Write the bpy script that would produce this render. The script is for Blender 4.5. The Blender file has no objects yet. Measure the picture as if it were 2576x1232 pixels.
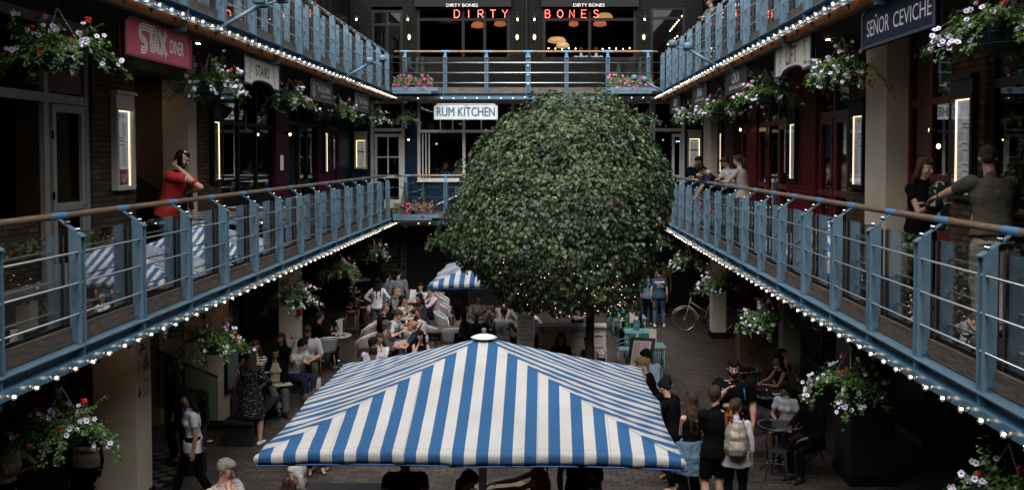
import bpy, bmesh, math, random
import numpy as np
from mathutils import Vector, Matrix
PI = math.pi; R = math.radians
rnd = random.Random(7)
scene = bpy.context.scene
col = scene.collection

# ---------------------------------------------------------------- camera
F = 2437.0; PX, PY = 1369.0, 478.0; PITCH = R(2.0); W_, H_ = 2576.0, 1232.0
CZ = 4.9
cam_d = bpy.data.cameras.new("camera"); cam = bpy.data.objects.new("camera", cam_d); col.objects.link(cam)
cam.location = (0, 0, CZ); cam.rotation_euler = (PI/2 - PITCH, 0, 0)
cam_d.sensor_fit = 'HORIZONTAL'; cam_d.sensor_width = 36.0; cam_d.lens = 36.0*F/W_
cam_d.shift_x = -(PX - W_/2)/W_; cam_d.shift_y = (PY - H_/2)/W_
cam_d.clip_start = 0.1; cam_d.clip_end = 500
scene.camera = cam
# ---------------------------------------------------------------- sky, sun, exposure
SUN_EL, SUN_AZ = R(54), R(184)
world = bpy.data.worlds.new("World"); scene.world = world; world.use_nodes = True
nt = world.node_tree; nt.nodes.clear()
sk = nt.nodes.new('ShaderNodeTexSky'); sk.sky_type = 'NISHITA'; sk.sun_disc = False
sk.sun_elevation = SUN_EL; sk.sun_rotation = SUN_AZ; sk.dust_density = 6.0; sk.air_density = 1.0; sk.ozone_density = 1.0
hs = nt.nodes.new('ShaderNodeHueSaturation'); hs.inputs['Saturation'].default_value = 0.25
bg = nt.nodes.new('ShaderNodeBackground'); bg.inputs[1].default_value = 0.12
wo = nt.nodes.new('ShaderNodeOutputWorld')
nt.links.new(sk.outputs[0], hs.inputs['Color']); nt.links.new(hs.outputs[0], bg.inputs[0]); nt.links.new(bg.outputs[0], wo.inputs[0])
sd = bpy.data.lights.new("sun", 'SUN'); sun = bpy.data.objects.new("sun", sd); col.objects.link(sun)
sd.energy = 1.5; sd.angle = R(85); sd.color = (1.0, 0.99, 0.97)
d = Vector((math.sin(SUN_AZ)*math.cos(SUN_EL), math.cos(SUN_AZ)*math.cos(SUN_EL), math.sin(SUN_EL)))
sun.rotation_euler = d.to_track_quat('Z', 'Y').to_euler()
scene.view_settings.view_transform = 'Standard'; scene.view_settings.look = 'None'
scene.view_settings.exposure = 1.15; scene.view_settings.gamma = 1.0; scene.view_settings.use_curve_mapping = False
scene.render.engine = 'CYCLES'
scene.cycles.max_bounces = 7; scene.cycles.diffuse_bounces = 3; scene.cycles.glossy_bounces = 4; scene.cycles.transparent_max_bounces = 24
scene.cycles.sample_clamp_indirect = 4.0; scene.cycles.caustics_reflective = False; scene.cycles.caustics_refractive = False

# ---------------------------------------------------------------- picking helpers: where the sight line of a photo pixel meets a real plane
def ray(px, py):
    u = (px-PX)/F; v = -(py-PY)/F
    return Vector((u, math.cos(PITCH)+v*math.sin(PITCH), -math.sin(PITCH)+v*math.cos(PITCH)))
def atz(px, py, z):
    r = ray(px, py); t = (z-CZ)/r.z; return Vector((r.x*t, r.y*t, z))
def atY(px, py, Y):
    r = ray(px, py); t = Y/r.y; return Vector((r.x*t, Y, CZ+r.z*t))
def atX(px, py, X):
    r = ray(px, py); t = X/r.x; return Vector((X, r.y*t, CZ+r.z*t))

# ---------------------------------------------------------------- mesh builder
class MB:
    def __init__(s): s.v = []; s.f = []; s.m = []; s.uv = None
    def add(s, vs, fs, mi=0):
        o = len(s.v); s.v.extend([tuple(v) for v in vs]); s.f.extend([tuple(i+o for i in f) for f in fs]); s.m.extend([mi]*len(fs)); return s
    def box(s, a, b, mi=0, rot=None):
        x0,y0,z0 = min(a[0],b[0]),min(a[1],b[1]),min(a[2],b[2]); x1,y1,z1 = max(a[0],b[0]),max(a[1],b[1]),max(a[2],b[2])
        vs = [(x0,y0,z0),(x1,y0,z0),(x1,y1,z0),(x0,y1,z0),(x0,y0,z1),(x1,y0,z1),(x1,y1,z1),(x0,y1,z1)]
        if rot is not None:
            c = Vector(((x0+x1)/2,(y0+y1)/2,(z0+z1)/2)); vs = [c + rot @ (Vector(v)-c) for v in vs]
        return s.add(vs, [(0,3,2,1),(4,5,6,7),(0,1,5,4),(1,2,6,5),(2,3,7,6),(3,0,4,7)], mi)
    def hexa(s, v8, mi=0):
        return s.add(v8, [(0,3,2,1),(4,5,6,7),(0,1,5,4),(1,2,6,5),(2,3,7,6),(3,0,4,7)], mi)
    def quad(s, a, b, c, d, mi=0): return s.add([a,b,c,d], [(0,1,2,3)], mi)
    def tube(s, pts, r, n=8, mi=0, closed=False, cap=True):
        pts = [Vector(p) for p in pts]; N = len(pts)
        rr = r if isinstance(r, (list,tuple)) else [r]*N
        t0 = (pts[1]-pts[0]).normalized()
        up = Vector((0,0,1)) if abs(t0.z) < .9 else Vector((1,0,0))
        ax = t0.cross(up).normalized(); vs = []
        for i,p in enumerate(pts):
            if closed: t = (pts[(i+1)%N]-pts[(i-1)%N])
            else: t = (pts[min(i+1,N-1)]-pts[max(i-1,0)])
            t.normalize(); ax = (ax - t*ax.dot(t))
            if ax.length < 1e-5: ax = t.orthogonal()
            ax.normalize(); bx = t.cross(ax)
            for k in range(n):
                a = 2*PI*k/n; vs.append(p + (ax*math.cos(a)+bx*math.sin(a))*rr[i])
        fs = []
        M = N if closed else N-1
        for i in range(M):
            j = (i+1)%N
            for k in range(n):
                l = (k+1)%n; fs.append((i*n+k, i*n+l, j*n+l, j*n+k))
        if cap and not closed:
            fs.append(tuple(range(n-1,-1,-1))); fs.append(tuple((N-1)*n+k for k in range(n)))
        return s.add(vs, fs, mi)
    def cyl(s, a, b, r, n=12, mi=0, r2=None): return s.tube([a,b], [r, r if r2 is None else r2], n, mi)
    def lathe(s, c, prof, n=16, mi=0, axis=None):
        c = Vector(c); ax = Vector(axis or (0,0,1)).normalized(); u = ax.orthogonal().normalized(); w = ax.cross(u)
        vs = []; fs = []
        for r,h in prof:
            for k in range(n):
                a = 2*PI*k/n; vs.append(c + ax*h + (u*math.cos(a)+w*math.sin(a))*max(r,1e-4))
        for i in range(len(prof)-1):
            for k in range(n):
                l = (k+1)%n; fs.append((i*n+k, i*n+l, (i+1)*n+l, (i+1)*n+k))
        fs.append(tuple(range(n-1,-1,-1))); fs.append(tuple((len(prof)-1)*n+k for k in range(n)))
        return s.add(vs, fs, mi)
    def ellip(s, c, r, rot=None, nu=12, nv=8, mi=0):
        c = Vector(c); vs = []; fs = []
        for i in range(nv+1):
            th = PI*i/nv
            for k in range(nu):
                a = 2*PI*k/nu
                sn = max(math.sin(th), 1e-3)
                p = Vector((r[0]*sn*math.cos(a), r[1]*sn*math.sin(a), -r[2]*math.cos(th)))
                if rot is not None: p = rot @ p
                vs.append(c+p)
        for i in range(nv):
            for k in range(nu):
                l = (k+1)%nu; fs.append((i*nu+k, i*nu+l, (i+1)*nu+l, (i+1)*nu+k))
        fs.append(tuple(range(nu-1,-1,-1))); fs.append(tuple(nv*nu+k for k in range(nu)))
        return s.add(vs, fs, mi)
    def cap(s, a, b, ra, rb=None, n=10, mi=0):
        rb = ra if rb is None else rb
        a = Vector(a); b = Vector(b); t = b-a
        if t.length < 1e-5: return s.ellip(a, (ra,ra,ra), mi=mi)
        t.normalize()
        P = [a - t*ra*.96, a-t*ra*.7, a, b, b+t*rb*.7, b+t*rb*.96]
        return s.tube(P, [ra*.28, ra*.71, ra, rb, rb*.71, rb*.28], n, mi)
    def loft(s, secs, n=16, mi=0):
        # secs: (centre, x-axis, y-axis, rx, ry)
        vs = []; fs = []
        for c,x,y,rx,ry in secs:
            for k in range(n):
                a = 2*PI*k/n; vs.append(Vector(c)+Vector(x)*rx*math.cos(a)+Vector(y)*ry*math.sin(a))
        for i in range(len(secs)-1):
            for k in range(n):
                l = (k+1)%n; fs.append((i*n+k, i*n+l, (i+1)*n+l, (i+1)*n+k))
        fs.append(tuple(range(n-1,-1,-1))); fs.append(tuple((len(secs)-1)*n+k for k in range(n)))
        return s.add(vs, fs, mi)
    def build(s, name, mats, parent=None, smooth=False, loc=None):
        me = bpy.data.meshes.new(name); me.from_pydata(s.v, [], s.f)
        if not isinstance(mats, (list,tuple)): mats = [mats]
        for m in mats: me.materials.append(m)
        if len(mats) > 1: me.polygons.foreach_set('material_index', s.m)
        if smooth: me.polygons.foreach_set('use_smooth', [True]*len(me.polygons))
        me.update()
        o = bpy.data.objects.new(name, me); col.objects.link(o)
        if parent is not None: o.parent = parent
        if loc is not None: o.location = loc
        return o

def empty(name, loc=(0,0,0), rz=0.0):
    o = bpy.data.objects.new(name, None); col.objects.link(o); o.location = loc; o.rotation_euler = (0,0,rz); o.empty_display_size = .1; return o
def tag(o, label=None, cat=None, group=None, kind=None):
    if label: o['label'] = label
    if cat: o['category'] = cat
    if group: o['group'] = group
    if kind: o['kind'] = kind
    return o
def kids(o): return [c for c in col.objects if c.parent == o]
_kidmap = {}
def copy_tree(o, parent=None, km=None):
    if km is None:
        km = {}
        for q in col.objects:
            if q.parent: km.setdefault(q.parent.name, []).append(q)
    c = o.copy(); col.objects.link(c); c.parent = parent
    for ch in km.get(o.name, ()): copy_tree(ch, c, km)
    return c

# ---------------------------------------------------------------- materials
MATS = {}
def mat(name, base, rough=.6, metal=0.0, noise=None, nscale=8.0, bump=0.0, bscale=None, emit=None, estr=0.0, coat=0.0, spec=.5, stretch=None):
    """plain material: a base colour broken up by two scales of noise, plus bump"""
    if name in MATS: return MATS[name]
    m = bpy.data.materials.new(name); m.use_nodes = True; n = m.node_tree.nodes; l = m.node_tree.links
    b = n['Principled BSDF']; b.inputs['Roughness'].default_value = rough; b.inputs['Metallic'].default_value = metal
    b.inputs['Coat Weight'].default_value = coat; b.inputs['Specular IOR Level'].default_value = spec
    base4 = (*base, 1)
    b.inputs['Base Color'].default_value = base4
    tc = n.new('ShaderNodeTexCoord'); mp = n.new('ShaderNodeMapping'); l.new(tc.outputs['Object'], mp.inputs[0])
    if stretch: mp.inputs['Scale'].default_value = stretch
    if noise:
        nz = n.new('ShaderNodeTexNoise'); nz.inputs['Scale'].default_value = nscale; nz.inputs['Detail'].default_value = 8; nz.inputs['Roughness'].default_value = .65
        l.new(mp.outputs[0], nz.inputs['Vector'])
        cr = n.new('ShaderNodeValToRGB'); cr.color_ramp.elements[0].position = .3; cr.color_ramp.elements[1].position = .72
        cr.color_ramp.elements[0].color = (*noise, 1); cr.color_ramp.elements[1].color = base4
        l.new(nz.outputs['Fac'], cr.inputs[0]); l.new(cr.outputs[0], b.inputs['Base Color'])
    if bump:
        nb = n.new('ShaderNodeTexNoise'); nb.inputs['Scale'].default_value = bscale or nscale*3; nb.inputs['Detail'].default_value = 6
        l.new(mp.outputs[0], nb.inputs['Vector'])
        bp = n.new('ShaderNodeBump'); bp.inputs['Strength'].default_value = bump; bp.inputs['Distance'].default_value = .02
        l.new(nb.outputs['Fac'], bp.inputs['Height']); l.new(bp.outputs[0], b.inputs['Normal'])
    if emit:
        b.inputs['Emission Color'].default_value = (*emit, 1); b.inputs['Emission Strength'].default_value = estr
    MATS[name] = m; return m

def brick(name, c1, c2, mortar, axis='YZ', bw=.225, bh=.075, ms=.010, rough=.85, bump=.6, off=.5, extra=.5):
    """brick pattern in real sizes on the plane named by axis"""
    if name in MATS: return MATS[name]
    m = bpy.data.materials.new(name); m.use_nodes = True; n = m.node_tree.nodes; l = m.node_tree.links
    b = n['Principled BSDF']; b.inputs['Roughness'].default_value = rough; b.inputs['Specular IOR Level'].default_value = .12
    g = n.new('ShaderNodeNewGeometry'); sp = n.new('ShaderNodeSeparateXYZ'); cb = n.new('ShaderNodeCombineXYZ')
    l.new(g.outputs['Position'], sp.inputs[0])
    if axis == 'auto':   # walls facing either way: sum of x and y runs round the corner
        ad = n.new('ShaderNodeMath'); ad.operation = 'ADD'; l.new(sp.outputs['X'], ad.inputs[0]); l.new(sp.outputs['Y'], ad.inputs[1])
        l.new(ad.outputs[0], cb.inputs['X']); l.new(sp.outputs['Z'], cb.inputs['Y'])
    else:
        l.new(sp.outputs[axis[0]], cb.inputs['X']); l.new(sp.outputs[axis[1]], cb.inputs['Y'])
    br = n.new('ShaderNodeTexBrick'); br.inputs['Scale'].default_value = 1.0
    br.inputs['Color1'].default_value = (*c1,1); br.inputs['Color2'].default_value = (*c2,1); br.inputs['Mortar'].default_value = (*mortar,1)
    br.inputs['Brick Width'].default_value = bw; br.inputs['Row Height'].default_value = bh; br.inputs['Mortar Size'].default_value = ms
    br.inputs['Mortar Smooth'].default_value = .3; br.inputs['Bias'].default_value = 0.0; br.offset = off
    l.new(cb.outputs[0], br.inputs['Vector'])
    nz = n.new('ShaderNodeTexNoise'); nz.inputs['Scale'].default_value = 2.2; nz.inputs['Detail'].default_value = 9; nz.inputs['Roughness'].default_value = .7
    l.new(g.outputs['Position'], nz.inputs['Vector'])
    mx = n.new('ShaderNodeMix'); mx.data_type = 'RGBA'; mx.blend_type = 'MULTIPLY'; mx.inputs[0].default_value = extra
    cr = n.new('ShaderNodeValToRGB'); cr.color_ramp.elements[0].position = .32; cr.color_ramp.elements[1].position = .68
    cr.color_ramp.elements[0].color = (.35,.33,.3,1); cr.color_ramp.elements[1].color = (1.25,1.22,1.2,1)
    l.new(nz.outputs['Fac'], cr.inputs[0]); l.new(br.outputs['Color'], mx.inputs[6]); l.new(cr.outputs[0], mx.inputs[7]); l.new(mx.outputs[2], b.inputs['Base Color'])
    nf = n.new('ShaderNodeTexNoise'); nf.inputs['Scale'].default_value = 60; l.new(g.outputs['Position'], nf.inputs['Vector'])
    hm = n.new('ShaderNodeMath'); hm.operation = 'MULTIPLY_ADD'; hm.inputs[1].default_value = -1.0; l.new(br.outputs['Fac'], hm.inputs[0]); l.new(nf.outputs['Fac'], hm.inputs[2])
    bp = n.new('ShaderNodeBump'); bp.inputs['Strength'].default_value = bump; bp.inputs['Distance'].default_value = .008
    l.new(hm.outputs[0], bp.inputs['Height']); l.new(bp.outputs[0], b.inputs['Normal'])
    MATS[name] = m; return m

def wood(name, c1, c2, axis=(1,14,14), rough=.55, scale=3.0, bump=.25):
    if name in MATS: return MATS[name]
    m = bpy.data.materials.new(name); m.use_nodes = True; n = m.node_tree.nodes; l = m.node_tree.links
    b = n['Principled BSDF']; b.inputs['Roughness'].default_value = rough
    tc = n.new('ShaderNodeTexCoord'); mp = n.new('ShaderNodeMapping'); mp.inputs['Scale'].default_value = axis; l.new(tc.outputs['Object'], mp.inputs[0])
    nz = n.new('ShaderNodeTexNoise'); nz.inputs['Scale'].default_value = scale; nz.inputs['Detail'].default_value = 8; nz.inputs['Distortion'].default_value = 1.2; nz.inputs['Roughness'].default_value = .6
    l.new(mp.outputs[0], nz.inputs['Vector'])
    cr = n.new('ShaderNodeValToRGB'); cr.color_ramp.elements[0].position = .35; cr.color_ramp.elements[1].position = .68
    cr.color_ramp.elements[0].color = (*c2,1); cr.color_ramp.elements[1].color = (*c1,1)
    l.new(nz.outputs['Fac'], cr.inputs[0]); l.new(cr.outputs[0], b.inputs['Base Color'])
    bp = n.new('ShaderNodeBump'); bp.inputs['Strength'].default_value = bump; bp.inputs['Distance'].default_value = .01
    l.new(nz.outputs['Fac'], bp.inputs['Height']); l.new(bp.outputs[0], b.inputs['Normal'])
    MATS[name] = m; return m

def glassm(name, tint=(.95,.97,.97), boost=1.0, rough=0.0):
    if name in MATS: return MATS[name]
    m = bpy.data.materials.new(name); m.use_nodes = True; n = m.node_tree.nodes; l = m.node_tree.links; n.clear()
    out = n.new('ShaderNodeOutputMaterial'); tr = n.new('ShaderNodeBsdfTransparent'); gl = n.new('ShaderNodeBsdfGlossy'); mx = n.new('ShaderNodeMixShader'); fr = n.new('ShaderNodeFresnel'); ma = n.new('ShaderNodeMath')
    tr.inputs[0].default_value = (*tint,1); gl.inputs['Roughness'].default_value = rough; gl.inputs[0].default_value = (1,1,1,1)
    g = n.new('ShaderNodeNewGeometry')
    fr.inputs['IOR'].default_value = 1.5
    # the same fresnel on both sides of the thin sheet
    iorm = n.new('ShaderNodeMix'); iorm.data_type='FLOAT'; l.new(g.outputs['Backfacing'], iorm.inputs[0]); iorm.inputs[2].default_value = 1.5; iorm.inputs[3].default_value = 1/1.5
    l.new(iorm.outputs[0], fr.inputs['IOR'])
    ma.operation = 'MULTIPLY'; ma.use_clamp = True; ma.inputs[1].default_value = boost; l.new(fr.outputs[0], ma.inputs[0]); l.new(ma.outputs[0], mx.inputs[0])
    l.new(tr.outputs[0], mx.inputs[1]); l.new(gl.outputs[0], mx.inputs[2]); l.new(mx.outputs[0], out.inputs[0])
    MATS[name] = m; return m

def emis(name, c, s, base=(.8,.7,.5)):
    return mat(name, base, .4, emit=c, estr=s)

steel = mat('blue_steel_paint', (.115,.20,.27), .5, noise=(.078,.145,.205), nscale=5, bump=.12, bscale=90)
def wear(m, c, scale, lo, hi, z=1.0):
    n = m.node_tree.nodes; l = m.node_tree.links; b = n['Principled BSDF']; src = b.inputs['Base Color'].links[0].from_socket
    g = n.new('ShaderNodeNewGeometry'); mp = n.new('ShaderNodeMapping'); mp.inputs['Scale'].default_value = (1,1,z); l.new(g.outputs['Position'], mp.inputs[0])
    q = n.new('ShaderNodeTexNoise'); q.inputs['Scale'].default_value = scale; q.inputs['Detail'].default_value = 10; q.inputs['Roughness'].default_value = .72; l.new(mp.outputs[0], q.inputs['Vector'])
    r = n.new('ShaderNodeMapRange'); r.inputs['From Min'].default_value = lo; r.inputs['From Max'].default_value = hi; l.new(q.outputs['Fac'], r.inputs['Value'])
    x = n.new('ShaderNodeMix'); x.data_type = 'RGBA'; l.new(r.outputs[0], x.inputs[0]); l.new(src, x.inputs[6]); x.inputs[7].default_value = (*c,1); l.new(x.outputs[2], b.inputs['Base Color'])
wear(steel, (.045,.065,.075), 3.5, .52, .75, .35); wear(steel, (.075,.045,.028), 14, .66, .72); wear(steel, (.20,.27,.31), 26, .68, .74)
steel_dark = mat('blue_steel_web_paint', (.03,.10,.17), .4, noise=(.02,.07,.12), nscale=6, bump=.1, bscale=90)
sleeve_m = mat('blue_sleeve_paint', (.09,.24,.42), .35, noise=(.07,.19,.34), nscale=9)
oak = wood('oak_rail', (.27,.175,.10), (.11,.068,.037), (14,1,14), .45)
oakx = wood('oak_rail_cross', (.33,.19,.09), (.13,.07,.035), (1,14,14), .45)
weathered = wood('weathered_board', (.17,.13,.10), (.045,.036,.03), (14,1,14), .85, bump=.6)
weatheredx = wood('weathered_board_cross', (.17,.13,.10), (.045,.036,.03), (1,14,14), .85, bump=.6)
fasciaw = wood('stained_fascia', (.24,.145,.09), (.07,.042,.028), (10,1,3), .8, bump=.5)
fasciawx = wood('stained_fascia_cross', (.24,.145,.09), (.07,.042,.028), (1,10,3), .8, bump=.5)
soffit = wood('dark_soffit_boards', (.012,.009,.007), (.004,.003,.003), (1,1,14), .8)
deckw = wood('dark_deck_boards', (.05,.042,.036), (.018,.015,.013), (14,1,1), .85, bump=.5)
inox = mat('brushed_steel', (.62,.62,.62), .28, 1.0, bump=.05, bscale=200)
chrome = mat('polished_steel', (.75,.75,.75), .12, 1.0)
dkedge = mat('grey_rubber_strip', (.045,.045,.048), .5)
glass = glassm('balustrade_glass', (.93,.95,.95), 2.6)
winglass = glassm('window_glass', (.75,.78,.78), 1.0)
black = mat('black_paint', (.006,.006,.0065), .6, noise=(.003,.003,.003), nscale=5, bump=.1, spec=.25)
blackg = mat('black_gloss', (.006,.006,.007), .25)
void = mat('unlit_interior', (.004,.004,.004), .9)
whitep = mat('cream_white_paint', (.68,.66,.63), .5, noise=(.52,.50,.47), nscale=5, bump=.08)
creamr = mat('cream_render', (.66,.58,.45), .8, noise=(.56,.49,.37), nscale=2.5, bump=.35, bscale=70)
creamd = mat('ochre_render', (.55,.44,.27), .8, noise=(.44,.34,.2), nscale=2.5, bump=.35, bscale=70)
bk_brown = brick('brown_stock_brick', (.14,.095,.062), (.07,.046,.032), (.035,.030,.025), 'auto')
bk_white = brick('white_painted_brick', (.42,.42,.41), (.34,.34,.33), (.27,.27,.26), 'auto', bump=.5, extra=.35)
bk_black = brick('black_painted_brick', (.0055,.0055,.006), (.0035,.0035,.004), (.002,.002,.002), 'auto', bump=1.0, extra=.4, rough=.5)
bk_red = brick('red_painted_brick', (.17,.012,.012), (.12,.008,.008), (.05,.004,.004), 'auto', rough=.5, extra=.4)
bk_mag = brick('magenta_painted_brick', (.10,.006,.045), (.075,.004,.034), (.03,.003,.015), 'auto', rough=.55, extra=.4)
bk_navy = brick('navy_painted_brick', (.006,.035,.07), (.005,.026,.052), (.003,.012,.024), 'auto', rough=.5, extra=.4)
redp = mat('red_joinery_paint', (.13,.008,.008), .35, noise=(.085,.005,.005), nscale=5)
# ================================================================ THE SETTING
Z1 = 3.25; DZ = 3.71; Z2 = Z1+DZ                     # gallery decks
YB = 28.9                                            # rail line of the far gallery
XL, XR = -4.50, 3.40                                 # outer faces of the posts
WL, WR, WB = -6.05, 4.95, 30.4                       # walls behind the galleries
GL, GR, GB = -7.3, 6.3, 31.2                         # ground floor shop fronts
# ---- ground: brick pavers in one sheet
def paver_mat():
    m = bpy.data.materials.new('brown_brick_pavers'); m.use_nodes = True; n = m.node_tree.nodes; l = m.node_tree.links
    b = n['Principled BSDF']; b.inputs['Roughness'].default_value = .75
    g = n.new('ShaderNodeNewGeometry'); br = n.new('ShaderNodeTexBrick'); br.inputs['Scale'].default_value = 1
    nw = n.new('ShaderNodeTexNoise'); nw.inputs['Scale'].default_value = .8; l.new(g.outputs['Position'], nw.inputs['Vector'])
    vm = n.new('ShaderNodeVectorMath'); vm.operation = 'MULTIPLY_ADD'; vm.inputs[1].default_value = (.03,.03,0); l.new(nw.outputs['Color'], vm.inputs[0]); l.new(g.outputs['Position'], vm.inputs[2])
    l.new(vm.outputs[0], br.inputs['Vector'])
    br.inputs['Color1'].default_value = (.066,.051,.043,1); br.inputs['Color2'].default_value = (.026,.020,.017,1); br.inputs['Mortar'].default_value = (.004,.0035,.0035,1)
    br.inputs['Brick Width'].default_value = .23; br.inputs['Row Height'].default_value = .115; br.inputs['Mortar Size'].default_value = .011; br.inputs['Mortar Smooth'].default_value = .4
    nz = n.new('ShaderNodeTexNoise'); nz.inputs['Scale'].default_value = 1.3; nz.inputs['Detail'].default_value = 10; nz.inputs['Roughness'].default_value = .7; l.new(g.outputs['Position'], nz.inputs['Vector'])
    cr = n.new('ShaderNodeValToRGB'); cr.color_ramp.elements[0].position = .3; cr.color_ramp.elements[1].position = .7; cr.color_ramp.elements[0].color = (.5,.5,.5,1); cr.color_ramp.elements[1].color = (1.3,1.25,1.2,1)
    mx = n.new('ShaderNodeMix'); mx.data_type = 'RGBA'; mx.blend_type = 'MULTIPLY'; mx.inputs[0].default_value = .9
    l.new(nz.outputs['Fac'], cr.inputs[0]); l.new(br.outputs['Color'], mx.inputs[6]); l.new(cr.outputs[0], mx.inputs[7]); l.new(mx.outputs[2], b.inputs['Base Color'])
    bp = n.new('ShaderNodeBump'); bp.inputs['Strength'].default_value = .7; bp.inputs['Distance'].default_value = .01; bp.invert = True; l.new(br.outputs['Fac'], bp.inputs['Height'])
    l.new(bp.outputs[0], b.inputs['Normal']); return m
mb = MB(); mb.box((-40,-14,-.3),(40,60,0)); tag(mb.build('ground', paver_mat()), kind='structure')
# drainage strips with pale setts
pale = mat('pale_setts', (.085,.08,.075), .8, noise=(.03,.028,.026), nscale=12)
dark_sett = mat('dark_setts', (.02,.019,.018), .8)
mb = MB(); mb.box((2.45,2,.000),(2.85,28.5,.004), 0)
y = 2.1; k = 0
while y < 28.3:
    mb.box((2.53,y,.004),(2.64,y+.16,.008), 1)
    mb.box((2.67,y+.0,.004),(2.78,y+.16,.008), 1 if k%2 else 0); y += .26; k += 1
x = -1.6
mb.box((-1.7,23.6,.000),(2.44,23.85,.004), 0)
while x < 2.3: mb.box((x,23.66,.004),(x+.17,23.79,.008), 1); x += .26
tag(mb.build('drain_strip', [dark_sett, pale]), kind='structure')
# chequered entrance tiles by the stair
ct = mat('tile_pale', (.13,.12,.10), .4); cd = mat('tile_black', (.012,.012,.012), .4)
mb = MB(); mb.box((-7.2,14.2,0),(-5.55,15.9,.004),0)
for i in range(10):
    for j in range(11):
        if (i+j)%2: mb.box((-7.2+i*.152,14.2+j*.152,.004),(-7.2+i*.152+.15,14.2+j*.152+.15,.008),1)
tag(mb.build('entrance_paving', [cd, ct]), kind='structure')

# ---- gallery decks (walkways) with soffit boards; floors run on under the shops
def deck(z, tagn):
    mb = MB()
    mb.box((-12,-4,z-.16),(XL-.2,36,z), 0)            # left
    mb.box((XR+.2,-4,z-.16),(11,36,z), 0)             # right
    mb.box((XL-.2+.001,YB+.2,z-.16),(XR+.2-.001,36,z-.002), 0)
    mb.box((XL-.2+.001,-4,z-.16),(XR+.2-.001,-.9,z-.002), 0)
    # soffit
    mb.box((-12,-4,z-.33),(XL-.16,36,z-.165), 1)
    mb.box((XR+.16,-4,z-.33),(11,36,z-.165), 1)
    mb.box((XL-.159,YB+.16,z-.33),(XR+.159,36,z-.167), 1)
    # board gaps on the deck top as real grooves: thin raised boards
    for s,(a,b) in (('L',(WL,XL-.25)),('R',(XR+.25,WR))):
        x = a
        while x < b-.05:
            mb.box((x+.004,3,z),(min(x+.118,b),YB,z+.012), 0); x += .125
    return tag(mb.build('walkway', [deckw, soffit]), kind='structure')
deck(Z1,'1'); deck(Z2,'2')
# ================================================================ GALLERY EDGES, BALUSTRADES, BULB RAILS
# local frame: run along +u, outward (courtyard) = +w.  fn(u, w, z) -> world
def frame_left(u, w, z): return Vector((XL + w, u, z))
def frame_right(u, w, z): return Vector((XR - w, u, z))
def frame_back(u, w, z): return Vector((u, YB - w, z))
def lbox(mb, fn, a, b, mi=0):
    p = [(a[0],a[1],a[2]),(b[0],a[1],a[2]),(b[0],b[1],a[2]),(a[0],b[1],a[2]),(a[0],a[1],b[2]),(b[0],a[1],b[2]),(b[0],b[1],b[2]),(a[0],b[1],b[2])]
    mb.hexa([fn(*q) for q in p], mi)
def post_mesh(fn, u, z, knobs=False, wide=1.0):
    """I section: two plates across the rail line, recessed web, sloping lid that rises to the handrail"""
    mb = MB(); h = .043*wide; t = .006
    zb = z-.18; zo = z+.87; zi = z+.95
    for s in (-1,1):
        a = u+s*h
        q = [(a-t,-.118,zb),(a+t,-.118,zb),(a+t,0,zb),(a-t,0,zb),(a-t,-.118,zi),(a+t,-.118,zi),(a+t,0,zo),(a-t,0,zo)]
        mb.hexa([fn(*k) for k in q])
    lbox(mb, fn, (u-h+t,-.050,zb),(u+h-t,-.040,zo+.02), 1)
    # lid
    def L(w, dz): return zo + (0-w)*(zi-zo)/.118 + dz
    q = [(u-h-.012,-.262,L(-.262,.0)),(u+h+.012,-.262,L(-.262,.0)),(u+h+.012,.012,L(.012,.001)),(u-h-.012,.012,L(.012,.001)),
         (u-h-.012,-.262,L(-.262,.012)),(u+h+.012,-.262,L(-.262,.012)),(u+h+.012,.012,L(.012,.013)),(u-h-.012,.012,L(.012,.013))]
    # narrower towards the handrail
    for k in (0,4): q[k] = (u-h*.55, q[k][1], q[k][2]); q[k+1] = (u+h*.55, q[k+1][1], q[k+1][2])
    mb.hexa([fn(*k) for k in q])
    for w in (-.05,-.15):
        for s in (-1,1):
            c = fn(u+s*.024, w, L(w,.012)); mb.lathe(c, [(.013,0),(.013,.012),(.016,.014),(.016,.026),(.009,.034)], 8, 2)
    # foot cleat
    for s in (-1,1):
        lbox(mb, fn, (u+s*(h+t),-.105,zb+.03),(u+s*(h+t+.012),-.045,zb+.15))
        for dz in (.06,.12): mb.lathe(fn(u+s*(h+t+.012),-.08,zb+dz), [(.009,0),(.006,.008)], 6, 0, axis=(fn(1,0,0)-fn(0,0,0))*s)
    if knobs:
        for dz in (.15,.42,.69):
            mb.lathe(fn(u,-.04,zb+.1+dz), [(.028,0),(.03,.012),(.012,.02),(.012,.03)], 8, 2, axis=fn(0,1,0)-fn(0,0,0))
    return mb
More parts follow.
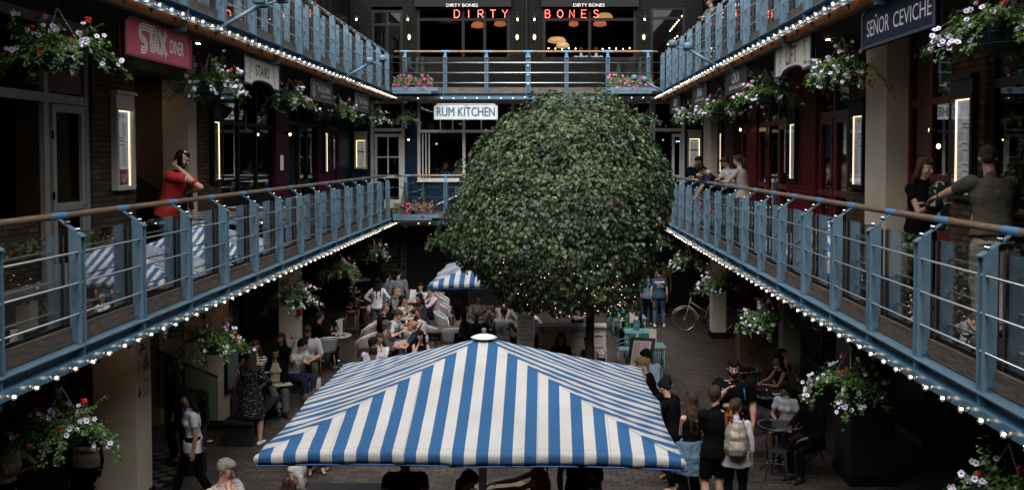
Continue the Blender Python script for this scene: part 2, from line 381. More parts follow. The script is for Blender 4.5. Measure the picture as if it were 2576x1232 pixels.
def balustrade(fn, z, u0, u1, us, label, oakm, weam, back=False, cut=None, u_end=None):
    root = empty('balustrade', fn((u0+u1)/2, 0, z-.18)); inv = root.location.copy()
    tag(root, label, 'balustrade', 'steel and glass balustrades round the galleries')
    def fin(mb, name, mats, par=root, smooth=False):
        mb.v = [tuple(Vector(v)-(inv if par is root else inv)) for v in mb.v]
        return mb.build(name, mats, par, smooth)
    for i,u in enumerate(us):
        fin(post_mesh(fn, u, z, knobs=back and i == 3, wide=1.5 if back and i == 3 else 1.0), 'post', [steel, steel_dark, chrome])
    hz = z+1.065; hw = -.255
    mb = MB(); n = max(2, int((u1-u0)/.7)); mb.tube([fn(u0+(u1-u0)*k/n, hw, hz) for k in range(n+1)], .034, 14)
    hr = fin(mb, 'handrail', oakm, smooth=True)
    for u in us:
        mb = MB(); mb.tube([fn(u-.14,hw,hz), fn(u+.14,hw,hz)], .0375, 14)
        for s in (-1,1): mb.tube([fn(u+s*.14-.008,hw,hz), fn(u+s*.14+.008,hw,hz)], .0385, 14)
        fin(mb, 'sleeve', sleeve_m, hr)
    for dz in (.12,.42,.72):
        mb = MB(); mb.tube([fn(u0,-.03,z+dz), fn((u0+u1)/2,-.03,z+dz), fn(u1,-.03,z+dz)], .0105, 8)
        fin(mb, 'rod', inox, smooth=True)
    ends = list(us)
    for a,b in zip(ends[:-1], ends[1:]):
        mb = MB(); lbox(mb, fn, (a+.066,-.172,z+.02),(b-.066,-.162,z+.90)); g = fin(mb, 'glass_panel', glass)
        for s in (a+.054, b-.070):
            mb = MB(); lbox(mb, fn, (s,-.179,z-.0),(s+.016,-.155,z+.88)); fin(mb, 'edge_strip', dkedge, g)
        mb = MB(); lbox(mb, fn, (a+.053,-.135,z-.172),(b-.053,-.095,z-.01)); fin(mb, 'kickboard', weam)
    return root
def edge(fn, z, u0, u1, us, label, fasc):
    """channel beam with ledge, knob bolts, timber fascia and stub brackets"""
    root = empty('edge_beam', fn((u0+u1)/2, 0, z-.45)); inv = root.location.copy()
    tag(root, label, 'beam', 'blue edge beams of the galleries')
    def fin(mb, name, mats, smooth=False):
        mb.v = [tuple(Vector(v)-inv) for v in mb.v]; return mb.build(name, mats, root, smooth)
    mb = MB()
    lbox(mb, fn, (u0,-.20,z-.195),(u1,.035,z-.183), 0)
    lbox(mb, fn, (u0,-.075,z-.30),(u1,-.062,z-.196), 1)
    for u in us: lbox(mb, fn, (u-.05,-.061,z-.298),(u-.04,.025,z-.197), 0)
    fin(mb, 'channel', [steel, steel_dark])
    mb = MB()
    k = 0; u = u0+.2
    while u < u1:
        c = fn(u, -.061, z-.245); mb.lathe(c, [(.026,0),(.026,.006),(.018,.010),(.020,.018),(.009,.022)], 9, 0, axis=fn(0,1,0)-fn(0,0,0)); u += .352*1.5
    fin(mb, 'bolt_heads', mat('galvanised', (.32,.31,.29), .45, .8, noise=(.15,.12,.1), nscale=40)).__setitem__('kind','stuff')
    mb = MB(); lbox(mb, fn, (u0,-.17,z-.43),(u1,-.078,z-.305)); fin(mb, 'fascia_board', fasc)
    for u in us[::3]:
        mb = MB(); lbox(mb, fn, (u-.07,-.19,z-.48),(u+.07,-.05,z-.432)); lbox(mb, fn, (u-.045,-.06,z-.45),(u+.045,-.03,z-.30)); fin(mb, 'bracket', steel)
    return root
bulb_glass = glassm('bulb_glass', (.95,.93,.9), 2.6)
bulb_hot = emis('bulb_filament', (1.0,.82,.60), 5.0); bulb_warm = emis('bulb_filament_warm', (1.0,.70,.40), 4.0); bulb_off = mat('bulb_unlit', (.3,.25,.18), .3)
bulb_base = mat('bulb_base', (.55,.5,.42), .25, .6)
def bulb_proto():
    mb = MB()
    mb.lathe((0,0,0), [(.017,-.005),(.017,.012),(.014,.02)], 10, 1)
    mb.lathe((0,0,0), [(.016,.020),(.018,.030),(.019,.040),(.026,.052),(.031,.062),(.031,.072),(.026,.082),(.014,.089),(.004,.091)], 12, 0)
    mb.ellip((0,0,.060), (.0125,.0125,.014), nu=8, nv=6, mi=2)
    return mb
BP = bulb_proto(); bulb_meshes = {}
def bulb_mesh(axis, hot):
    key = tuple(round(a) for a in axis)+(hot.name,)
    if key not in bulb_meshes:
        q = Vector((0,0,1)).rotation_difference(Vector(axis)); me = bpy.data.meshes.new('bulb')
        me.from_pydata([tuple(q @ Vector(v)) for v in BP.v], [], BP.f)
        for m in (bulb_glass, bulb_base, hot): me.materials.append(m)
        me.polygons.foreach_set('material_index', BP.m); me.polygons.foreach_set('use_smooth', [f != 0 for f in BP.m]); bulb_meshes[key] = me
    return bulb_meshes[key]
bulb_dead = {}
def bulb_rail(fn, z, u0, u1, ub, label, step=.352, dead=()):
    root = empty('bulb_rail', fn((u0+u1)/2, .05, z-.35)); inv = root.location.copy()
    tag(root, label, 'light bulbs', 'rails of round bulbs along the gallery edges')
    mb = MB(); lbox(mb, fn, (u0,-.06,z-.301),(u1,.050,z-.293)); lbox(mb, fn, (u0,.042,z-.375),(u1,.050,z-.302))
    mb.v = [tuple(Vector(v)-inv) for v in mb.v]; mb.build('rail', mat('blue_rail_gloss', (.08,.18,.28), .25, noise=(.055,.14,.22), nscale=6, bump=.06, bscale=80), root)
    mb = MB(); lbox(mb, fn, (u0,-.045,z-.312),(u1,-.030,z-.303)); mb.v = [tuple(Vector(v)-inv) for v in mb.v]; mb.build('warm_strip', emis('warm_led_strip', (1.0,.48,.20), 1.6), root)
    mb = MB(); u = u0+.9
    while u < u1:
        lbox(mb, fn, (u-.02,.0,z-.40),(u+.02,.038,z-.376)); mb.tube([fn(u,.02,z-.40), fn(u+.01,.01,z-.43)], .008, 6); u += 1.444/2
    mb.v = [tuple(Vector(v)-inv) for v in mb.v]; mb.build('cable_clips', black, root)['kind'] = 'stuff'
    ax = fn(0,1,0)-fn(0,0,0); u = ub; k = 0
    while u < u1-.1:
        q = rnd.random(); o = bpy.data.objects.new('bulb', bulb_mesh(ax, bulb_off if q < .02 else (bulb_warm if q < .3 else bulb_hot))); col.objects.link(o); o.parent = root
        p = fn(u+rnd.gauss(0,.006), .050, z-.338+rnd.gauss(0,.003)) - inv; o.location = p
        o.rotation_euler = Vector((rnd.gauss(0,.08), rnd.gauss(0,.08), rnd.gauss(0,.08)))
        u += step; k += 1
    return root
usL = [9.43+1.444*k for k in range(-1,14)]
usR = [7.53+1.305*k for k in range(-1,17)]
usB = [-3.0+1.235*k for k in range(0,6)]
usB2 = [-4.3]+usB[0:6]+[3.15]
for z, lv in ((Z1,'first floor'), (Z2,'upper floor')):
    usb = [XL+.35] + [(x-PX)*YB/F for x in (1120,1224,1328.6,1425,1529)] + [XR-.3]
    # corner post first so that index 3 is the wide middle post
    balustrade(frame_left, z, 5.4, YB+.2, usL, 'blue steel and glass balustrade with oak handrail along the left gallery, %s' % lv, oak, weathered)
    balustrade(frame_right, z, 4.6, YB+.2, usR, 'blue steel and glass balustrade with oak handrail along the right gallery, %s' % lv, oak, weathered)
    balustrade(frame_back, z, XL, XR, usb, 'short blue steel and glass balustrade across the far end, %s' % lv, oakx, weatheredx, back=True)
    edge(frame_left, z, 3.0, YB+.15, usL, 'blue channel beam and stained fascia under the left balustrade, %s' % lv, fasciaw)
    edge(frame_right, z, 2.0, YB+.15, usR, 'blue channel beam and stained fascia under the right balustrade, %s' % lv, fasciaw)
    edge(frame_back, z, XL+.01, XR-.01, usb, 'blue channel beam and stained fascia across the far end, %s' % lv, fasciawx)
    bulb_rail(frame_left, z, 3.0, YB-.06, 7.60, 'row of lit round bulbs along the left gallery edge, %s' % lv)
    bulb_rail(frame_right, z, 2.0, YB-.06, 6.52, 'row of lit round bulbs along the right gallery edge, %s' % lv)
    bulb_rail(frame_back, z, XL+.06, XR-.06, XL+.75, 'row of lit round bulbs across the far gallery edge, %s' % lv)
# ================================================================ LETTERING
def text_geo(s, spacing=1.0, bold=0.0):
    cu = bpy.data.curves.new('t', 'FONT'); cu.body = s; cu.size = 1; cu.extrude = 0; cu.space_character = spacing; cu.resolution_u = 3; cu.offset = bold
    o = bpy.data.objects.new('t', cu); col.objects.link(o); dg = bpy.context.evaluated_depsgraph_get()
    me = bpy.data.meshes.new_from_object(o.evaluated_get(dg)); vs = [tuple(v.co) for v in me.vertices]; fs = [tuple(p.vertices) for p in me.polygons]
    bpy.data.objects.remove(o); bpy.data.curves.remove(cu); bpy.data.meshes.remove(me); return vs, fs
TC = {}
def text_into(mb, s, org, ux, uy, W, Hh, lift=.003, mi=0, spacing=1.0, bold=0.0, nolift=False):
    """write s into the rectangle org + ux*W x uy*Hh"""
    k = (s, spacing, bold)
    if k not in TC: TC[k] = text_geo(*k)
    vs, fs = TC[k]
    xs = [v[0] for v in vs]; ys = [v[1] for v in vs]; x0,x1,y0,y1 = min(xs),max(xs),min(ys),max(ys)
    ux = Vector(ux); uy = Vector(uy); nn = ux.cross(uy).normalized(); org = Vector(org)+nn*lift
    mb.add([org + ux*((v[0]-x0)/(x1-x0)*W) + uy*((v[1]-y0)/max(y1-y0,1e-6)*Hh) for v in vs], fs, mi)
def text(name, s, org, ux, uy, W, Hh, m, parent, inv=(0,0,0), **kw):
    mb = MB(); text_into(mb, s, org, ux, uy, W, Hh, **kw); mb.v = [tuple(Vector(v)-Vector(inv)) for v in mb.v]; return mb.build(name, m, parent)
def fin_at(mb, name, mats, root, smooth=False):
    inv = root.location; mb.v = [tuple(Vector(v)-inv) for v in mb.v]; return mb.build(name, mats, root, smooth)
def fin_sub(mb, name, mats, par, root, smooth=False):
    inv = root.location; mb.v = [tuple(Vector(v)-inv) for v in mb.v]; return mb.build(name, mats, par, smooth)
# ================================================================ BUILDINGS
def wl(u,w,z): return Vector((WL+w,u,z))
def wr(u,w,z): return Vector((WR-w,u,z))
def wb(u,w,z): return Vector((u,WB-w,z))
def gl(u,w,z): return Vector((GL+w,u,z))
def gr(u,w,z): return Vector((GR-w,u,z))
def gb(u,w,z): return Vector((u,GB-w,z))
def fy(fn,u,w,z): return fn(u,w,z)
def pier(root, fn, u0, u1, z0, z1, m, name='wall', d=.30, out=0.0):
    mb = MB(); lbox(mb, fn, (u0,-d,z0),(u1,out,z1)); return fin_at(mb, name, m, root)
def shopfront(root, fn, u0, u1, z0, z1, fm, mull=(), trans=(), sill=None, fw=.07, stall=None, name='shopfront', door=None, gm=None, opened=False):
    """timber shop front: frame, mullions, transoms, one pane sheet, optional stall riser and doors"""
    mb = MB(); d0, d1 = -.10, -.02
    zb = z0 if sill is None else sill
    lbox(mb, fn, (u0,d0,zb),(u0+fw,d1,z1)); lbox(mb, fn, (u1-fw,d0,zb),(u1,d1,z1))
    lbox(mb, fn, (u0+fw,d0,z1-fw),(u1-fw,d1-.001,z1)); lbox(mb, fn, (u0+fw,d0,zb),(u1-fw,d1-.001,zb+fw))
    for m in mull: lbox(mb, fn, (m-fw/2,d0+.01,zb+fw),(m+fw/2,d1-.005,z1-fw))
    cuts = sorted([u0+fw/2]+list(mull)+[u1-fw/2])
    for t in trans:
        for a,b in zip(cuts[:-1],cuts[1:]): lbox(mb, fn, (a+fw/2,d0+.01,t-fw/2),(b-fw/2,d1-.008,t+fw/2))
    f = fin_at(mb, name, fm, root)
    if not opened: mb = MB(); lbox(mb, fn, (u0+fw,-.066,zb+fw),(u1-fw,-.060,z1-fw)); fin_sub(mb, 'pane', gm or winglass, f, root)
    if sill is not None:
        mb = MB(); lbox(mb, fn, (u0,-.25,z0),(u1,-.03,sill-.03)); fin_at(mb, 'stall_riser', stall or fm, root)
        mb = MB(); lbox(mb, fn, (u0-.03,-.12,sill-.029),(u1+.03,.06,sill-.001)); fin_sub(mb, 'sill', fm, f, root)
    for (a,b,zt) in (door or ()):
        mb = MB(); s = .085; e0, e1 = -.055, -.012
        lbox(mb, fn, (a,e0,z0+.01),(a+s,e1,zt)); lbox(mb, fn, (b-s,e0,z0+.01),(b,e1,zt))
        for (p,q) in ((z0+.011,z0+.28),(z0+.95,z0+1.05),(zt-.1,zt)): lbox(mb, fn, (a+s,e0,p),(b-s,e1-.001,q))
        dd = fin_at(mb, 'door', fm, root)
        mb = MB(); mb.cyl(fn(b-.05,-.01,z0+1.0), fn(b-.05,.04,z0+1.0), .012); mb.cyl(fn(b-.05,.04,z0+1.0), fn(b-.15,.04,z0+1.0), .009); fin_sub(mb, 'handle', chrome, dd, root)
        for hz in (.3,1.1,1.85):
            mb = MB(); lbox(mb, fn, (a-.012,-.02,z0+hz),(a+.012,.0,z0+hz+.1)); fin_sub(mb, 'hinge', black, dd, root)
    return f
CE = Z2-.33
bl = empty('building', (WL,15,0)); tag(bl, 'building along the left side of the courtyard, brick piers and painted shop fronts', 'building')
greyp = mat('warm_grey_joinery', (.36,.35,.335), .5, noise=(.27,.26,.25), nscale=5)
shopfront(bl, wl, 6.0, 12.95, Z1+.012, CE, greyp, mull=(8.9,11.85), trans=(5.62,), fw=.11, door=((11.97,12.80,5.55),), opened=True)
pier(bl, wl, 8.95, 11.79, Z1, 4.15, bk_brown, 'stall_riser', d=.25, out=-.11)
pier(bl, wl, 12.951, 14.30, Z1, CE, bk_brown, 'pier', out=.02)
# stair recess
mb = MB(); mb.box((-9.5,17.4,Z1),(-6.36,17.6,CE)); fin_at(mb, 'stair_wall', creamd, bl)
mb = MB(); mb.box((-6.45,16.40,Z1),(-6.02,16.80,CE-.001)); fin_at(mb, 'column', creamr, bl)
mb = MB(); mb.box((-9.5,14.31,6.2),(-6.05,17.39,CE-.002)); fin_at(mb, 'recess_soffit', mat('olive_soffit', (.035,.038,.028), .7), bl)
pier(bl, wl, 16.801, 18.1, Z1, CE, bk_brown, 'pier', out=.02)
shopfront(bl, wl, 18.101, 21.75, Z1+.012, CE, black, mull=(19.3,20.5), trans=(5.55,), fw=.08, sill=Z1+.75)
pier(bl, wl, 21.751, 22.85, Z1, CE, bk_mag, 'pier', out=.03)
shopfront(bl, wl, 22.851, 25.9, Z1+.012, CE, black, mull=(23.9,24.9), trans=(5.7,), fw=.08, door=((23.95,24.85,5.65),))
pier(bl, wl, 25.901, 27.3, Z1, CE, bk_mag, 'pier', out=.03)
shopfront(bl, wl, 27.301, 28.6, Z1+.012, CE, mat('magenta_joinery', (.085,.006,.04), .4), mull=(27.95,), trans=(5.7,), fw=.08)
pier(bl, wl, 28.601, 30.4, Z1, CE, bk_navy, 'wall', out=.0)
pier(bl, wl, -4, 5.999, Z1, CE, bk_brown, 'wall')
# dark rooms behind, with a partition wall
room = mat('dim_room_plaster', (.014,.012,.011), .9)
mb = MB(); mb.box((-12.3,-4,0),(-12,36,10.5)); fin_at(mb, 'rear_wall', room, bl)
# ---- upper level left: white painted brick with sash windows, then dark
PAR = 10.3
pier(bl, wl, -4, 9.0, Z2, PAR, bk_brown, 'wall')
u = 9.001
wins = [(9.6,11.2),(12.3,13.9),(15.0,16.6),(17.7,19.3),(20.4,22.0),(23.1,24.7),(26.0,27.8)]
prev = 9.001
for i,(a,b) in enumerate(wins):
    m = bk_white if i % 3 != 0 else bk_brown
    pier(bl, wl, prev, a, Z2, PAR, m, 'pier', out=.0)
    shopfront(bl, wl, a+.001, b-.001, Z2+.012, Z2+2.75, black, mull=((a+b)/2,), trans=(Z2+2.0,), fw=.07, sill=Z2+.45, stall=bk_white)
    pier(bl, wl, a, b, Z2+2.751, PAR, bk_white, 'lintel_wall')
    prev = b
pier(bl, wl, prev, 31, Z2, PAR, bk_black, 'wall')
# ---- right building
brt = empty('building', (WR,15,0)); tag(brt, 'building along the right side of the courtyard, red joinery between brick piers', 'building')
blacksf = mat('charcoal_joinery', (.012,.012,.013), .4)
shopfront(brt, wr, 5.0, 10.85, Z1+.012, CE, blacksf, mull=(7.0,9.0), trans=(5.7,), fw=.1, sill=Z1+.5)
pier(brt, wr, -4, 4.999, Z1, CE, bk_brown, 'wall')
pier(brt, wr, 10.851, 11.75, Z1, CE, bk_brown, 'pier', out=.03)
shopfront(brt, wr, 11.751, 13.25, Z1+.012, CE, redp, mull=(12.5,), trans=(5.60,4.62), fw=.09, sill=Z1+.62, stall=bk_brown)
mb = MB(); mb.box((WR-.28,13.251,Z1),(WR+.3,14.10,CE-.001)); fin_at(mb, 'column', creamr, brt)
pier(brt, wr, 14.101, 15.7, Z1, CE, bk_brown, 'pier', out=.03)
shopfront(brt, wr, 15.701, 17.6, Z1+.012, CE, redp, mull=(16.65,), trans=(5.62,), fw=.1, door=((15.82,16.58,5.56),(16.72,17.48,5.56)))
pier(brt, wr, 17.601, 19.65, Z1, CE, bk_red, 'pier', out=.03)
shopfront(brt, wr, 19.651, 22.5, Z1+.012, CE, redp, mull=(20.6,21.55), trans=(5.62,), fw=.1, door=((19.78,20.52,5.56),(21.65,22.38,5.56)))
pier(brt, wr, 22.501, 23.6, Z1, CE, bk_red, 'pier', out=.03)
shopfront(brt, wr, 23.601, 25.3, Z1+.012, CE, redp, mull=(24.45,), trans=(5.62,), fw=.1, door=((23.72,24.38,5.56),))
pier(brt, wr, 25.301, 27.4, Z1, CE, bk_brown, 'pier', out=.03)
mb = MB(); mb.box((WR-.25,27.401,Z1),(WR+.3,28.6,CE-.001)); fin_at(mb, 'column', creamr, brt)
pier(brt, wr, 28.601, 30.4, Z1, CE, bk_navy, 'wall', out=.0)
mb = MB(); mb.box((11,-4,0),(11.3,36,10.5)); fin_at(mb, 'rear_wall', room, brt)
prev = -4
for i,(a,b) in enumerate([(8.0,9.8),(11.0,12.8),(14.0,15.8),(17.0,18.8),(20.0,21.8),(23.2,25.0),(26.4,28.0)]):
    m = bk_brown if i < 5 else bk_black
    pier(brt, wr, prev, a, Z2, PAR, m, 'pier')
    shopfront(brt, wr, a+.001, b-.001, Z2+.012, Z2+2.75, redp if i < 5 else black, mull=((a+b)/2,), trans=(Z2+2.0,), fw=.07, sill=Z2+.45, stall=m)
    pier(brt, wr, a, b, Z2+2.751, PAR, m, 'lintel_wall'); prev = b
pier(brt, wr, prev, 31, Z2, PAR, bk_black, 'wall')
# ---- far building
bb = empty('building', (0,WB,0)); tag(bb, 'building across the far end, navy brick with pale windows below and black brick above', 'building')
kx = WB/F
def X(px): return (px-PX)*kx
pier(bb, wb, WL, X(932), Z1, CE, bk_navy, 'wall')
shopfront(bb, wb, X(932)+.001, X(1018), Z1+.012, CE, whitep, trans=(5.72,), fw=.1, door=((X(942),X(1010),5.6),))
mb = MB(); lbox(mb, wb, ((X(942)+X(1010))/2-.02,-.05,Z1+1.1),((X(942)+X(1010))/2+.02,-.013,5.49)); lbox(mb, wb, (X(942)+.09,-.05,4.85),(X(1010)-.09,-.0135,4.89)); fin_at(mb, 'glazing_bar', whitep, bb)
pier(bb, wb, X(1018)+.001, X(1050), Z1, CE, bk_navy, 'wall')
shopfront(bb, wb, X(1050)+.001, X(1420), Z1+.012, CE, whitep, mull=(X(1167),X(1290)), trans=(5.68,), fw=.09, sill=4.12, stall=bk_navy)
mb = MB()
for px in (1108,1139,1211,1250): lbox(mb, wb, (X(px)-.02,-.09,5.73),(X(px)+.02,-.025,CE-.09))
for px in (1064,1072,1080): lbox(mb, wb, (X(px)-.018,-.02,4.22),(X(px)+.018,.03,5.6))
fin_at(mb, 'glazing_bar', whitep, bb)
pier(bb, wb, X(1420)+.001, X(1500), Z1, CE, bk_navy, 'wall')
shopfront(bb, wb, X(1500)+.001, X(1640), Z1+.012, CE, whitep, mull=(X(1570),), trans=(5.68,), fw=.09, sill=4.12, stall=bk_navy)
shopfront(bb, wb, X(1640)+.001, X(1722), Z1+.012, CE, whitep, trans=(5.72,), fw=.1, door=((X(1690),X(1716),5.6),))
pier(bb, wb, X(1722)+.001, WR, Z1, CE, bk_navy, 'wall')
# upper far wall
for a,b in ((WL-.3,X(937)),(X(1015),X(1050)),(X(1283),X(1365)),(X(1600),X(1635)),(X(1722),WR+.3)):
    pier(bb, wb, a, b, Z2, PAR, bk_black, 'pier')
shopfront(bb, wb, X(937)+.001, X(1015)-.001, Z2+.012, 9.45, black, mull=(X(976),), trans=(9.0,8.0), fw=.08)
shopfront(bb, wb, X(1050)+.001, X(1283)-.001, Z2+.012, 9.55, black, mull=(X(1166),X(1220)), trans=(9.16,), fw=.09, sill=7.9, stall=bk_black, opened=True)
shopfront(bb, wb, X(1365)+.001, X(1600)-.001, Z2+.012, 9.55, black, mull=(X(1483),), trans=(9.16,), fw=.09, sill=7.9, stall=bk_black, opened=True)
shopfront(bb, wb, X(1635)+.001, X(1722)-.001, Z2+.012, 9.55, black, trans=(9.2,), fw=.08)
for a,b in ((937,1015),(1050,1283),(1365,1600),(1635,1722)): pier(bb, wb, X(a), X(b), 9.551, PAR, bk_black, 'lintel_wall')
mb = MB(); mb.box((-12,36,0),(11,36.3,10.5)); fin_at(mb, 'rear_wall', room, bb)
for (a,b) in ((1047,1287),(1362,1604)):
    mb = MB(); lbox(mb, wb, (X(a),.0,9.52),(X(b),.22,9.90)); lbox(mb, wb, (X(a)-.05,.0,9.901),(X(b)+.05,.27,9.96)); fin_at(mb, 'fascia', black, bb)
mb = MB(); mb.cyl(wb(X(1325),.06,Z2), wb(X(1325),.06,PAR), .05, 10); fin_at(mb, 'drainpipe', black, bb)
# roof slabs hold daylight out of the rooms
roofm = mat('roof_lead', (.05,.05,.05), .8)
for o_,bx in ((bl,((-12.3,-4,PAR),(WL,36.3,PAR+.2))),(brt,((WR,-4,PAR),(11.3,36.3,PAR+.2))),(bb,((WL+.001,WB,PAR),(WR-.001,36.3,PAR+.2)))):
    mb = MB(); mb.box(*bx); fin_at(mb, 'roof', roofm, o_)
# ---- the near building the picture is taken from
bn = empty('building', (0,-2.5,0)); tag(bn, 'building behind the near gallery that closes the courtyard', 'building')
mb = MB(); mb.box((-12,-3,0),(11,-2.6,11.9)); fin_at(mb, 'wall', bk_brown, bn)
# ---- ground floor fronts
whi = mat('pale_stucco', (.27,.26,.24), .8, noise=(.2,.19,.17), nscale=3, bump=.3, bscale=60)
SO = Z1-.33
shopfront(bl, gl, 3, 13.0, 0, SO, black, mull=(6,9,11), trans=(2.4,), fw=.08)
shopfront(bl, gl, 18.0, 23.5, 0, SO, black, mull=(19.8,21.6), trans=(2.3,), fw=.08)
pier(bl, gl, 23.501, GB, 0, SO, black, 'wall')
mb = MB(); mb.box((-10.5,17.5,0),(-7.0,17.7,SO)); fin_at(mb, 'stair_wall', creamd, bl)
shopfront(brt, gr, 2, 12.5, 0, SO, black, mull=(5,8,10.5), trans=(2.3,), fw=.09)
pier(brt, gr, 12.501, 16.0, 0, SO, black, 'wall')
shopfront(brt, gr, 16.001, 24.5, 0, SO, mat('blue_grey_joinery', (.05,.10,.14), .45), mull=(18,20,22), trans=(2.3,), fw=.09)
pier(brt, gr, 24.501, GB, 0, SO, bk_red, 'wall')
shopfront(bb, gb, -1.5, 2.5, 0, SO, black, mull=(-.5,.5,1.5), trans=(2.3,), fw=.08)
pier(bb, gb, GL, -1.501, 0, SO, black, 'wall'); pier(bb, gb, 2.501, GR, 0, SO, black, 'wall')
def column(x0,x1,y0,y1,m,label,base=True):
    c = empty('column', ((x0+x1)/2,(y0+y1)/2,0)); tag(c, label, 'column', 'columns that carry the galleries')
    mb = MB(); mb.box((x0,y0,.0),(x1,y1,SO)); fin_at(mb, 'shaft', m, c)
    mb = MB(); mb.box((x0-.03,y0-.03,.0),(x1+.03,y1+.03,.16)); fin_at(mb, 'plinth', black, c)
    return c
c1 = column(-6.23,-5.64,13.27,13.79, creamr, 'cream rendered column with the free water notice, nearest on the left')
c2 = column(-6.45,-5.76,17.26,17.60, creamr, 'cream rendered column with an arrow and lettering, beside the stair glass')
column(-5.92,-5.50,21.5,21.9, creamr, 'cream rendered column behind the bearded man, with a red fire call box')
column(4.53,4.90,25.96,26.4, creamr, 'pale column in front of the leaning bicycle')
column(4.56,5.2,14.25,15.05, blacksf, 'wide charcoal painted column beside the black round table')
column(4.62,4.95,18.6,19.0, whi, 'narrow grey white column behind the two seated women')
column(4.7,5.3,8.7,9.4, black, 'black column at the lower right behind the near flower basket')
mb = MB(); mb.box((1.0,0,0),(1.001,0,0))
# ================================================================ WRITING ON WALLS
ink = mat('black_lettering', (.02,.02,.02), .6); teal_ink = mat('teal_lettering', (.01,.09,.12), .6); pale_ink = mat('pale_lettering', (.5,.5,.48), .6); dim_ink = mat('grey_lettering', (.13,.13,.125), .6)
UY = (0,1,0); UZ = (0,0,1); UX = (1,0,0)
# column one: notice faces the courtyard (+X)
n1 = empty('notice', (-5.64,13.5,2.0)); tag(n1, 'refill not landfill and free water here notice painted on the cream column', 'notice')
xx = -5.638
def c1t(s, y, z, w, h, m): text('lettering', s, (xx,y,z), UY, UZ, w, h, m, n1, n1.location, lift=.001)
c1t('FREE',13.50,2.03,.22,.10,ink); c1t('WATER',13.50,1.91,.22,.085,ink); c1t('HERE',13.50,1.79,.22,.10,ink)
mb = MB()
def drop(cx, cz, r, hh, n=18):
    pts = [(0, hh)]
    for i in range(n+1):
        a = R(40) - (PI+R(80))*i/n; pts.append((r*math.cos(a), r*math.sin(a)))
    return [(xx+.002, 13.27+cx+p[0], cz+p[1]) for p in pts]
mb.add(drop(.35,2.36,.105,.26), [tuple(range(20))]); fin_at(mb, 'drop_emblem', teal_ink, n1)
mb = MB(); mb.add(drop(.12,1.90,.06,.16), [tuple(range(20))]); fin_at(mb, 'drop_emblem', teal_ink, n1)
for s,z in (('REFILL',2.40),('NOT',2.345),('LANDFILL',2.29)):
    text('lettering', s, (xx+.003,13.55 if s!='NOT' else 13.58,z), UY, UZ, .14 if s!='NOT' else .08, .035, creamr, n1, n1.location, lift=.001)
text('lettering', '#OneLess', (xx+.002,13.34,2.52), (0,0,-1), UY, .34, .06, ink, n1, n1.location)
mb = MB(); mb.box((xx,13.40,2.66),(xx+.004,13.62,2.70)); mb.box((xx,13.49,2.70),(xx+.004,13.53,2.76)); mb.box((xx,13.43,2.76),(xx+.004,13.60,2.785)); mb.box((xx,13.40,2.60),(xx+.004,13.44,2.66)); fin_at(mb, 'tap_emblem', ink, n1)
# column two: lettering faces the camera (-Y)
n2 = empty('notice', (-6.1,17.26,2.2)); tag(n2, 'hey coffee daydreaming lettering with an arrow on the cream column', 'notice')
for s,z,w in (('Hey',2.62,.26),('coffee',2.30,.36),('daydreaming',2.14,.58)):
    text('lettering', s, (-6.38,17.258,z), UX, UZ, w, .12, ink, n2, n2.location, lift=.001)
mb = MB(); mb.box((-6.10,17.252,1.72),(-6.085,17.257,2.66))
mb.add([(-6.14,17.254,2.6),(-6.045,17.254,2.6),(-6.0925,17.254,2.72)],[(0,1,2)])
for k in range(3): mb.add([(-6.15,17.254,1.70+k*.05),(-6.0925,17.254,1.75+k*.05),(-6.035,17.254,1.70+k*.05),(-6.035,17.254,1.73+k*.05),(-6.0925,17.254,1.78+k*.05),(-6.15,17.254,1.73+k*.05)],[(0,1,4,5),(1,2,3,4)])
fin_at(mb, 'arrow', ink, n2)
n1.location.z = 1.672; n1.scale = (1,1,.774); n2.location.z = 1.60
# call box on column three
cb = MB(); cb.box((-5.50,21.42,1.35),(-5.42,21.55,1.50)); tag(cb.build('call_box', mat('red_plastic', (.25,.01,.01), .4)), 'small red fire call box on the third cream column', 'call box')
# far ground wall lettering
fw = empty('wall_lettering', (-4.6,GB,2)); tag(fw, 'faded cafe lettering, quality, meats and coffee to go, on the black far wall', 'sign')
kg = (GB-.01)/F
def ft(s, x0, x1, y0, y1, m=dim_ink):
    a = atY(x0,y1,GB-.01); b = atY(x1,y0,GB-.01); text('lettering', s, a, UX, UZ, b.x-a.x, b.z-a.z, m, fw, fw.location, lift=.002)
ft('ESPRESSO',957,1000,600,612); ft('JUICE',962,1000,616,628); ft('COCKTAILS',955,998,632,645); ft('QUALITY',968,1006,650,658); ft('SERVICE & COURTESY',962,1004,661,664); ft('MEATS',963,996,668,678); ft('WITH SMOKE',963,994,681,684); ft('FISH',976,994,688,698)
for k,ch in enumerate('COFFEE'): ft(ch,1012,1019,601+k*9.6,608+k*9.6)
for k,ch in enumerate('TO'): ft(ch,1012,1019,666+k*9.6,673+k*9.6)
for k,ch in enumerate('GO'): ft(ch,1012,1019,688+k*9.6,695+k*9.6)
mb = MB()
def frame_y(mb, x0,x1,y0,y1,t=.02):
    a = atY(x0,y1,GB-.012); b = atY(x1,y0,GB-.012); Y0,Y1 = GB-.018,GB-.010
    mb.box((a.x,Y0,a.z),(a.x+t,Y1,b.z)); mb.box((b.x-t,Y0,a.z),(b.x,Y1,b.z)); mb.box((a.x+t,Y0,a.z),(b.x-t,Y1,a.z+t)); mb.box((a.x+t,Y0,b.z-t),(b.x-t,Y1,b.z))
frame_y(mb,1009,1022,596,662); frame_y(mb,1009,1022,663,685); frame_y(mb,1009,1022,686,707); frame_y(mb,960,998,665,680); frame_y(mb,960,998,596,630)
fin_at(mb, 'lettering_frame', dim_ink, fw)
bw = empty('wall_lettering', (GL,25,1.6)); tag(bw, 'barrel aged cocktails lettering on the black left wall', 'sign')
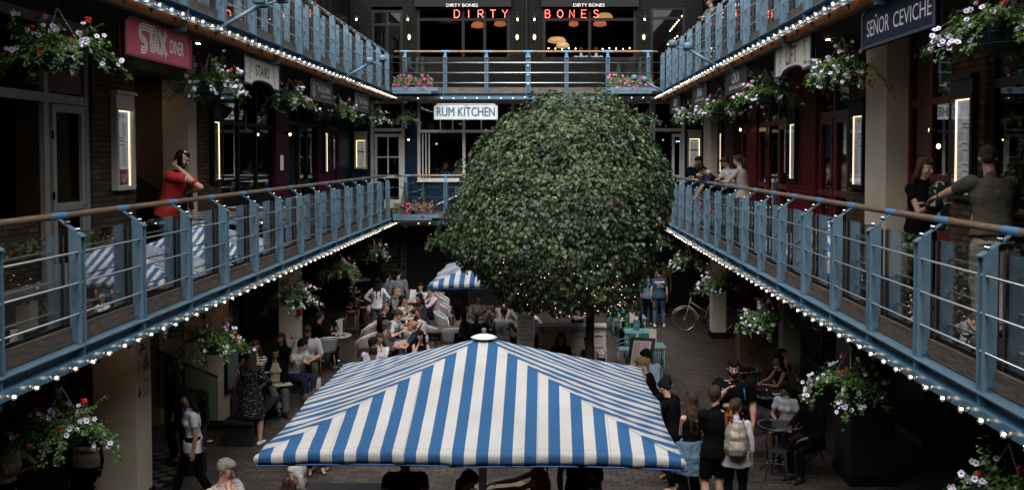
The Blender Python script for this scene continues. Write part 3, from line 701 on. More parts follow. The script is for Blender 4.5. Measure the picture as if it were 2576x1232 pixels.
for i,s in enumerate(('BARREL','AGED','COCKTAILS')):
    a = atX(818,722+i*7.5,GL+.02); text('lettering', s, a, UY, UZ, (1.2,.7,1.6)[i], .13, dim_ink, bw, bw.location, lift=.002)
# ================================================================ SIGNS
def ribbon(mb, pts, w, o, ux, uy, lift, mi=0, off=0.0):
    """flat stroke along 2D points"""
    ux = Vector(ux); uy = Vector(uy); nn = ux.cross(uy); o = Vector(o)+nn*lift; N = len(pts); L = []; Rr = []
    for i,p in enumerate(pts):
        a = Vector(pts[max(i-1,0)]); b = Vector(pts[min(i+1,N-1)]); t = (b-a).normalized(); nrm = Vector((-t.y,t.x))
        c = Vector(p)+nrm*off; L.append(c+nrm*w/2); Rr.append(c-nrm*w/2)
    W = lambda q: o+ux*q.x+uy*q.y
    mb.add([W(q) for q in L]+[W(q) for q in Rr], [(N+i,N+i+1,i+1,i) for i in range(N-1)], mi)
def outline_board(w, h, style):
    c = .055
    if style == 'arch':
        pts = [(0,0),(.18*w,0)]; pts += [(w/2-.30*w*math.cos(a), .10*math.sin(a)) for a in [PI*k/10 for k in range(11)]]; pts += [(w-.18*w,0),(w,0),(w,h),(0,h)]
        pts[1] = (.15*w,0); pts[-4] = (.85*w,0)
    else:
        pts = [(0,0),(w,0),(w,h-c*1.3)] + [(w-c*(1-math.cos(a))-0, h-c*1.3+c*.3*math.sin(a)) for a in (R(40),R(80))] + [(w-c*1.6,h-.012),(w-c*1.9,h),(c*1.9,h),(c*1.6,h-.012),(c*1.0,h-c*.95),(0,h-c*1.3)]
    return pts
def sign(org, ux, w, h, style, bm, rm, label, hooks=True, thick=.045):
    org = Vector(org); ux = Vector(ux); uy = Vector(UZ); nn = ux.cross(uy)
    root = empty('hanging_sign', org+ux*w/2); tag(root, label, 'sign', 'signs hung under the galleries')
    pts = outline_board(w,h,style); N = len(pts); P = lambda q,t: org+ux*q[0]+uy*q[1]+nn*t
    mb = MB(); mb.add([P(q,0) for q in pts]+[P(q,-thick) for q in pts], [tuple(range(N)), tuple(range(2*N-1,N-1,-1))]+[(i,i+N,(i+1)%N+N,(i+1)%N) for i in range(N)])
    fin_at(mb, 'board', bm, root)
    mb = MB(); cx, cy = w/2, h/2
    ins = [(q[0]+(cx-q[0])*.045*1.0*(1 if True else 0), q[1]+(cy-q[1])*.13) for q in pts]
    mb.add([P(q,.012) for q in pts]+[P(q,.012) for q in ins]+[P(q,-thick-.01) for q in pts]+[P(q,.002) for q in ins],
        [(i,(i+1)%N,(i+1)%N+N,i+N) for i in range(N)]+[(i+2*N,(i+1)%N+2*N,(i+1)%N,i) for i in range(N)]+[(i+N,(i+1)%N+N,(i+1)%N+3*N,i+3*N) for i in range(N)])
    fin_at(mb, 'border', rm, root)
    for f in (.25,.75):
        mb = MB(); p = org+ux*w*f+uy*h-nn*.02
        mb.tube([p+uy*(-.02), p+uy*.03], .006, 6); c = p+uy*.075
        mb.tube([c+uy*.045*math.cos(a)+ux*.018*math.sin(a) for a in [2*PI*k/10 for k in range(10)]], .005, 5, closed=True)
        mb.tube([p+uy*.12, p+uy*.19], .007, 6); fin_at(mb, 'hook', black, root)
    return root, org, ux
burg = mat('burgundy_board', (.52,.105,.14), .7, noise=(.43,.085,.115), nscale=3, stretch=(1,1,.15), spec=.15)
burgd = mat('burgundy_border', (.19,.025,.04), .5)
navy = mat('navy_board', (.022,.032,.075), .7, noise=(.016,.024,.055), nscale=3, spec=.1)
navyb = mat('navy_border', (.03,.045,.085), .45)
ivory = mat('ivory_board', (.80,.78,.72), .6, noise=(.68,.66,.60), nscale=3)
blueb = mat('slate_blue_border', (.035,.075,.115), .5)
charb = mat('charcoal_board', (.035,.035,.037), .55, noise=(.022,.022,.024), nscale=30)
charr = mat('charcoal_border', (.05,.05,.052), .5)
wht = mat('white_lettering', (.80,.79,.78), .6)
def stroke_letters(mb, org, ux, x0, y0, w, h, lift, n=3):
    """the striped three line lettering of the diner sign"""
    def S():
        p = [(1.0,.97),(.42,.97)]; p += [(.40-.30*math.sin(a), .76+.21*math.cos(a)) for a in [PI*k/8 for k in range(9)]]
        p = [(1.15,.95),(.5,.95)]+[(.45-.33*math.sin(a)*1.0, .72+.23*math.cos(a)) for a in [PI*.92*k/7 for k in range(8)]]
        p += [(.62,.44)]+[(.45+.33*math.sin(a), .25+.19*math.cos(a)) for a in [PI*k/7 for k in range(1,8)]]+[(.18,.10)]
        return p
    L = [(S(),0),([(1.15,.95),(1.75,.95)],0),([(1.34,.95),(1.34,.05)],0),([(1.56,.05),(1.88,.98),(2.20,.05)],0),([(1.72,.28),(2.04,.28)],0),([(2.18,.98),(3.05,.05)],0),([(3.05,.98),(2.36,.05)],0)]
    for pts,_ in L:
        for k in range(n):
            off = (k-(n-1)/2)*.105
            P = [(x0+p[0]/3.0*w, y0+p[1]*h) for p in pts]
            ribbon(mb, P, h*.062, org, ux, UZ, lift, off=off*h)
zt, zbm = 6.49, 6.04; SX = XL-.20; SXR = XR+.16
r_,o_,u_ = sign((SX,10.9,zbm), UY, 2.05, .45, 'notch', burg, burgd, 'burgundy diner sign with striped white letters, nearest hanging sign on the left')
mb = MB(); stroke_letters(mb, o_, u_, .38, .08, .80, .31, .004); fin_at(mb, 'lettering', wht, r_)
text('lettering','DINER',o_+Vector((0,1.32,.15)),UY,UZ,.46,.17,wht,r_,r_.location,bold=.01)
def scroll(mb, o, ux, cx, cy, s, flip):
    for (a0,a1,r0,r1,ox,oy) in ((0,4.6,.01,.06,0,0),(2.0,6.5,.012,.045,.03,.12),(3.0,7.2,.008,.035,-.02,-.10)):
        pts = []
        for k in range(12):
            t = k/11; a = a0+(a1-a0)*t; rr = r0+(r1-r0)*t; pts.append((cx+flip*(ox+rr*math.cos(a))*s, cy+(oy+rr*math.sin(a))*s))
        ribbon(mb, pts, .011*s, o, ux, UZ, .004)
    for (dx,dy) in ((.05,.15),(-.05,.13),(.06,-.02),(-.04,-.14),(.04,.06)):
        x,y = cx+flip*dx*s, cy+dy*s
        ribbon(mb, [(x-.02*s,y-.012*s),(x,y),(x+.022*s,y+.014*s)], .02*s, o, ux, UZ, .004)
r_,o_,u_ = sign((SX,15.2,zbm), UY, 2.05, .46, 'arch', ivory, blueb, 'ivory stairs sign with arched foot and black scroll ornament')
text('lettering','STAIRS',o_+Vector((0,.62,.17)),UY,UZ,.80,.18,ink,r_,r_.location,bold=.01)
mb = MB(); scroll(mb,o_,u_,.34,.25,1.0,1); scroll(mb,o_,u_,1.70,.25,1.0,-1); fin_at(mb,'scroll_ornament',ink,r_)
for k,(y0,lb) in enumerate(((19.5,'charcoal greek wine bar sign second from the far end on the left'),(24.0,'charcoal greek wine bar sign farthest away on the left, half hidden by petunias'))):
    r_,o_,u_ = sign((SX,y0,zbm), UY, 2.05, .45, 'notch', charb, charr, lb)
    text('lettering','The Life Goddess',o_+Vector((0,.62,.21)),UY,UZ,1.22,.16,wht,r_,r_.location)
    text('lettering','greek dine wine cocktails',o_+Vector((0,.98,.09)),UY,UZ,.86,.07,wht,r_,r_.location)
    mb = MB(); c = [(.33+.13*math.cos(a), .22+.15*math.sin(a)) for a in [2*PI*k/24 for k in range(25)]]; ribbon(mb,c,.012,o_,u_,UZ,.004)
    ribbon(mb,[(.33,.33),(.32,.24),(.30,.17),(.27,.11)],.03,o_,u_,UZ,.004); ribbon(mb,[(.32,.2),(.38,.15),(.36,.09)],.025,o_,u_,UZ,.0045); ribbon(mb,[(.26,.24),(.33,.27),(.40,.30)],.02,o_,u_,UZ,.005)
    fin_at(mb,'figure_emblem',wht,r_)
UYn = (0,-1,0)
def rsign(y0, *a, **k): return sign((SXR,y0,zbm+.04), UYn, *a, **k)
r_,o_,u_ = rsign(10.9, 2.05, .46, 'notch', navy, navyb, 'navy restaurant sign with white capitals, nearest hanging sign on the right')
o2 = o_+Vector(u_)*.17+Vector((0,0,.12)); text('lettering','SEÑOR',o2,u_,UZ,.68,.22,wht,r_,r_.location); text('lettering','CEVICHE',o2+Vector(u_)*.80,u_,UZ,.98,.16,wht,r_,r_.location)
r_,o_,u_ = rsign(15.0, 2.05, .46, 'arch', ivory, blueb, 'ivory lift sign with red capitals and black scroll ornament')
text('lettering','LIFT',o_+Vector(u_)*.68+Vector((0,0,.15)),u_,UZ,.62,.24,mat('dull_red_lettering',(.16,.01,.025),.6),r_,r_.location,bold=.015)
mb = MB(); scroll(mb,o_,u_,.32,.24,1.1,1); scroll(mb,o_,u_,1.72,.24,1.1,-1); fin_at(mb,'scroll_ornament',ink,r_)
for y0,s2,lb in ((19.1,'ROBATA GRILL & SUSHI','charcoal grill and sushi sign beyond the lift sign'),(23.3,'KOREAN BBQ','charcoal grill sign partly behind petunias, second farthest on the right'),(27.4,'ROBATA GRILL & SUSHI','charcoal grill sign farthest away on the right')):
    r_,o_,u_ = rsign(y0, 2.05, .46, 'notch', charb, charr, lb)
    text('lettering','OKA',o_+Vector(u_)*.68+Vector((0,0,.18)),u_,UZ,.70,.20,wht,r_,r_.location,bold=.02)
    text('lettering',s2,o_+Vector(u_)*.40+Vector((0,0,.07)),u_,UZ,1.25,.07,wht,r_,r_.location,bold=.01)
a = atY(1092,301,YB-.05); b = atY(1252,261,YB-.05)
r_,o_,u_ = sign(a, UX, b.x-a.x, b.z-a.z, 'notch', mat('pale_grey_board',(.62,.64,.65),.55,noise=(.42,.44,.45),nscale=4), mat('pale_grey_border',(.42,.44,.46),.5), 'pale grey rum bar sign with blue shaded capitals over the far windows')
w_ = b.x-a.x; bl_ink = mat('blue_lettering',(.012,.085,.15),.5); gsh = mat('grey_shadow_lettering',(.17,.18,.19),.6)
text('lettering','RUM KITCHEN',o_+Vector((w_*.05,0,.085)),UX,UZ,w_*.91,.27,gsh,r_,r_.location)
text('lettering','RUM KITCHEN',o_+Vector((w_*.04,-.004,.10)),UX,UZ,w_*.91,.27,bl_ink,r_,r_.location)
text('lettering','THE',o_+Vector((w_*.46,-.003,.395)),UX,UZ,w_*.07,.04,bl_ink,r_,r_.location)
# signs over the far upper windows
for s,x0,x1,y0,y1 in (('DIRTY BONES',1123,1202,10,18),('DIRTY BONES',1442,1521,9.5,17.5)):
    a = atY(x0,y1,WB-.222); b = atY(x1,y0,WB-.222)
    o = text('lettering',s,a,UX,UZ,b.x-a.x,b.z-a.z,wht,None); tag(o,'small white capitals on the black fascia over the %s upper window' % ('left' if x0 < 1300 else 'right'),'sign')
neon = emis('neon_tube', (1.0,.11,.08), 2.4, (.9,.2,.15))
GLY = {'D':[[(0,0),(0,1),(.45,1),(.75,.75),(.75,.25),(.45,0),(0,0)]],'I':[[(.35,0),(.35,1)]],'R':[[(0,0),(0,1),(.6,1),(.72,.75),(.6,.5),(0,.5)],[(.3,.5),(.72,0)]],
 'T':[[(0,1),(.8,1)],[(.4,1),(.4,0)]],'Y':[[(0,1),(.4,.5),(.8,1)],[(.4,.5),(.4,0)]],'B':[[(0,0),(0,1),(.5,1),(.65,.77),(.5,.54),(0,.54)],[(.5,.54),(.72,.28),(.55,0),(0,0)]],
 'O':[[(.4+.4*math.cos(a),.5+.5*math.sin(a)) for a in [2*PI*k/14 for k in range(15)]]],'N':[[(0,0),(0,1),(.7,0),(.7,1)]],'E':[[(.7,1),(0,1),(0,0),(.7,0)],[(0,.52),(.6,.52)]],
 'S':[[(.7,.85),(.5,1),(.2,1),(.04,.78),(.2,.56),(.5,.48),(.7,.25),(.5,0),(.2,0),(0,.15)]]}
for word,x0,x1 in (('DIRTY',1143,1277),('BONES',1372,1507)):
    a = atY(x0,45,WB-.12); b = atY(x1,26,WB-.12); hh = b.z-a.z; n = len(word); st = (b.x-a.x-hh*.72)/(n-1)
    root = empty('neon_sign', a); tag(root, 'red neon %s letters in the far upper window' % ('first word' if word == 'DIRTY' else 'second word'), 'neon sign')
    for i,ch in enumerate(word):
        mb = MB()
        for st_ in GLY[ch]: mb.tube([(i*st+p[0]*hh*.9, 0, p[1]*hh) for p in st_], .010, 6)
        mb.build('neon_letter', neon, root)
# superfood bar + poster wall near lower right
sp = empty('wall_lettering', (4.9,15.9,2.3)); tag(sp, 'superfood bar lettering on the black wall behind the flower basket', 'sign')
text('lettering','SUPERFOOD BAR',Vector((GR-.03,15.6,2.30)),UYn,UZ,2.2,.34,dim_ink,sp,sp.location,bold=.02); text('lettering','smoothies - juices - bowls',Vector((GR-.03,15.6,2.12)),UYn,UZ,2.0,.12,dim_ink,sp,sp.location)
po = empty('poster', (4.78,9.4,1.2)); tag(po, 'dark berry bar poster on the black wall at the lower right', 'poster')
mb = MB(); mb.box((GR-.35,5,0),(GR-.3,12.4,SO-.01)); fin_at(mb,'sheet',mat('poster_black',(.006,.006,.007),.5),po)
fi = mat('faint_lettering',(.035,.033,.03),.6); px_ = GR-.352
def pt(s,y,z,w,h,m=fi): text('lettering',s,Vector((px_,y,z)),UYn,UZ,w,h,m,po,po.location,lift=.002)
pt('acai',9.75,2.35,.55,.16); pt('berry',9.85,2.18,.72,.2)
mb = MB(); ribbon(mb,[(.45*math.cos(a),.33*math.sin(a)) for a in [2*PI*k/30 for k in range(31)]],.015,(px_,9.5,2.35),UYn,UZ,.003); ribbon(mb,[(.0,-1.35),(.75,-1.35)],.14,(px_,9.75,2.1),UYn,UZ,.003); fin_at(mb,'emblem',fi,po)
pt('acai',9.75,1.25,.55,.16); pt('berry',9.85,1.07,.72,.2); pt('Brazilian Superfood',9.75,.70,.72,.08,ink); pt('FIND US ON WWW.ACAIBERRYFOODS.COM',10.2,.32,1.7,.075,dim_ink); pt('ACAIBERRYFOODS',9.9,.20,.8,.06,dim_ink)
# exit sign, camera dome, feed-your-soul panel on left
mb = MB(); mb.box((-6.35,14.6,6.05),(-6.32,14.95,6.19)); tag(mb.build('exit_sign', mat('exit_green',(.01,.06,.03),.5)), 'small green exit sign under the diner sign', 'exit sign')
ex = bpy.data.objects['exit_sign']; ew = mat('exit_white',(.25,.28,.26),.5)
mb = MB(); E_ = Vector((-6.318,14.6,6.05)); ribbon(mb,[(.10,.12),(.10,.03)],.012,E_,UY,UZ,.0); ribbon(mb,[(.07,.06),(.10,.03),(.13,.06)],.012,E_,UY,UZ,.001); ribbon(mb,[(.22,.11),(.21,.07),(.18,.03)],.014,E_,UY,UZ,.0); ribbon(mb,[(.21,.07),(.25,.045),(.25,.02)],.012,E_,UY,UZ,.001); ribbon(mb,[(.18,.085),(.22,.095),(.26,.075)],.01,E_,UY,UZ,.002); mb.build('pictogram', ew, ex)
for (p,l) in (((-5.5,14.3,6.62),'dark dome camera under the left gallery ceiling'),((4.4,12.9,6.62),'dark dome camera under the right gallery ceiling')):
    mb = MB(); mb.lathe(p, [(.10,0),(.11,-.02),(.10,-.04)], 16, 0); mb.ellip((p[0],p[1],p[2]-.04),(.085,.085,.07),mi=1); tag(mb.build('dome_camera',[mat('grey_plastic',(.05,.05,.05),.4),blackg]),l,'camera')
mb = MB(); mb.box((WL-.055,11.95,5.70),(WL-.045,12.85,6.50)); fs = mb.build('window_panel', mat('maroon_panel',(.10,.008,.012),.5)); tag(fs,'maroon window panel reading feed your soul above the grey door','sign')
text('lettering','feed your soul.',(WL-.044,12.0,5.9),UY,UZ,.72,.13,mat('faded_pink',(.22,.12,.12),.6),fs); text('lettering','Shakin it',(WL-.044,12.0,6.15),UY,UZ,.72,.17,mat('faded_pink',(.22,.12,.12),.6),fs)
# ================================================================ MENU CASES
warm = emis('menu_strip_warm', (1.0,.74,.45), 1.2); yel = emis('menu_strip_yellow', (1.0,.86,.30), 1.2)
paper = mat('menu_paper_glow', (.30,.30,.31), .7, noise=(.26,.26,.27), nscale=4, emit=(.9,.9,1), estr=.09); tiny = mat('menu_print', (.08,.08,.085), .7)  # sheet glows faintly in place of the light from the case strips
def menu(fn, u0, u1, z0, z1, fm, em, label, title, dirn, pap=None, prn=None, foot=None, band=None):
    root = empty('menu_case', fn((u0+u1)/2,0,z0)); tag(root, label, 'menu case', 'lit menu cases on the walls'); ux = Vector(fn(1,0,0)-fn(0,0,0))*dirn
    t = .055; d = .09; prn = prn or tiny
    mb = MB(); lbox(mb, fn, (u0,.02,z0),(u0+t,d+.02,z1)); lbox(mb, fn, (u1-t,.02,z0),(u1,d+.02,z1)); lbox(mb, fn, (u0+t,.02,z0),(u1-t,d+.02,z0+t)); lbox(mb, fn, (u0+t,.02,z1-t),(u1-t,d+.02,z1)); lbox(mb, fn, (u0+.005,.02,z1+.001),(u1-.005,d+.01,z1+.17)); lbox(mb, fn, (u0-.03,.02,z1+.171),(u1+.03,d+.05,z1+.20)); lbox(mb, fn, (u0-.015,.02,z1+.201),(u1+.015,d+.035,z1+.22))
    fin_at(mb,'frame',fm,root)
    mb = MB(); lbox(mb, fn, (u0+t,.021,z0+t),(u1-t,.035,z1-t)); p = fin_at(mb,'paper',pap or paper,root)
    for a in ((u0+t,u0+t+.012),(u1-t-.012,u1-t)):
        mb = MB(); lbox(mb, fn, (a[0],.036,z0+t+.001),(a[1],.050,z1-t-.001)); fin_at(mb,'light_strip',em,root)
    mb = MB(); lbox(mb, fn, (u0+t+.013,.036,z1-t-.012),(u1-t-.013,.050,z1-t-.001)); fin_at(mb,'light_strip',em,root)
    W = (u1-u0)-2*t-.05; H = z1-z0-2*t; s0 = (u0+t+.025) if dirn > 0 else (u1-t-.025)
    o = Vector(fn(s0,.0365,z0+t)); mb = MB(); text_into(mb, title, o+ux*W*.18+Vector((0,0,H*.90)), ux, UZ, W*.64, H*.06, lift=.0)
    rg = random.Random(hash(label) % 1000 if False else len(label)); y = H*.84; lo = H*(.26 if foot else .05)
    while y > lo:
        if rg.random() < .14: y -= H*.02; ribbon(mb, [(W*.3,y),(W*.7,y)], H*.011, o, ux, UZ, .0)
        else:
            for c in (.04,.54): ribbon(mb, [(W*c,y),(W*(c+.2+.2*rg.random()),y)], H*.005, o, ux, UZ, .0)
        y -= H*.0165
    fin_sub(mb,'print',prn,p,root)
    if foot:
        mb = MB(); lbox(mb, fn, (u0+t+.02,.0355,z0+t+.01),(u1-t-.02,.037,z0+t+H*.22)); fin_sub(mb,'offer_panel',foot,p,root)
        text('lettering','£10',fn(u0+.25,.0375,z0+t+.07),ux,UZ,.12,.06,wht,p,root.location,lift=.0)
    if band:
        mb = MB(); lbox(mb, fn, (u0+t+.03,.0368,z0+H*.62),(u1-t-.03,.038,z0+H*.67)); fin_sub(mb,'title_band',band,p,root)
    mb = MB(); lbox(mb, fn, (u0+t+.001,d+.008,z0+t+.001),(u1-t-.001,d+.012,z1-t-.001)); fin_at(mb,'glass',glassm('case_glass',(.97,.97,.97),.6),root)
    return root
offer = mat('offer_red',(.30,.02,.015),.5); tealb = mat('teal_band',(.01,.13,.16),.5)
menu(wl,13.5,14.1,4.42,5.60,whitep,warm,'white framed lit menu case with a red offer, nearest on the left brick pier','MENU',1,foot=offer)
menu(wl,17.45,17.98,4.42,5.58,black,warm,'black framed lit menu case with dark paper on the second left brick pier','bird',1,pap=mat('black_paper',(.02,.02,.022),.6),prn=mat('chalk_print',(.2,.2,.2),.6))
menu(wl,26.3,26.9,4.42,5.58,black,warm,'slim lit menu case on the magenta wall towards the far left corner','menu',1)
kk = WB/F
menu(wb,(893-PX)*kk,(925-PX)*kk,4.50,5.45,creamr,yel,'yellow lit menu case on navy wall left of the far cream door','RUM KITCHEN',1,band=tealb)
menu(wb,(1729-PX)*kk,(1763-PX)*kk,4.55,5.50,creamr,yel,'yellow lit menu case at the far right corner behind the leaning group','RUM KITCHEN',1,band=tealb)
menu(wr,11.0,11.62,4.40,5.62,blacksf,warm,'black lit menu case beside the man in the olive polo','SEÑOR CEVICHE',-1)
menu(wr,14.75,15.45,4.40,5.58,black,warm,'black lit menu case on the brown brick pier left of the cream column','OKA',-1)
menu(wr,18.75,19.4,4.40,5.58,black,warm,'slim black lit menu case on the red brick pier','OKA',-1)
menu(wr,26.5,27.1,4.40,5.58,black,warm,'slim lit menu case near the far right cream column','OKA',-1)
# ground floor menu board on column two, and notice on magenta pier
nb = MB(); nb.box((-5.75,17.28,.62),(-5.70,17.95,1.52)); k_ = nb.build('menu_board',black); tag(k_,'black framed pizza menu board behind the woman in the dotted dress','menu board')
nb = MB(); nb.box((-5.699,17.33,.69),(-5.69,17.90,1.45)); nb.build('paper',mat('poster_paper',(.22,.23,.23),.7),k_)
mb = MB(); text_into(mb,'HOT PIZZA',(-5.689,17.42,1.25),UY,UZ,.36,.06,lift=0); fin = mb.build('lettering',mat('green_ink',(.03,.15,.06),.6),k_)
mb = MB()
for i in range(22):
    y_ = 1.19-i*.021; ribbon(mb,[(.05,y_),(.22+.03*(i%3),y_)],.006,(-5.689,17.33,0),UY,UZ,.0); ribbon(mb,[(.32,y_),(.48+.02*(i%2),y_)],.006,(-5.689,17.33,0),UY,UZ,.0)
mb.build('print',tiny,k_)
mb = MB(); mb.box((WL+.03,22.0,4.55),(WL+.05,22.32,4.95)); nn_ = mb.build('notice',black); tag(nn_,'small framed notice on the magenta pier below the lamp','notice')
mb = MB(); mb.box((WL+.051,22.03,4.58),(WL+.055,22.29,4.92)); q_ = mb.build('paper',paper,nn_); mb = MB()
for i in range(4): ribbon(mb,[(.06,.06+i*.03),(.2,.06+i*.03)],.008,(WL+.0555,22.03,4.58),UY,UZ,0)
ribbon(mb,[(.13+.05*math.cos(a),.25+.06*math.sin(a)) for a in [2*PI*k/16 for k in range(17)]],.01,(WL+.0555,22.03,4.58),UY,UZ,0); mb.build('print',tiny,q_)
# ================================================================ LAMPS
lamp_hot = emis('lamp_bulb_glow', (1.0,.62,.28), 11.0); lampg = glassm('lamp_glass',(.95,.93,.88),.8)
def lantern(p, n, label, grp='wall lanterns'):
    """swan neck wall lamp with a coolie shade over a glass jar"""
    p = Vector(p); n = Vector(n); root = empty('wall_lamp', p); tag(root,label,'lamp',grp); inv = p
    mb = MB(); mb.lathe((0,0,0),[(.05,0),(.05,.02),(.02,.03)],12,0,axis=n); mb.tube([n*.02, n*.10+Vector((0,0,.10)), n*.20+Vector((0,0,.16)), n*.28+Vector((0,0,.12)), n*.30+Vector((0,0,.03))],.010,8); mb.build('bracket',black,root,True)
    c = n*.30; mb = MB(); mb.lathe(c,[(.03,.05),(.035,.0),(.06,-.02),(.145,-.065),(.148,-.072),(.13,-.066),(.05,-.03),(.03,-.02)],18,0); mb.build('shade',black,root,True)
    mb = MB(); mb.lathe(c,[(.045,-.03),(.05,-.06),(.052,-.12),(.035,-.155),(.005,-.165)],14,0); mb.build('glass_jar',lampg,root,True)
    mb = MB(); mb.ellip(c+Vector((0,0,-.085)),(.022,.022,.035)); mb.build('bulb',lamp_hot,root,True)
    return root
def lan_at(fn, u, px, py, w, label):  # aim the jar at its height
    lantern(fn(u,0.0,w), (Vector(fn(0,1,0))-Vector(fn(0,0,0))), label)
lan_at(wl, 21.95, 0,0, 5.48, 'black wall lamp over the framed notice on the magenta pier')
lan_at(wb, X(1031.6), 0,0, 5.50, 'black wall lamp on the navy wall right of the far cream door')
lan_at(wr, 23.0, 0,0, 5.62, 'black wall lamp on the far red brick pier')
for px,l in ((903.6,'upper wall lamp at the far left door'),(1031,'upper wall lamp left of the far left window'),(1303,'upper wall lamp left of the drainpipe'),(1344.6,'upper wall lamp right of the drainpipe'),(1618,'upper wall lamp right of the far right window')):
    lan_at(wb, X(px), 0,0, 9.20, 'black '+l)
lan_at(wl, 24.9, 0,0, 9.9, 'black upper wall lamp high on the left wall')
for px,l in ((1031.6,'left of the far left window'),(1301.5,'left of the drainpipe'),(1344.6,'right of the drainpipe'),(1618,'right of the far right window')):
    root = empty('bulkhead_lamp', wb(X(px),0,8.60)); tag(root,'oval caged bulkhead lamp glowing '+l,'lamp','bulkhead lamps')
    mb = MB(); mb.lathe((0,0,0),[(.07,0),(.07,.03)],12,0,axis=(0,-1,0)); mb.build('back_plate',black,root)
    mb = MB(); mb.ellip((0,-.06,0),(.045,.05,.085)); mb.build('glass',emis('bulkhead_glow',(1.0,.66,.30),2.0),root,True)
    mb = MB()
    for k in (-1,0,1): mb.tube([(k*.03,-.03-.085*math.cos(a),.1*math.sin(a)) for a in [PI*(j/8-.5) for j in range(9)]],.005,5)
    mb.tube([(.06*math.cos(a),-.08,.1*math.sin(a)) for a in [2*PI*j/14 for j in range(14)]],.005,5,closed=True); mb.build('cage',mat('bronze',(.10,.07,.04),.4,.7),root)
# pendant lamps of the ground floor
def pendant(p, label, shade=True, col_='black'):
    root = empty('pendant_lamp', p); tag(root,label,'lamp','pendant lamps')
    mb = MB(); mb.cyl((0,0,.10),(0,0,max(.15,SO-p[2]) if p[2] < 3 else CE-p[2]),.006,6); mb.build('cord',black,root)
    mb = MB(); mb.lathe((0,0,0),[(.03,.14),(.04,.10),(.12,.06),(.20,-.02),(.205,-.03),(.19,-.025),(.1,.04),(.03,.06)],20,0); mb.build('shade',black,root,True)
    mb = MB(); mb.ellip((0,0,-.01),(.035,.035,.045)); mb.build('bulb',lamp_hot,root,True)
    return root
for px,py,X0,l in ((593,863,-6.4,'dark pendant lamp over the kiosk counter behind the second left basket'),(773,695,-6.4,'dark pendant lamp above the marble table at the third left basket')): pendant(atX(px,py,X0),l)
for px,py,X0,l in ((1779,658,5.1,'dark pendant lamp beside the right row of baskets near the bicycle'),(2100,869,5.1,'dark pendant lamp behind the second right basket')): pendant(atX(px,py,X0),l)
# lamps inside the far rooms
shade_o = emis('orange_shade_glow', (1.0,.30,.10), .15, (.6,.2,.1)); shade_w = emis('amber_shade_glow', (1.0,.60,.25), .2, (.6,.4,.2))
for px,py,rr,m,l in ((1202,64,.22,shade_o,'ribbed orange lampshade in the far left upper window'),(1258,60,.2,shade_o,'orange lampshade at the right of the far left upper window'),(1126,58,.34,mat('pale_dish_shade',(.3,.26,.2),.5),'wide pale dish lampshade in the far left upper window'),
    (1509,60,.22,shade_o,'low orange lampshade in the far right upper window'),(1521,42,.26,shade_w,'pale domed lampshade in the far right upper window'),(1443,60,.16,shade_o,'dull red drum lampshade in the far right upper window'),(1401,102,.3,shade_w,'amber layered lampshade at the left of the far right upper window'),(1416,115,.22,shade_w,'amber cone lampshade behind the layered one')):
    c = atY(px,py,WB+1.2); root = empty('pendant_lamp', c); tag(root,l,'lamp','lampshades inside the far upper rooms')
    mb = MB(); prof = [(.04,.12),(rr*.7,.09),(rr,.0),(rr*.96,-.06),(rr*.5,-.09)] if rr < .33 else [(.03,.06),(rr*.5,.03),(rr,-.01),(rr*.98,-.02)]
    mb.lathe((0,0,0),prof,20); mb.build('shade',m,root,True); mb = MB(); mb.cyl((0,0,.06),(0,0,11.5-c.z),.006,6); mb.build('cord',black,root)
pts_ = []
for px,py in ((1352,640/1.0),): pass
strings = [((1690,72),(1722,40),9),((1676,98),(1700,120),5),((1180,560),(1280,590),0)]
def dots(name, label, cat, P, r, m):
    root = empty(name, P[0]); tag(root,label,cat)
    mb = MB(); mb.tube([Vector(p)-P[0]+Vector((0,0,r)) for p in P],.004,5); mb.build('wire',black,root)
    for p in P:
        mb = MB(); mb.ellip(Vector(p)-P[0],(r,r,r*1.2),nu=8,nv=5); mb.build('bulb',m,root,True)
fest = emis('festoon_glow',(1.0,.55,.22),9.0)
dots('festoon_lights','string of orange bulbs in the far upper right doorway','lights',[atY(1686+ i*4.2, 78-i*5.2, WB+1.0+i*.15) for i in range(9)],.022,fest)
dots('festoon_lights','short string of orange bulbs low in the far upper right doorway','lights',[atY(1680+ i*6, 112-i*5, WB+1.4) for i in range(5)],.02,fest)
dots('festoon_lights','pair of filament bulbs in the right restaurant window','lights',[atX(2286,370,WR+.9),atX(2361,368,WR+.9)],.03,emis('filament_warm',(1,.6,.25),16))
dots('festoon_lights','ceiling lights inside the right restaurant','lights',[atX(2300,326,WR+1.4),atX(2335,327,WR+1.4),atX(2405,323,WR+1.4)],.03,fest)
dots('festoon_lights','small lights deep in the rum bar window','lights',[atY(1098,362,WB+2),atY(1190,276,WB+2.5),atY(1222,328,WB+3),atY(1228,331,WB+3)],.025,emis('red_spot',(1,.12,.08),6))
dots('festoon_lights','row of small amber lights along the back bar of the far upper right room','lights',[atY(1380+i*17,122+(i%3),WB+2.2) for i in range(13)],.018,fest)
dots('festoon_lights','pair of small blue lights in the far right doorway','lights',[atY(1702,356,WB+1.5),atY(1708,356,WB+1.5)],.02,emis('blue_spot',(.15,.25,1),8))
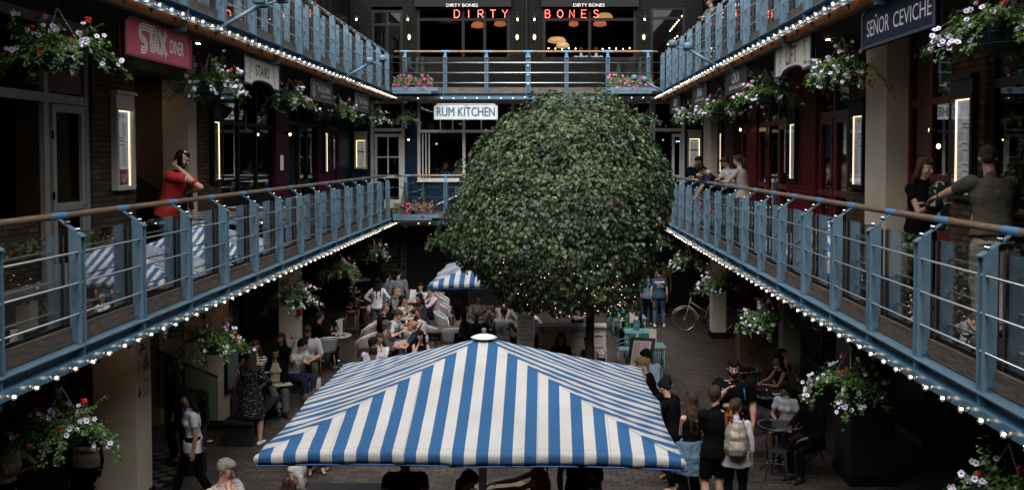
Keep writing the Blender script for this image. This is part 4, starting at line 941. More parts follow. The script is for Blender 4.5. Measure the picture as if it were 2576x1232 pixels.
# small downlights in the gallery soffits
def down(p,l):
    root = empty('downlight',p); tag(root,l,'lamp','downlights in the gallery soffits'); mb = MB(); mb.lathe((0,0,0),[(.055,.004),(.055,-.008),(.04,-.01)],16,0); mb.build('rim',black,root)
    mb = MB(); mb.lathe((0,0,0),[(.038,-.011),(.03,-.013)],14); mb.build('lens',emis('downlight_glow',(1,.70,.44),38.0),root)
down((-6.9,15.9,6.199),'recessed warm downlight inside the stair recess'); down((-6.15,12.3,CE-.001),'recessed warm downlight over the grey door') if False else None
SOz = SO-.001
for (q_,l_) in (((-5.35,12.7,SOz),'recessed warm downlight above the nearest cream column'),((-5.45,16.6,SOz),'added warm downlight above the daydreaming column'),((-5.2,20.6,SOz),'added warm downlight above the third cream column'),((4.4,25.2,SOz),'added warm downlight above the bicycle column')): down(q_,l_)  # first follows a warm column top; the others are added to brighten columns
for i,(X0,Y0) in enumerate(((-5.3,9.0),(-5.3,14.9),(4.2,10.4),(4.2,11.6),(4.2,14.4),(4.5,9.3))): down((X0,Y0,CE-.001),'recessed warm downlight, %s' % ('above the near left basket','behind the diner sign','above the man in the olive polo','between the navy sign and the dome camera','nearest the cream column on the right','beside the near right basket')[i])
# ================================================================ FLOODLIGHT ARMS
def flood(fn, u, z, label, chain=True):
    root = empty('floodlight', fn(u,.05,z-.33)); tag(root,label,'floodlight','floodlight arms on the gallery edges'); o = root.location.copy()
    A = lambda du,w,dz: Vector(fn(u+du,.05+w,z-.33+dz))-o
    mb = MB(); mb.tube([A(0,0,0),A(.0,.52,.30)],.030,12); mb.tube([A(0,.50,.29),A(0,.86,.40)],.014,8); mb.tube([A(0,-.02,-.02),A(0,.03,.02)],.055,12); mb.build('arm',steel,root,True)
    for (du,w,dz) in ((.14,.55,.36),(-.14,.60,.37),(.12,.84,.42),(-.12,.88,.42)):
        mb = MB(); c = A(du,w,dz); mb.lathe(c,[(.03,.08),(.075,.06),(.085,.03),(.085,-.04),(.078,-.045),(.07,-.03)],16,0); mb.build('lamp_head',steel,root,True)
        mb = MB(); mb.tube([A(0,w,.34),A(du*.6,w,dz+.12),c+Vector((0,0,.08))],.007,6); mb.build('cable',black,root)
    mb = MB(); a = A(0,.45,.28); b = A(.9,-.08,.62)
    for k in range(26):
        p = a.lerp(b,k/26)+Vector((0,0,-.06*math.sin(PI*k/26))); q = a.lerp(b,(k+.9)/26)+Vector((0,0,-.06*math.sin(PI*(k+.9)/26))); mb.tube([p,(p+q)/2+Vector((0,0,.006)),q],.004,4)
    mb.build('chain',inox,root)
flood(frame_left,21.6,Z2,'blue arm with clustered lamp heads on the upper left bulb rail near the corner')
flood(frame_left,13.3,Z2,'blue arm with lamp heads cut by the top of the picture on the left')
flood(frame_right,18.8,Z2,'blue arm with a cluster of lamp heads on the upper right bulb rail')
flood(frame_right,26.8,Z2,'blue arm with lamp heads in front of the far right flower box')
# ================================================================ UMBRELLAS
def stripe_mat(name, blue, white, w):
    m = bpy.data.materials.new(name); m.use_nodes = True; n = m.node_tree.nodes; l = m.node_tree.links
    b = n['Principled BSDF']; b.inputs['Roughness'].default_value = .85; b.inputs['Specular IOR Level'].default_value = .2
    uv = n.new('ShaderNodeUVMap'); uv.uv_map = 'along'; sp = n.new('ShaderNodeSeparateXYZ'); l.new(uv.outputs[0], sp.inputs[0])
    dv = n.new('ShaderNodeMath'); dv.operation = 'DIVIDE'; dv.inputs[1].default_value = 2*w; l.new(sp.outputs['X'], dv.inputs[0])
    ad = n.new('ShaderNodeMath'); ad.operation = 'ADD'; ad.inputs[1].default_value = .25; l.new(dv.outputs[0], ad.inputs[0])
    fr = n.new('ShaderNodeMath'); fr.operation = 'FRACT'; l.new(ad.outputs[0], fr.inputs[0])
    gt = n.new('ShaderNodeMath'); gt.operation = 'GREATER_THAN'; gt.inputs[1].default_value = .5; l.new(fr.outputs[0], gt.inputs[0])
    nz = n.new('ShaderNodeTexNoise'); nz.inputs['Scale'].default_value = 1.8; nz.inputs['Detail'].default_value = 8; tc = n.new('ShaderNodeTexCoord'); l.new(tc.outputs['Object'], nz.inputs['Vector'])
    cr = n.new('ShaderNodeValToRGB'); cr.color_ramp.elements[0].position = .3; cr.color_ramp.elements[0].color = (.86,.85,.83,1); cr.color_ramp.elements[1].position = .6; cr.color_ramp.elements[1].color = (1,1,1,1); l.new(nz.outputs['Fac'], cr.inputs[0])
    mx = n.new('ShaderNodeMix'); mx.data_type = 'RGBA'; l.new(gt.outputs[0], mx.inputs[0]); mx.inputs[6].default_value = (*white,1); mx.inputs[7].default_value = (*blue,1)
    def near(sock, v, w_):
        a = n.new('ShaderNodeMath'); a.operation = 'COMPARE'; a.inputs[1].default_value = v; a.inputs[2].default_value = w_; l.new(sock, a.inputs[0]); return a.outputs[0]
    ab = n.new('ShaderNodeMath'); ab.operation = 'ABSOLUTE'; l.new(sp.outputs['X'], ab.inputs[0]); tot = near(sp.outputs['Y'], .972, .0012)
    for q in (near(sp.outputs['Y'], .966, .0008), near(ab.outputs[0], .56, .003), near(ab.outputs[0], 1.17, .003), near(fr.outputs[0], .5, .013), near(sp.outputs['Y'], .16, .0012)):
        m_ = n.new('ShaderNodeMath'); m_.operation = 'MAXIMUM'; l.new(tot, m_.inputs[0]); l.new(q, m_.inputs[1]); tot = m_.outputs[0]
    st = n.new('ShaderNodeMix'); st.data_type = 'RGBA'; st.blend_type = 'MULTIPLY'; l.new(tot, st.inputs[0]); l.new(mx.outputs[2], st.inputs[6]); st.inputs[7].default_value = (.62,.62,.64,1); mx = st
    ml = n.new('ShaderNodeMix'); ml.data_type = 'RGBA'; ml.blend_type = 'MULTIPLY'; ml.inputs[0].default_value = 1; l.new(mx.outputs[2], ml.inputs[6]); l.new(cr.outputs[0], ml.inputs[7]); l.new(ml.outputs[2], b.inputs['Base Color'])
    # seams down the slope every 5 stripes and a weave bump
    wv = n.new('ShaderNodeTexNoise'); wv.inputs['Scale'].default_value = 260; l.new(tc.outputs['Object'], wv.inputs['Vector'])
    wr_ = n.new('ShaderNodeTexNoise'); wr_.inputs['Scale'].default_value = 5; wr_.inputs['Detail'].default_value = 3; l.new(tc.outputs['Object'], wr_.inputs['Vector'])
    b1 = n.new('ShaderNodeBump'); b1.inputs['Strength'].default_value = .15; b1.inputs['Distance'].default_value = .002; l.new(wv.outputs['Fac'], b1.inputs['Height'])
    b2 = n.new('ShaderNodeBump'); b2.inputs['Strength'].default_value = .35; b2.inputs['Distance'].default_value = .03; l.new(wr_.outputs['Fac'], b2.inputs['Height']); l.new(b1.outputs[0], b2.inputs['Normal']); l.new(b2.outputs[0], b.inputs['Normal'])
    return m
canvas = stripe_mat('striped_canvas', (.0185,.074,.178), (.365,.36,.353), .1)
umbw = mat('white_powder_coat', (.60,.61,.62), .35); umbg = mat('grey_finial', (.10,.11,.12), .5)
def umbrella(cx, cy, ze, za, half, label, seed=1):
    root = empty('umbrella', (cx,cy,0)); tag(root,label,'umbrella','striped square umbrellas')
    rg = random.Random(seed); NU, NV = 70, 22
    vs = []; fs = []; uvs = []
    H_ = za-ze
    for side in range(4):
        base = len(vs)
        for j in range(NV+1):
            t = j/NV            # 0 apex .. 1 edge
            rr = .035+(half-.035)*t
            for i in range(NU+1):
                s = -1+2*i/NU
                a = abs(s); d = (1-a)*a*4  # between mid rib and corner rib
                # edge is pulled in slightly between ribs; cloth sags between ribs and along them
                pull = 1-.028*t*t*d
                x = s*rr; y = -rr*pull
                z = za - H_*(t**.93)*(1.0) - .045*math.sin(PI*min(t,1))*(.4+.6*d)*t + .0
                z -= .035*t*(a**6)    # corners dip
                z += .008*math.sin(s*17+side*2+t*3)*math.sin(t*9+side)*t*(1-a**8) + .0035*math.sin(s*40+t*11)*t + .004*math.sin(t*38+s*9)*max(0,a-.55)*t
                ang = side*PI/2; X_ = x*math.cos(ang)-y*math.sin(ang); Y_ = x*math.sin(ang)+y*math.cos(ang)
                vs.append((X_,Y_,z)); uvs.append((x, t))
        # valance rows
        for (dz,dy,kk) in ((.035,.012,1),(.075,.004,2),(.115,-.012,3)):
            for i in range(NU+1):
                s = -1+2*i/NU; a = abs(s); d = (1-a)*a*4; pull = 1-.028*d
                x = s*half; w_ = .008*math.sin(s*23+side*1.7+kk*.9)+.006*math.sin(s*51+kk*2)+.003*math.sin(s*93+kk*3)
                y = -(half+dy*(1 if True else 0)+w_*kk/3*.9)*pull; z = ze-.035*(a**6)-dz*(1-.25*a**8)+.003*math.sin(s*31)
                if a > .999: x = s*(half+dy)
                ang = side*PI/2; vs.append((x*math.cos(ang)-y*math.sin(ang), x*math.sin(ang)+y*math.cos(ang), z)); uvs.append((x, 1.0))
        rows = NV+1+3
        for j in range(rows-1):
            for i in range(NU):
                q = base+j*(NU+1)+i; fs.append((q,q+NU+1,q+NU+2,q+1))
    me = bpy.data.meshes.new('canopy'); me.from_pydata(vs,[],fs); me.materials.append(canvas); ul = me.uv_layers.new(name='along')
    lp = np.zeros(len(me.loops), dtype=np.int32); me.loops.foreach_get('vertex_index', lp); ua = np.array(uvs, dtype=np.float32)[lp].ravel(); ul.data.foreach_set('uv', ua)
    me.polygons.foreach_set('use_smooth',[True]*len(fs)); o = bpy.data.objects.new('canopy', me); col.objects.link(o); o.parent = root
    sm = o.modifiers.new('thick','SOLIDIFY'); sm.thickness = .002
    # blue piping along the hem, seams, pocket patches
    blue = mat('blue_piping',(.012,.06,.17),.7)
    for side in range(4):
        pts = []
        for i in range(41):
            s = -1+2*i/40; a = abs(s); d = (1-a)*a*4; x = s*half; y = -(half-.012)*(1-.028*d)-.001; z = ze-.035*(a**6)-.117*(1-.25*a**8)
            ang = side*PI/2; pts.append((x*math.cos(ang)-y*math.sin(ang), x*math.sin(ang)+y*math.cos(ang), z))
        mb = MB(); mb.tube(pts,.0075,6); mb.build('piping',blue,o,True)
    mb = MB(); mb.tube([(0,0,.02),(0,0,za-.05)],.042,16); mb.lathe((0,0,0),[(.36,0),(.36,.05),(.08,.07),(.055,.10),(.055,.35)],24)
    mb.build('pole',umbw,root,True)
    mb = MB(); mb.tube([(0,0,1.15),(0,0,1.30)],.055,16); mb.tube([(.05,0,1.2),(.12,0,1.2)],.012,8); mb.build('clamp',mat('grey_metal',(.12,.12,.125),.4,.6),root,True)
    for k in range(8):
        a = k*PI/4; L = half*(1.38 if k%2 else .96); e = Vector((math.cos(a)*L, math.sin(a)*L, ze-.03)); mb = MB(); mb.tube([Vector((math.cos(a)*.04,math.sin(a)*.04,za-.14)), e],.011,6)
        mid = Vector((math.cos(a)*L*.5, math.sin(a)*L*.5, (za-.12+ze-.03)/2)); mb.tube([Vector((math.cos(a)*.05,math.sin(a)*.05,za-.72)), mid],.009,6); mb.build('rib',umbw,root)
    mb = MB(); mb.lathe((0,0,za),[(.02,-.02),(.132,.004),(.135,.009),(.09,.026),(.04,.040),(.015,.043)],32); mb.build('vent_cap',umbw,root,True)
    mb = MB(); mb.lathe((0,0,za),[(.012,.043),(.012,.056),(.020,.060),(.027,.078),(.020,.098),(.004,.104)],16); mb.build('finial',umbg,root,True)
    return root
big_u = umbrella(-.64, 9.72, 2.44, 3.07, 1.78, 'large blue and white striped umbrella filling the foreground, canopy seen from above', 1); big_u.rotation_euler = (0,R(.6),0)
umbrella(-.50, 20.4, 2.45, 3.15, 1.745, 'blue and white striped umbrella partly hidden behind the round tree', 2)
umbrella(-.35, 25.6, 2.45, 3.15, 1.745, 'blue and white striped umbrella farthest back, hidden behind the tree and mirrored in the glass', 3)
# ================================================================ LEAVES AND FLOWERS
def island_mat(name, cols, rough=.5, trans=.25, spec=.35):
    m = bpy.data.materials.new(name); m.use_nodes = True; n = m.node_tree.nodes; l = m.node_tree.links
    b = n['Principled BSDF']; b.inputs['Roughness'].default_value = rough; b.inputs['Specular IOR Level'].default_value = spec
    g = n.new('ShaderNodeNewGeometry'); cr = n.new('ShaderNodeValToRGB'); e = cr.color_ramp.elements
    e[0].position = cols[0][0]; e[0].color = (*cols[0][1],1); e[1].position = cols[-1][0]; e[1].color = (*cols[-1][1],1)
    for p,c in cols[1:-1]: q = e.new(p); q.color = (*c,1)
    l.new(g.outputs['Random Per Island'], cr.inputs[0])
    nz = n.new('ShaderNodeTexNoise'); nz.inputs['Scale'].default_value = 1.6; l.new(g.outputs['Position'], nz.inputs['Vector'])
    c2 = n.new('ShaderNodeValToRGB'); c2.color_ramp.elements[0].position=.35; c2.color_ramp.elements[0].color=(.55,.6,.55,1); c2.color_ramp.elements[1].position=.65; c2.color_ramp.elements[1].color=(1.2,1.15,1.0,1); l.new(nz.outputs['Fac'], c2.inputs[0])
    mx = n.new('ShaderNodeMix'); mx.data_type='RGBA'; mx.blend_type='MULTIPLY'; mx.inputs[0].default_value=.8; l.new(cr.outputs[0],mx.inputs[6]); l.new(c2.outputs[0],mx.inputs[7]); l.new(mx.outputs[2], b.inputs['Base Color'])
    if trans:
        t = n.new('ShaderNodeBsdfTranslucent'); ms = n.new('ShaderNodeMixShader'); ms.inputs[0].default_value = trans; l.new(mx.outputs[2], t.inputs[0]); l.new(b.outputs[0], ms.inputs[1]); l.new(t.outputs[0], ms.inputs[2]); l.new(ms.outputs[0], n['Material Output'].inputs[0])
    return m
tree_leaf = island_mat('tree_leaves', [(0,(.012,.024,.013)),(.35,(.027,.048,.023)),(.7,(.048,.078,.034)),(.91,(.09,.125,.054)),(.95,(.11,.09,.045)),(1,(.085,.042,.03))], .48, .08, .32)
ivy_leaf = island_mat('basket_leaves', [(0,(.03,.075,.022)),(.5,(.065,.14,.036)),(.9,(.11,.21,.055)),(1,(.18,.25,.07))], .45, .25)
dk_leaf = island_mat('conifer_needles', [(0,(.012,.035,.018)),(1,(.03,.07,.035))], .6, .0)
lilac = mat('lilac_petals', (.66,.63,.74), .6, noise=(.56,.50,.70), nscale=30); violet = mat('violet_throat', (.07,.03,.13), .6); redf = mat('red_petals', (.62,.02,.02), .5); pinkf = mat('pink_petals',(.60,.03,.22),.55,noise=(.40,.015,.13),nscale=25); palepink = mat('pale_pink_petals',(.62,.28,.38),.55,noise=(.5,.12,.22),nscale=40)
MAPLE = [(0,0),(.10,.10),(.34,.06),(.28,.24),(.52,.40),(.34,.44),(.40,.66),(.20,.62),(.0,1.0)]
MAPLE = MAPLE + [(-x,y) for x,y in MAPLE[-2:0:-1]]
IVY = [(0,0),(.22,-.02),(.42,.18),(.28,.34),(.34,.58),(.12,.60),(0,1.0)]; IVY = IVY+[(-x,y) for x,y in IVY[-2:0:-1]]
def leafcloud(places, shape, cup=.18):
    """places: (pos, normal, up, size) arrays -> verts, faces built in numpy; the leaf folds along its midrib"""
    S = np.array([(x,y) for x,y in shape], dtype=np.float64); K = len(S)
    P = np.array([p[0] for p in places]); Nn = np.array([p[1] for p in places]); Up = np.array([p[2] for p in places]); sz = np.array([p[3] for p in places])
    Nn /= np.linalg.norm(Nn,axis=1)[:,None]; Up = Up - Nn*(Up*Nn).sum(1)[:,None]; Up /= np.linalg.norm(Up,axis=1)[:,None]+1e-9; Sd = np.cross(Up,Nn)
    V = P[:,None,:] + sz[:,None,None]*(S[None,:,0,None]*Sd[:,None,:] + S[None,:,1,None]*Up[:,None,:] + (np.abs(S[:,0])*cup - S[:,1]**2*.22)[None,:,None]*Nn[:,None,:])
    V = V.reshape(-1,3); h = K//2
    f1 = list(range(0,h+1)); f2 = [0]+list(range(h,K))
    return V, K, (f1,f2)
def leaf_obj(name, places, shape, m, parent, cup=.18):
    V,K,(f1,f2) = leafcloud(places, shape, cup); n = len(places)
    loops = []; starts = []; tot = []
    A = (np.arange(n)*K)[:,None]; L = np.concatenate([A+np.array(f1)[None,:], A+np.array(f2)[None,:]],axis=1).ravel()
    me = bpy.data.meshes.new(name); me.vertices.add(len(V)); me.vertices.foreach_set('co', V.ravel().astype(np.float32))
    me.loops.add(len(L)); me.loops.foreach_set('vertex_index', L.astype(np.int32))
    cnt = np.tile([len(f1),len(f2)], n); st = np.concatenate([[0],np.cumsum(cnt)[:-1]])
    me.polygons.add(len(cnt)); me.polygons.foreach_set('loop_start', st.astype(np.int32)); me.polygons.foreach_set('loop_total', cnt.astype(np.int32)); me.update(calc_edges=True); me.validate()
    me.materials.append(m); o = bpy.data.objects.new(name, me); col.objects.link(o); o.parent = parent; return o
# ---------------------------------------------------------------- the round tree
kT = 16.2/F
prof = [(237,1400,1500),(250,1350,1560),(275,1300,1600),(300,1262,1625),(350,1208,1652),(400,1172,1682),(450,1152,1700),(500,1133,1704),(550,1112,1696),(600,1098,1676),(640,1108,1662),(680,1150,1652),(705,1170,1645),(745,1215,1636),(790,1290,1612)]
prof = [(y if y < 393 else 393+(y-393)*.925, a, b) for y,a,b in prof]
PZ = [atY(1400,y,16.2).z for y,_,_ in prof]; PCX = [((a+b)/2-PX)*kT for _,a,b in prof]; PR = [(b-a)/2*kT*.962 for _,a,b in prof]
def crown_at(z):
    zz = np.array(PZ)[::-1]; return float(np.interp(z, zz, np.array(PCX)[::-1])), float(np.interp(z, zz, np.array(PR)[::-1]))
tr = empty('tree', (.78,16.2,0)); tag(tr,'round clipped maple tree in the middle of the courtyard with lights in its crown','tree')
rg = random.Random(3); O = tr.location
clumps = []
for k in range(420):
    z = rg.uniform(PZ[-1],PZ[0]); cx,rr = crown_at(z); a = rg.uniform(0,2*PI); clumps.append((cx+rr*math.cos(a), 16.2+rr*math.sin(a), z, rg.uniform(.16,.42), rg.gauss(.02,.075)))
CL = np.array(clumps); places = []
zc = (PZ[0]+PZ[-1])/2+.2
while len(places) < 39000:
    z = rg.uniform(PZ[-1]-.05,PZ[0]); cx,rr = crown_at(z)
    if rg.random() > (rr+.25)/2.2: continue
    a = rg.uniform(0,2*PI)
    low = max(0,(3.4-z)/1.6)                       # sparser towards the foot of the crown
    if low > 0 and rg.random() < low*.45: continue
    depth = (rg.random()**2.2)*(.55+.4*low)
    r2 = max(.02, rr-depth*rr*.8-.04)
    p = np.array((cx+r2*math.cos(a), 16.2+r2*math.sin(a), z))
    dd = ((CL[:,:3]-p)**2).sum(1)/CL[:,3]**2; j = int(dd.argmin()); w = math.exp(-dd[j]); gap = dd[j] > 2.6
    if gap and rg.random() < .62: continue
    outv = np.array((math.cos(a),math.sin(a),(z-zc)*.55+.25)); outv /= np.linalg.norm(outv); p = p+outv*CL[j,4]*w
    if z > PZ[0]-.35: p[2] += rg.uniform(-.12,.06)
    # leaves overlap like shingles: tilted out and up, tips down
    nr = outv*.8+np.array((rg.gauss(0,.38),rg.gauss(0,.38),.55+rg.gauss(0,.3))); up = np.array((math.cos(a)*.5+rg.gauss(0,.5),math.sin(a)*.5+rg.gauss(0,.5),-1+rg.gauss(0,.5)))
    places.append((p-np.array(O), nr, up, rg.uniform(.044,.090)))
leaf_obj('crown', places, MAPLE, tree_leaf, tr)
mb = MB(); bark = mat('dark_bark',(.03,.024,.02),.9,noise=(.012,.01,.008),nscale=12,bump=.6)
mb.tube([(0,0,0),(.01,0,.9),(-.02,0,1.6),(0,.02,2.4),(-.05,.0,3.6)],[.10,.085,.08,.07,.04],10)
for k in range(16):
    a = rg.uniform(0,2*PI); z0 = rg.uniform(2.2,3.4); L = rg.uniform(.8,1.5); zt_ = z0+rg.uniform(.4,1.6)
    mb.tube([(0,0,z0),(math.cos(a)*L*.4-.1,math.sin(a)*L*.4,z0+(zt_-z0)*.5),(math.cos(a)*L-.15,math.sin(a)*L,zt_)],[.034,.022,.01],6)
mb.build('trunk',bark,tr,True)
mb = MB(); mb.lathe((0,0,0),[(.30,0),(.40,.05),(.46,.55),(.48,.60),(.42,.60),(.40,.54)],20); tub = mb.build('planter_tub',mat('dark_zinc',(.02,.021,.022),.6),None,True,loc=tr.location); tag(tub,'dark round tub at the foot of the maple tree','planter')
fl = empty('fairy_lights', tr.location); tag(fl,'tiny warm fairy lights wound through the maple crown','lights')
mb = MB(); prev = None
fe = emis('fairy_glow',(1.0,.68,.36),2.2)
for k in range(210):
    z = rg.uniform(PZ[-1]-.15, 3.3 if k%5 else 4.6); cx,rr = crown_at(max(z,PZ[-1])); a = rg.uniform(PI,2*PI) if k%3 else rg.uniform(0,2*PI); r2 = rr*rg.uniform(.55,.97); mb.ellip((cx+r2*math.cos(a)-O.x, r2*math.sin(a), z), (.0065,.0065,.0065), nu=5, nv=3)
mb.build('bulbs',fe,fl)['kind'] = 'stuff'
# ---------------------------------------------------------------- hanging baskets
def petunia(mb, p, n, s, rg):
    p = Vector(p); n = Vector(n).normalized(); u = n.orthogonal().normalized(); u.rotate(Matrix.Rotation(rg.uniform(0,6.28),3,n)); w = n.cross(u); ring = []; K = 10
    for k in range(K):
        a = 2*PI*k/K; r = s*(1.0 if k%2 == 0 else .80); ring.append(p+(u*math.cos(a)+w*math.sin(a))*r+n*s*(.22 if k%2==0 else .30))
    inner = [p+(u*math.cos(2*PI*k/K)+w*math.sin(2*PI*k/K))*s*.30+n*s*.05 for k in range(K)]
    mb.add(ring+inner, [(k,(k+1)%K,(k+1)%K+K,k+K) for k in range(K)], 0); mb.add(inner+[p-n*s*.30], [(k,(k+1)%K,K) for k in range(K)], 1); mb.add(inner+[p-n*s*1.0], [((k+1)%K,k,K) for k in range(K)], 0)
BLM = {}
def bloom(kind, mats, p, n, s, parent, rg):
    key = (kind, mats[0].name, rg.randrange(3))
    if key not in BLM:
        q = MB(); r2 = random.Random(len(BLM)+5)
        if kind == 'petunia': petunia(q,(0,0,0),(r2.gauss(0,.08),r2.gauss(0,.08),1),1.0,r2)
        else: geranium(q,(0,0,0),1.0,r2)
        me = bpy.data.meshes.new(kind); me.from_pydata(q.v,[],q.f)
        for m in mats: me.materials.append(m)
        if len(mats) > 1: me.polygons.foreach_set('material_index',q.m)
        BLM[key] = me
    o = bpy.data.objects.new(kind, BLM[key]); col.objects.link(o); o.parent = parent; o.location = p; o.scale = (s,s,s)
    o.rotation_euler = (Vector(n).to_track_quat('Z','Y') @ Matrix.Rotation(rg.uniform(0,6.28),3,'Z').to_quaternion()).to_euler(); return o
def geranium(mb, p, s, rg):
    for k in range(16):
        d_ = Vector((rg.gauss(0,1),rg.gauss(0,1),rg.gauss(0,1)+.4)).normalized(); c = Vector(p)+d_*s*rg.uniform(.35,1.15); u = d_.orthogonal().normalized(); w = d_.cross(u); q = s*.40
        for j in range(4):
            a = j*PI/2+k; mb.add([c, c+(u*math.cos(a-.4)+w*math.sin(a-.4))*q, c+(u*math.cos(a)+w*math.sin(a))*q*1.35+d_*.004, c+(u*math.cos(a+.4)+w*math.sin(a+.4))*q],[(0,1,2,3)])
linerm = mat('basket_liner',(.006,.02,.022),.7,noise=(.003,.01,.011),nscale=30); wirem = mat('basket_wire',(.01,.06,.085),.4)
def make_basket(seed, nleaf, npet, nger, side, hook=.42, big=1.0):
    rg = random.Random(seed); root = empty('flower_basket', (0,0,0))
    rb = .235; hb = .22
    mb = MB(); mb.lathe((0,0,0),[(.03,-hb),(rb*.45,-hb*.93),(rb*.78,-hb*.62),(rb*.95,-hb*.25),(rb*.97,-.01),(rb*.90,-.01),(.02,-.03)],20); mb.build('liner',linerm,root,True)
    mb = MB()
    for z,r in ((0,rb),(-hb*.28,rb*.96),(-hb*.66,rb*.77)): mb.tube([(r*math.cos(a),r*math.sin(a),z) for a in [2*PI*k/24 for k in range(24)]],.0055,6,closed=True)
    for k in range(10):
        a = 2*PI*k/10; mb.tube([(math.cos(a)*r,math.sin(a)*r,z) for r,z in ((rb,0),(rb*.99,-hb*.28),(rb*.8,-hb*.66),(rb*.47,-hb*.95),(.03,-hb*1.02))],.0035,5)
    mb.tube([(rb*1.0*math.cos(a),rb*1.0*math.sin(a),-.005) for a in [2*PI*k/24 for k in range(24)]],.009,6,closed=True)
    mb.build('wire_frame',wirem,root,True)
    for k in range(3):
        a = 2*PI*k/3+.5; A = Vector((rb*math.cos(a),rb*math.sin(a),0)); B = Vector((0,0,hook)); N = 22; mb = MB()
        for i in range(N):
            p = A.lerp(B,i/N); q = A.lerp(B,(i+1.15)/N); t = (q-p).normalized(); sd = t.orthogonal().normalized() if i%2 else t.cross(t.orthogonal()).normalized()
            mid = (p+q)/2; L = (q-p).length; mb.tube([mid+t*L/2*math.cos(b)+sd*.006*math.sin(b) for b in [2*PI*j/6 for j in range(6)]],.0020,4,closed=True)
        mb.build('chain',inox,root)
    mb = MB(); mb.tube([(0,0,hook-.01),(0,0,hook+.03)],.006,6); mb.tube([(.016*math.cos(a),0,hook+.05+.022*math.sin(a)) for a in [2*PI*j/10 for j in range(10)]],.0045,5,closed=True); mb.build('hook',black,root)
    places = []; stems = MB(); tips = []
    nst = int(46*big)
    for k in range(nst):
        a = rg.uniform(0,2*PI); kind = rg.random()
        L = rg.uniform(.22,.44)*big
        if kind < .45:   # mounding stem
            el = rg.uniform(.25,1.35); pts = [Vector((rb*.5*math.cos(a),rb*.5*math.sin(a),0))]
            d_ = Vector((math.cos(a)*math.cos(el),math.sin(a)*math.cos(el),math.sin(el))); p = pts[0].copy()
            for i in range(6): p = p+d_*L*.17; d_ = (d_+Vector((rg.gauss(0,.12),rg.gauss(0,.12),-.10))).normalized(); pts.append(p.copy())
        else:            # arching and trailing stem
            d_ = Vector((math.cos(a),math.sin(a),.45)); p = Vector((rb*.8*math.cos(a),rb*.8*math.sin(a),0)); pts = [p.copy()]; L *= 1.25 if kind < .85 else 1.6
            for i in range(8): p = p+d_.normalized()*L*.14; d_ = d_+Vector((rg.gauss(0,.16),rg.gauss(0,.16),-.38)); pts.append(p.copy())
        stems.tube(pts,[.0032]*len(pts),4); tips.append((pts,a))
        nl = max(3,int(nleaf/nst))
        for j in range(nl):
            t = rg.random()**.8*(len(pts)-1.01); i = int(t); p = pts[i].lerp(pts[i+1],t-i)+Vector((rg.gauss(0,.026),rg.gauss(0,.026),rg.gauss(0,.022)))*big
            nr = Vector((p.x,p.y,.20)).normalized()*.7+Vector((rg.gauss(0,.4),rg.gauss(0,.4),.7)); up = Vector((p.x*1.5+rg.gauss(0,.5),p.y*1.5+rg.gauss(0,.5),-.5+rg.gauss(0,.4)))
            places.append((np.array(p),np.array(nr),np.array(up),rg.uniform(.024,.050)))
    for j in range(int(nleaf*.55)):   # dense centre
        a = rg.uniform(0,2*PI); r = rb*rg.random()**.5*1.15; p = Vector((r*math.cos(a),r*math.sin(a),rg.uniform(-.05,.15)*(1.2-r/rb*.6)))
        places.append((np.array(p),np.array((math.cos(a)*.5+rg.gauss(0,.4),math.sin(a)*.5+rg.gauss(0,.4),.9)),np.array((math.cos(a)+rg.gauss(0,.5),math.sin(a)+rg.gauss(0,.5),-.3)),rg.uniform(.03,.055)))
    leaf_obj('foliage',places,IVY,ivy_leaf,root); stems.build('stems',mat('green_stems',(.05,.09,.03),.6),root)
    mb = MB(); mg = MB()
    def spot():
        pts,a = tips[rg.randrange(len(tips))]; t = rg.uniform(.45,.999)*(len(pts)-1.01); i = int(t); return pts[i].lerp(pts[i+1],t-i)
    c = 0
    while c < npet:
        p = spot()
        if p.x*side < rg.uniform(-.5,.12)*1.0 and rg.random() < .8: continue       # the blooms lean to the light of the court
        for q in range(rg.choice((1,1,2,3))):
            pp = p+Vector((rg.gauss(0,.03),rg.gauss(0,.03),.02+rg.gauss(0,.02))); bloom('petunia',[lilac,violet],pp,Vector((side*.5+rg.gauss(0,.35),-.75+rg.gauss(0,.35),.5+rg.gauss(0,.3))),rg.uniform(.023,.032),root,rg); c += 1
    for k in range(nger):
        p = spot()+Vector((0,0,.07)); bloom('geranium',[redf],p,(rg.gauss(0,.3),rg.gauss(0,.3),1),rg.uniform(.026,.036),root,rg)
    return root
bp = [make_basket(11,1900,74,6,1), make_basket(12,1800,80,5,1), make_basket(13,1800,60,9,1), make_basket(21,1900,78,6,-1), make_basket(22,1800,86,5,-1), make_basket(23,1800,62,10,-1)]
used = set()
def basket(k, x, y, zh, label, s=1.0, rz=0.0):
    r = bp[k] if k not in used else copy_tree(bp[k]); used.add(k)
    r.location = (x,y,zh-.47*s); s = s*(.87 if y > 15 else .88); r.scale = (s,s,s); r.rotation_euler = (0,0,rz); tag(r,label,'flower basket','flower baskets hung under the galleries')
BX, BXR = -4.75, 3.66; zu, zl = Z2-.50, Z1-.50
